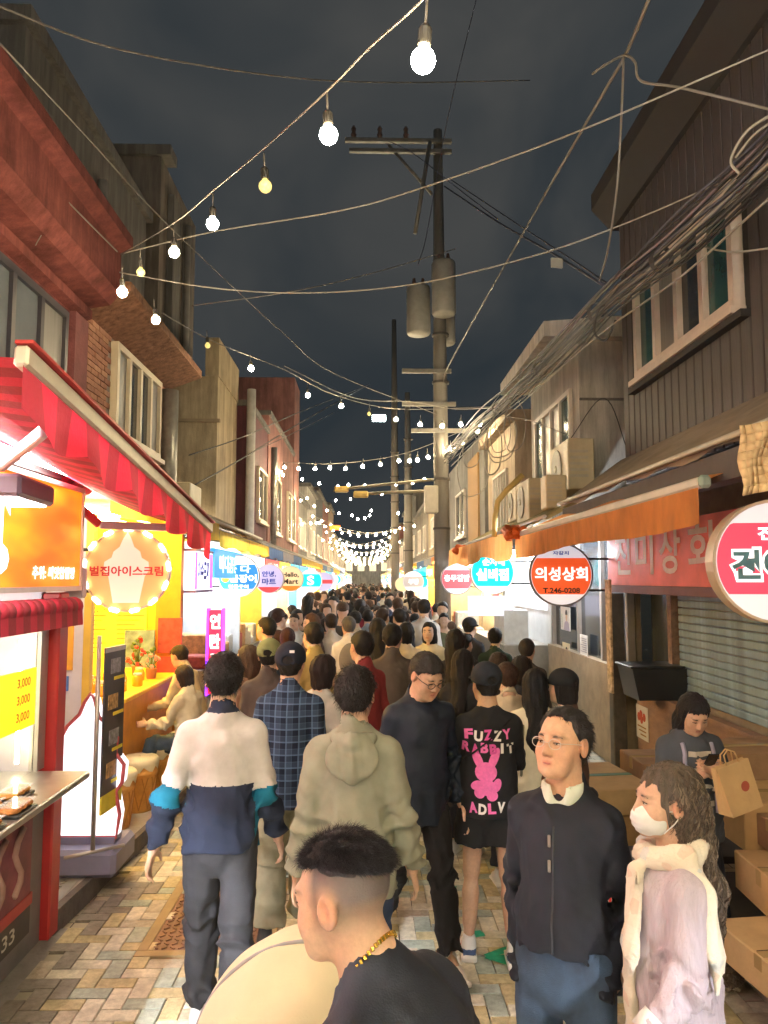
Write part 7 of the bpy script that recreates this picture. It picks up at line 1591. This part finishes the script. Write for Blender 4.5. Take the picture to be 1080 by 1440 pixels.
def mask_extra(root, J, s, ts, put):
    Rh, H = J['Rh'], J['head']; W = lambda x, y, z: H + Rh @ np.array([x, y, z]); Rt, n, T = J['Rt'], J['neck'], J['T']
    m = Solid(); m.ell(W(0, .050, -.058), (.070, .070, .060), rot=Rh, k=.02); m.cut(W(0, .018, 0), Rh @ np.array([0, -1, 0])); m.cut(W(0, 0, -.006), Rh @ np.array([0, -.15, 1])); m.cut(W(0, 0, -.115), Rh @ np.array([0, -.2, -1]))
    Rh32, H32 = Rh.astype(f32), H.astype(f32)
    m.post = lambda P: .0022*np.sin(((P - H32) @ Rh32)[:, 2]*330)*np.clip(1 - np.abs(((P - H32) @ Rh32)[:, 0])/.06, 0, 1)
    face_parts(root, J, s, (.06, .045, .035), mouth=False)
    mo, _, _ = put('face_mask', m, .0045, fabric('mask_white', (.78, .79, .82), bump=.05))
    t = MB()
    for sd in (-1, 1):
        for dz in (-.02, -.09): t.tube([tuple(W(sd*.062, .03, dz)*s), tuple(W(sd*.078, .0, dz*.6)*s), tuple(W(sd*.083, -.03, -.012)*s)], .0018, 4)
    t.build('mask_loop', MATS['cloth_mask_white'], mo)
    # long wavy hair
    hm = hair_mat('ash', (.12, .092, .072)); Hs = Solid()
    Hs.ell(W(0, -.022, .036), (.090, .106, .098), rot=Rh, k=.02)
    Hs.cap(W(0, -.045, .0), W(0, -.07, -.08), .082, .075, k=.04); Hs.cap(W(0, -.07, -.08), T(-.03, -.11, .38), .066, .060, k=.05); Hs.cap(T(-.03, -.11, .38), T(-.05, -.115, .14), .058, .022, k=.05)
    Hs.func(lambda P: np.minimum(((P - H32) @ Rh32)[:, 1] - .040 + .35*np.clip(-.02 - ((P - H32) @ Rh32)[:, 2], 0, .1), .062 - ((P - H32) @ Rh32)[:, 2]), k=.012)
    for sd in (-1, 1): Hs.ell(W(sd*.095, .008, -.01), (.03, .03, .036), k=.012, mode='s', rot=Rh)
    def wav(P):
        L = (P - H32) @ Rh32; an = np.arctan2(L[:, 0], -L[:, 1] + .02)
        return .006*np.sin(an*9 + 2.5*np.sin(L[:, 2]*24) + 1) + .004*np.sin(an*19 + 3*np.sin(L[:, 2]*31 + 2)) + .003*np.sin(an*37 + L[:, 2]*40)
    Hs.post = wav
    ho, Vh, Fh = put('hair', Hs, .008, hm); N = vnormals(Vh, Fh); r = np.random.default_rng(3); ix = r.integers(0, len(Vh), 3600); ix = ix[head_local(J, Vh[ix])[:, 1] < .0]
    ix = ix[:1500]; p = Vh[ix].copy(); path = [p.copy()]; n_ = len(p); ph = r.uniform(0, 6.28, n_); fr = r.uniform(16, 34, n_); am = r.uniform(.002, .008, n_); dirv = np.tile(np.array([0, -.06, -1.0]), (n_, 1)) + r.normal(0, .10, (n_, 3)); eps = .004
    def grad(q): return np.stack([Hs.ev(q + np.eye(3)[k_]*eps) - Hs.ev(q - np.eye(3)[k_]*eps) for k_ in range(3)], 1)/(2*eps)
    for k_ in range(22):
        gr = grad(p); gr /= np.linalg.norm(gr, axis=1)[:, None] + 1e-6; t_ = dirv - gr*(dirv*gr).sum(1)[:, None]*.85; t_ /= np.linalg.norm(t_, axis=1)[:, None] + 1e-6
        p = p + t_*.010; dd = np.clip(Hs.ev(p), -.02, .01); p = p - gr*((dd - .003)*.7)[:, None]; sd_ = np.cross(t_, gr); path.append(p + sd_*(am*np.sin(ph + fr*k_*.010*6))[:, None] + gr*(am*.5*np.cos(ph + fr*k_*.06))[:, None])
    K_ = len(path); wv = np.array([.0022*(1 - (k_/(K_ - 1))**3*.85) for k_ in range(K_)]); Pp = np.stack(path, 1); tg = np.gradient(Pp, axis=1); sdv = np.cross(tg, r.normal(0, 1, (n_, 1, 3))); sdv /= np.linalg.norm(sdv, axis=2, keepdims=True) + 1e-9
    SV = np.stack([Pp - sdv*wv[None, :, None], Pp + sdv*wv[None, :, None]], 2).reshape(-1, 3); base_ = (np.arange(n_)*K_*2)[:, None]; SF = np.concatenate([base_ + np.array([[2*k_, 2*k_+1, 2*k_+3, 2*k_+2]]) for k_ in range(K_ - 1)])
    half = (SF[:, 0]//(K_*2)) % 3; link('hair_locks', np_mesh('hair_locks', SV*s, SF, True, half), [hair_mat('ash_light', (.24, .185, .14)), hair_mat('ash_mid', (.15, .11, .085)), hair_mat('ash_dark', (.08, .06, .048))], ho)
    # scarf
    sc = M('cloth_scarf', (.66, .60, .50), .85, var=.0, bump=.3, bscale=90); nn = sc.node_tree.nodes; ll = sc.node_tree.links
    tc = nn.new('ShaderNodeTexCoord'); vo = nn.new('ShaderNodeTexVoronoi'); vo.inputs['Scale'].default_value = 30; ll.new(tc.outputs['Object'], vo.inputs['Vector'])
    rp = nn.new('ShaderNodeValToRGB'); rp.color_ramp.interpolation = 'CONSTANT'; el = rp.color_ramp.elements
    el[0].color = (.70, .64, .54, 1); el[1].position = .62; el[1].color = (.68, .54, .45, 1)
    for p_, c_ in ((.72, (.72, .66, .57, 1)), (.84, (.58, .59, .58, 1)), (.9, (.72, .67, .58, 1))):
        e_ = el.new(p_); e_.color = c_
    sp_ = nn.new('ShaderNodeSeparateColor'); ll.new(vo.outputs['Color'], sp_.inputs[0]); ll.new(sp_.outputs[0], rp.inputs[0]); ll.new(rp.outputs[0], nn['Principled BSDF'].inputs['Base Color'])
    S = Solid()
    an = np.linspace(0, 2*np.pi, 15); ringp = [n + Rt @ np.array([.098*math.cos(a), .010 + .092*math.sin(a), -.004 - .024*math.sin(a)]) for a in an]
    for i in range(14): S.cap(ringp[i], ringp[i+1], .027, k=.03)
    S.cap(T(-.055, .125, .46), T(-.045, .155, .22), .030, .034, k=.03, sq=(.75, 1.6, 1), rot=Rt); S.cap(T(-.045, .155, .22), T(-.04, .165, .06), .034, .020, k=.03, sq=(.75, 1.6, 1), rot=Rt); S.cap(T(-.04, .165, .05), T(-.045, .16, -.06), .014, .036, k=.03, sq=(.75, 1.5, 1), rot=Rt)
    S.cap(T(-.10, -.03, .50), T(-.155, -.060, .42), .040, .042, k=.03); S.cap(T(-.155, -.06, .42), T(-.185, -.075, .25), .040, .030, k=.03); S.cap(T(-.185, -.075, .25), T(-.19, -.075, .14), .026, .008, k=.02)
    fl = folds(31, .009, 52, .15); S.post = fl; put('scarf', S, .008, sc)
    # cuff, watch and ring on the near wrist
    w, e, Rf = J['wrl'], J['ell'], J['Rfl']; dn = (w - e)/np.linalg.norm(w - e); M4 = Matrix.Identity(4)
    def band(p, r, hgt, mat, nm):
        q = Matrix(Rf.tolist()).to_4x4(); q.translation = Vector((p*s).tolist()); mm = MB(); mm.smooth = True
        mm.lathe([(r*.93, -hgt/2), (r, -hgt/2), (r*1.02, 0), (r, hgt/2), (r*.93, hgt/2)], 24, q, False, False); return mm.build(nm, mat, root)
    band(e + dn*.155, .056*s, .055, fabric('cuff_white', (.74, .72, .72)), 'cuff'); band(e + dn*.238, .031*s, .020, M('watch_gold', (.5, .36, .16), .3, metal=.8, var=0), 'watch')
person('woman in white face mask, lilac blouse and pale scarf with long grey-brown hair', 934, 1072, 2.38, rz=86, hb=.006, hg=.009, tone=(.58, .37, .27),
       pose=dict(lean=2, hpitch=2, hyaw=4, arml=(10, 11, 38), armr=(8, 8, 30), hipz=.93, cuff=.66), hair=('none', BLK), hcurl=20,
       top=dict(name='blouse', mat=M('cloth_lilac', (.46, .40, .47), .85, var=.10, vscale=60, bump=.35, bscale=180, stretch=(1, 1, .12), crease=.5), ease=.030, hem=.93, collar=False, fold=.008, flare=.02), bottom=dict(kind='skirt', mat=fabric('sage', (.33, .34, .22)), hemz=.12, flare=.06), shoes=((.3, .28, .25), (.4, .4, .4)), extra=mask_extra)

def phone_extra(root, J, s, ts, put):
    face_parts(root, J, s, squint=.5); hood_extra(root, J, s, ts, put)
    w = (J['wrl'] + J['wrr'])/2; f = (J['Rfl'] + J['Rfr']) @ np.array([0, 0, -.06]); p = w + f + np.array([0, .012, .035])
    m = MB(); m.box(tuple(p*s), (.072*s, .010*s, .145*s), rot=Euler((R(-42), 0, 0)).to_matrix(), bev=.003); m.build('phone', M('phone_dark', (.02, .02, .025), .2, var=0), root)
    zz = np.linspace(1.36, .96, 5)
    for k in range(5):
        xs = np.linspace(-.075, .075, 12); y = on_back(ts, xs, np.full(12, zz[k]), 1) + .003; mm = MB(); vs = []
        for i in range(12): vs += [(xs[i]*s, y[i]*s, (zz[k] - .017)*s), (xs[i]*s, y[i]*s, (zz[k] + .017)*s)]
        mm.add(vs, [(2*i, 2*i+2, 2*i+3, 2*i+1) for i in range(11)]); mm.build('stripe', fabric('stripe_cream', (.5, .47, .42)), root)
    for sd in (-1, 1):
        zz2 = np.linspace(1.42, 1.0, 20); xs = np.full(20, sd*.095); y = on_back(ts, xs, zz2, 1) + .004; mm = MB(); mm.tube([(xs[i]*s, y[i]*s, zz2[i]*s) for i in range(20)], .012, 5); mm.build('jacket_edge', fabric('lavender', (.30, .30, .42)), root)
PH = person('woman in dark hooded coat and long black skirt looking down at her phone', 975, 977, 4.25, rz=183, hb=.008, hg=.010, tone=(.52, .33, .24),
       pose=dict(lean=2, hpitch=-30, arml=(16, 12, 122, 40), armr=(16, 12, 122, 40)), hair=('long', (.012, .012, .016)),
       top=dict(name='coat', mat=fabric('slate', (.055, .065, .085)), ease=.05, hem=.80, fold=.008), bottom=dict(kind='skirt', mat=INK, hemz=.1, flare=.05), extra=phone_extra, strands=0)
# ================================================================== more people
def mid(label, u, v, Y, rz, hairst, hc, topc, bot=(.02, .02, .025), tone=(.55, .36, .26), cap=None, hood=False, **kw):
    nm = '%d_%d_%d' % tuple(int(c*255) for c in topc); bn = '%d_%d_%d' % tuple(int(c*255) for c in bot); r = random.Random(int(u*7 + v))
    pose = dict(lean=3, hyaw=r.uniform(-8, 8), arml=(r.uniform(-5, 15), 9, r.uniform(10, 40)), armr=(r.uniform(-5, 15), 9, r.uniform(10, 40)), legl=(r.uniform(-8, 8), 1, 3), legr=(r.uniform(-8, 8), 1, 3)); pose.update(kw.pop('pose', {}))
    hg = .015 if Y < 7 else .019
    ex0 = kw.pop('extra', None)
    if abs(((rz + 180) % 360) - 180) > 50: kw['extra'] = lambda *a: (face_parts(a[0], a[1], a[2]), ex0(*a) if ex0 else None)
    elif ex0: kw['extra'] = ex0
    return person(label, u, v, Y, rz=rz, pose=pose, hair=(hairst, hc), cap=cap, tone=tone, hb=hg*.85, hg=hg, strands=kw.pop('strands', 400 if hairst == 'short' else 0),
                  top=dict(mat=kw.pop('tmat', fabric('t' + nm, topc)), ease=kw.pop('ease', .028), hem=kw.pop('hem', .82), hood=hood, fold=.006, sleeve=kw.pop('sleeve', 1.0)), bottom=dict(mat=fabric('b' + bn, bot)), hands=kw.pop('hands', True), **kw)
DK = (.014, .012, .012); DB = (.035, .022, .016)
mid('man in olive green cap and dark brown jacket', 379, 898, 5.75, -6, 'short', DK, (.075, .058, .052), cap=(.20, .22, .10))
mid('woman with long brown hair in a brown top beside the green cap man', 348, 906, 6.3, 60, 'long', (.07, .04, .025), (.20, .12, .08), tone=(.58, .38, .28), thick=.012)
mid('dark-haired man looking sideways near the bright fish stall', 374, 867, 8.0, 62, 'short', DK, (.03, .035, .045), tone=(.58, .37, .26))
mid('person with a dark bob and pale grey hooded top', 457, 919, 5.3, -40, 'bob', (.022, .013, .013), (.42, .41, .38), hood=True)
mid('man in glasses and a mustard shirt', 440, 874, 6.9, 35, 'short', DK, (.38, .28, .10), extra=glasses_extra)
def polo(C, J): return ((np.abs(C[:, 0]) > .19) & (C[:, 2] < 1.22)).astype(int)
mid('man in a dark red polo shirt with pale sleeve bands', 508, 886, 6.0, 38, 'short', DK, (.22, .03, .035), tone=(.55, .35, .24), tmat=fabric('maroon_polo', (.20, .028, .032)))
mid('man in a dark brown-grey jacket with short black hair', 552, 876, 6.7, 2, 'short', DK, (.085, .068, .058), pose=dict(hyaw=-14))
mid('grey-haired man in a white shirt with a grey backpack', 490, 866, 9.2, 10, 'short', (.12, .11, .105), (.60, .58, .62), extra=lambda root, J, s, ts, put: put('backpack', Solid().ell(J['T'](0, -.19, .27), (.15, .09, .21), rot=J['Rt']), .014, fabric('pack_grey', (.16, .15, .17))))
mid('woman with long black hair and dark coat near the man with backpack', 531, 868, 8.2, 0, 'long', DK, (.05, .05, .06))
mid('person with short dark hair in a cream jacket', 572, 874, 8.4, -18, 'bob', DK, (.58, .50, .36))
mid('woman facing against the crowd in a cream cardigan with a black bag strap', 603, 874, 9.0, 168, 'long', DK, (.52, .48, .36), tone=(.60, .40, .30), thick=.01)
mid('man in a dark navy suit jacket standing farther off by the yellow stall', 583, 862, 12.0, 0, 'short', DK, (.02, .025, .045))
mid('person in a pale blue-grey shirt among the crowd', 465, 862, 9.8, 12, 'short', DB, (.50, .47, .45))
mid('woman with wavy brown hair facing sideways near the mart signs', 437, 862, 9.6, 120, 'long', (.10, .05, .03), (.08, .05, .05), tone=(.6, .4, .3))
mid('man in a white shirt facing against the crowd by the mart stall', 414, 862, 11.5, 175, 'short', DB, (.60, .58, .54), tone=(.6, .41, .3))
mid('woman with purple-brown hair in a dark top', 405, 882, 8.6, 0, 'bob', (.05, .018, .025), (.05, .03, .035)); mid('woman with dark plum hair beside the purple-brown haired woman', 391, 885, 8.9, 0, 'long', (.04, .015, .02), (.07, .04, .045))
mid('person in a sea-green top with tousled hair', 566, 858, 11.0, 30, 'bob', DB, (.25, .33, .28)); mid('man in a grey-green jacket with black hair', 540, 850, 12.5, 5, 'short', DK, (.12, .14, .11)); mid('person in a dark red top in the packed crowd', 512, 852, 12.0, -10, 'short', DK, (.24, .03, .04)); mid('woman in black with long hair in the packed crowd', 480, 852, 13.0, 8, 'long', DK, (.02, .02, .024))
# the queue on the right
mid('woman with long dark hair at the street side of the queue', 641, 884, 7.0, -20, 'long', (.016, .014, .014), (.02, .02, .024)); mid('woman with long wavy black hair and black coat in the queue', 652, 912, 6.1, -28, 'long', DK, (.016, .016, .02), strands=0)
mid('man in a dark cap and dark jacket at the front of the queue', 661, 868, 9.6, -30, 'short', DK, (.02, .022, .026), cap=(.014, .015, .02)); mid('short-haired person in black in the middle of the queue', 654, 890, 8.3, -35, 'short', DK, (.018, .018, .022))
mid('man in a dark green jacket near the queue counter', 696, 882, 8.6, -8, 'short', DK, (.03, .05, .035)); mid('bald older man by the shopfront window', 741, 897, 7.4, -20, 'bald', (.03, .028, .028), (.08, .065, .055))
mid('person with cropped brown hair in a cream hooded top holding up a phone', 712, 930, 5.55, 5, 'short', (.05, .025, .018), (.52, .46, .34), hood=True, pose=dict(armr=(40, 8, 110)))
mid('woman with long straight black hair and a cream jumper', 752, 939, 5.05, -8, 'long', (.010, .011, .014), (.62, .58, .46), pose=dict(arml=(18, 14, 75), armr=(10, 10, 40)), ease=.036, extra=lambda root, J, s, ts, put: put('shoulder_strap', Solid().cap(J['T'](-.10, -.135, .40), J['T'](-.12, -.14, .05), .011), .008, fabric('strap_olive', (.16, .15, .11))))
mid('person in dark clothes behind the woman in the cream jumper', 733, 921, 5.9, -25, 'bob', DK, (.02, .022, .028)); mid('person with dark brown hair half hidden behind the black cap', 700, 916, 6.2, 0, 'short', DB, (.05, .045, .04))
mid('woman in a black cap with white badge and a brown jacket', 790, 940, 5.0, 48, 'bob', DK, (.10, .055, .045), cap=(.012, .014, .018), tone=(.58, .38, .28))
# customers at the ice cream counter
mid('young man in a beige shirt bending over the ice cream counter', 252, 907, 7.7, 70, 'short', (.02, .014, .012), (.55, .44, .28), z0=.0, pose=dict(lean=20, hpitch=-12, arml=(40, 10, 50), armr=(40, 10, 50)))
WOM = person('woman in a fringed beige shawl sitting on a cone stool', 258, 935, 7.05, rz=62, pose=dict(lean=10, hpitch=-14, hipz=.93, arml=(35, 14, 60), armr=(35, 14, 55), legl=(84, 6, 60), legr=(80, 10, 40), sole=.22), hair=('bob', (.022, .014, .014)), top=dict(mat=fabric('shawl', (.45, .40, .30)), ease=.035, hem=.86, name='shawl', fold=.008), bottom=dict(mat=DENIM, wide=.02), hb=.012, hg=.013, z0=.115)

# ---- foreground man
def fade(mixc, L, inh):
    x, y, z = np.abs(L[:, 0]), L[:, 1], L[:, 2]; w = np.clip((z + .085)/.10, 0, 1)*np.clip((.045 - y)/.03, 0, 1)*np.clip((np.sqrt((L[:, 0]/.07)**2 + (L[:, 1]/.09)**2) - .55)*3, 0, 1)
    ear = np.exp(-((x - .085)/.012)**2)*np.exp(-(z/.036)**2)*np.exp(-((y + .01)/.03)**2)
    mixc(inh*.92*w**1.2*(1 - np.clip(ear*1.4, 0, 1)), (.055, .050, .052))
def fg_extra(root, J, s, ts, put):
    n, Rt = J['neck'], J['Rt']; m = MB(); gold = M('gold', (.75, .48, .08), .25, metal=1.0, var=.1); N = 46
    for k in range(N):
        a = 2*math.pi*k/N; c = n + Rt @ np.array([.070*math.cos(a), -.004 + .072*math.sin(a), .012 + .030*-math.sin(a)]); m.box(tuple(c*s), (.0075, .006, .009), rot=Matrix((Rt @ rotm(a, 0, 0)).tolist()), bev=.001)
    o = m.build('gold_chain', gold, root); o['kind'] = 'stuff'
    # swept hair on top
    Rh, H = J['Rh'], J['head']; r = np.random.default_rng(4); K = 20000; th = r.uniform(0, 2*np.pi, K); ph = np.arccos(r.uniform(.18, 1, K))
    loc = np.stack([.080*np.sin(ph)*np.cos(th), -.016 + .100*np.sin(ph)*np.sin(th), .036 + .088*np.cos(ph)], 1); ok = (loc[:, 2] > .078 - .25*np.clip(-loc[:, 1] - .02, 0, .1)) & ~((loc[:, 1] > .055) & (loc[:, 2] < .055)); loc = loc[ok]
    nr = loc - np.array([0, -.016, .02]); nr /= np.linalg.norm(nr, axis=1)[:, None]
    fl = np.stack([.55*np.sign(loc[:, 0])*(.3 + np.abs(loc[:, 0])*6), -.25 + 3.5*loc[:, 1]*(loc[:, 1] < 0) + 2.0*loc[:, 1]*(loc[:, 1] > 0), -.05 + 0*loc[:, 0]], 1)
    cl = np.stack([np.sin(loc[:, 0]*55 + 4*np.sin(loc[:, 1]*40)), np.sin(loc[:, 1]*60 + 3*np.sin(loc[:, 0]*50)), 0*loc[:, 0]], 1)*.5
    d = nr*.22 + fl*.75 + cl*.28 + r.normal(0, .10, loc.shape); d /= np.linalg.norm(d, axis=1)[:, None]
    V, F = strands_mesh((H + loc @ Rh.T), d @ Rh.T, r.uniform(.016, .034, len(loc)), .0007, tuple(Rh @ np.array([0, -.05, -.16])), 4, 5, .06)
    link('hair_locks', np_mesh('hair_locks', V*s, F), hair_mat('fg', (.028, .024, .030)), root); face_parts(root, J, s)
person('man in a black T-shirt with a faded undercut and gold chain leaning over the pushchair', 482, 1168, 1.58, rz=56, hb=.005, hg=.011, tone=(.66, .42, .30),
       pose=dict(lean=35, hpitch=4, hyaw=4, hroll=0, arml=(22, 14, 40), armr=(20, 14, 40)), hair=('fade', (.022, .019, .022)), thick=.012, stubble=fade,
       top=dict(name='t_shirt', mat=fabric('black_tee', (.012, .015, .024), rough=.75), ease=.050, hem=.78, sleeve=.45, collar=.004, fold=.009), bottom=dict(mat=fabric('darkblue', (.025, .04, .085))), extra=fg_extra, fat=1.08)
# ---- pushchair
CRE = M('hood_cream', (.72, .64, .45), .75, var=.06, vscale=6, bump=.12, bscale=200, sheen=.2); PIPE = M('piping_grey', (.36, .36, .40), .6)
pc = PY(432, 1420, 2.12); px, py = pc[0], pc[1]; pch = wthing('pushchair', 'cream hooded pushchair with grey piping', 'pushchair', (px, py, 0))
hd = Solid(); c0 = np.array([px, py, .82]); hd.ell(c0, (.30, .36, .34), k=.02); hd.cut(c0 + np.array([0, 0, -.05]), (0, .15, -1)); hd.ell(c0 + np.array([0, .10, -.06]), (.27, .36, .30), k=.01, mode='s')
an_ = lambda P: np.arctan2(P[:, 2] - c0[2], P[:, 1] - c0[1]); hd.post = lambda P: .006*np.abs(np.sin(an_(P)*3.0))*-1 + .0025*np.sin(P[:, 0]*40 + an_(P)*5)
V, F = polygonize(hd, .009); link('hood', np_mesh('hood', V, F), CRE, pch)
for a in (R(48), R(95), R(140)):
    m = MB(); pts = []
    for q in np.linspace(0, math.pi, 26): d = np.array([math.cos(q), math.sin(q)*math.cos(a), math.sin(q)*math.sin(a)]); pts.append(tuple(c0 + d*np.array([.306, .366, .346])))
    m.tube(pts, .0055, 6); m.build('piping', PIPE, pch)
m = MB(); m.bb(px - .24, px + .24, py - .30, py + .32, .40, .78, bev=.05); m.build('seat', M('seat_taupe', (.28, .25, .22), .8), pch)
for (x, y) in ((-.26, -.3), (.26, -.3), (-.26, .38), (.26, .38)):
    m = MB(); m.lathe([(.05, -.02), (.105, -.022), (.11, 0), (.105, .022), (.05, .02)], 20, Matrix.Translation((px + x, py + y, .11)) @ Matrix.Rotation(R(90), 4, 'Y')); m.build('wheel', M('rubber', (.02, .02, .02), .8), pch)
    m = MB(); m.tube([(px + x*.9, py + y, .11), (px + x*.85, py + y*.5, .45)], .014, 6); m.build('frame_tube', ALU, pch)
for sx in (-1, 1): m = MB(); m.tube([(px + sx*.25, py - .1, .6), (px + sx*.25, py - .45, 1.0)], .014, 6); m.build('push_bar', ALU, pch)
m = MB(); m.tube([(px - .25, py - .45, 1.0), (px + .25, py - .45, 1.0)], .018, 8); m.build('handle', MATS['plastic_black'], pch)
# ---- kraft paper bag on the phone woman's arm
KR = M('kraft', (.50, .34, .17), .75, var=.1, vscale=8, bump=.15, bscale=30); p = PY(1034, 1106, 4.0); pbg = wthing('paper_bag', 'brown kraft paper bag with a red-brown logo held by the woman with the phone', 'bag', tuple(p)); Fb = Matrix.Translation(Vector(tuple(p))) @ Matrix.Rotation(R(-12), 4, 'Y') @ Matrix.Rotation(R(18), 4, 'Z'); m = MB()
w, d, h = .10, .05, .12; vs = [(-w, -d, -h), (w, -d, -h), (w, d, -h), (-w, d, -h), (-w*1.05, -d*.4, h), (w*1.05, -d*.4, h), (w*1.05, d*.4, h), (-w*1.05, d*.4, h), (-w, 0, -h), (w, 0, -h), (-w*.93, 0, h), (w*.93, 0, h)]
m.add([Fb @ Vector(v) for v in vs], [(0,1,5,4), (2,3,7,6), (3,2,1,0), (1,9,11,5), (9,2,6,11), (3,8,10,7), (8,0,4,10), (4,5,11,6,7,10)]); m.build('bag', KR, pbg)
for sy in (-1, 1): m = MB(); m.tube([tuple(Fb @ Vector((-.04, sy*.02, h))), tuple(Fb @ Vector((-.035, sy*.012, h + .05))), tuple(Fb @ Vector((0, sy*.008, h + .07))), tuple(Fb @ Vector((.035, sy*.012, h + .05))), tuple(Fb @ Vector((.04, sy*.02, h)))], .004, 5); m.build('handle', KR, pbg)
m = MB(); m.lathe([(.018, 0), (.026, 0), (.026, .001), (.018, .001)], 20, Fb @ Matrix.Translation((.03, -d*.75, .0)) @ Matrix.Rotation(R(90), 4, 'X')); m.build('logo', M('print_logo', (.35, .08, .05)), pbg)

# ---- the crowd filling the street behind
def crowd_mesh(style, seed, female):
    pose = dict(lean=3, arml=(5, 8, 20), armr=(5, 8, 20)); J = skeleton(pose); h = .020; parts = []
    b = body_solid(J, True, hands=False); parts.append(polygonize(b, h) + (0,)); parts.append(polygonize(hair_solid(J, style if style != 'cap' else 'short', .016 if style != 'cap' else .006, seed), .014) + (1,)); style == 'cap' and parts.append(polygonize(cap_solid(J), .014) + (1,)); parts.append(polygonize(top_solid(J, seed=seed, ease=.03, hem=.8, fold=.006, collar=.02), .018) + (2,)); parts.append(polygonize(pants_solid(J, seed=seed), .022) + (3,))
    V = np.concatenate([p[0] for p in parts]); off = np.cumsum([0] + [len(p[0]) for p in parts]); F = np.concatenate([p[1] + off[i] for i, p in enumerate(parts)]); mi = np.concatenate([np.full(len(p[1]), p[2]) for p in parts])
    return np_mesh('person', V, F, True, mi), J
CM = [(crowd_mesh(st, i, st != 'short'), st) for i, st in enumerate(('short', 'long', 'bob', 'short', 'cap'))]
TC = [('black', (.016, .016, .02)), ('dark grey', (.06, .06, .065)), ('navy', (.02, .03, .06)), ('cream', (.55, .48, .36)), ('white', (.62, .60, .58)), ('brown', (.12, .075, .05)), ('olive', (.14, .14, .08)), ('dark red', (.22, .03, .035)), ('beige', (.40, .32, .22)), ('light blue', (.25, .33, .42))]
HC = [('black', (.014, .012, .012)), ('dark brown', (.04, .024, .017)), ('brown', (.09, .05, .03)), ('grey', (.14, .13, .125))]
sk = M('skin_far', (.55, .36, .26), .5, var=.05); TB = fabric('far_trousers', (.025, .026, .035))
for (me, J), st in CM:
    for q in (sk, sk, sk, sk): me.materials.append(q)
rc = random.Random(11); y = 10.2; cnt = 0
while y < 70 and cnt < 250:
    n_ = 5 if y < 30 else 4
    for q in range(n_):
        x = -1.45 + 3.0*(q + rc.uniform(.15, .85))/n_; yy = y + rc.uniform(-.35, .35)
        if x > .9 and y < 11: continue
        (me, J), st = CM[rc.choice((0, 0, 1, 2, 3, 3, 4))]; tn, tcx = rc.choice(TC[:3] + TC + TC[3:5]); hn, hcx = HC[rc.choice((0, 0, 0, 1, 1, 2, 3))]; facing = rc.random() < .38
        o = bpy.data.objects.new('person', me); COL.objects.link(o); sc = rc.uniform(.87, 1.04); o.location = (x, yy, .015); o.scale = (sc, sc, sc); o.rotation_euler = (0, 0, R(rc.uniform(-35, 35) + (180 if facing else 0)))
        for i, mt in enumerate((sk, hair_mat('%d_%d_%d' % tuple(int(c*400) for c in hcx), hcx), fabric('far_' + tn, tcx), TB)): o.material_slots[i].link = 'OBJECT'; o.material_slots[i].material = mt
        tag(o, 'person with %s %s hair and %s top %s in far crowd' % ({'short': 'short', 'long': 'long', 'bob': 'bobbed', 'cap': 'capped'}[st], hn, tn, 'coming this way' if facing else 'walking away'), 'person', 'people in the far crowd'); cnt += 1
    y += .78 if y < 20 else (.95 if y < 35 else 1.5)
settle()
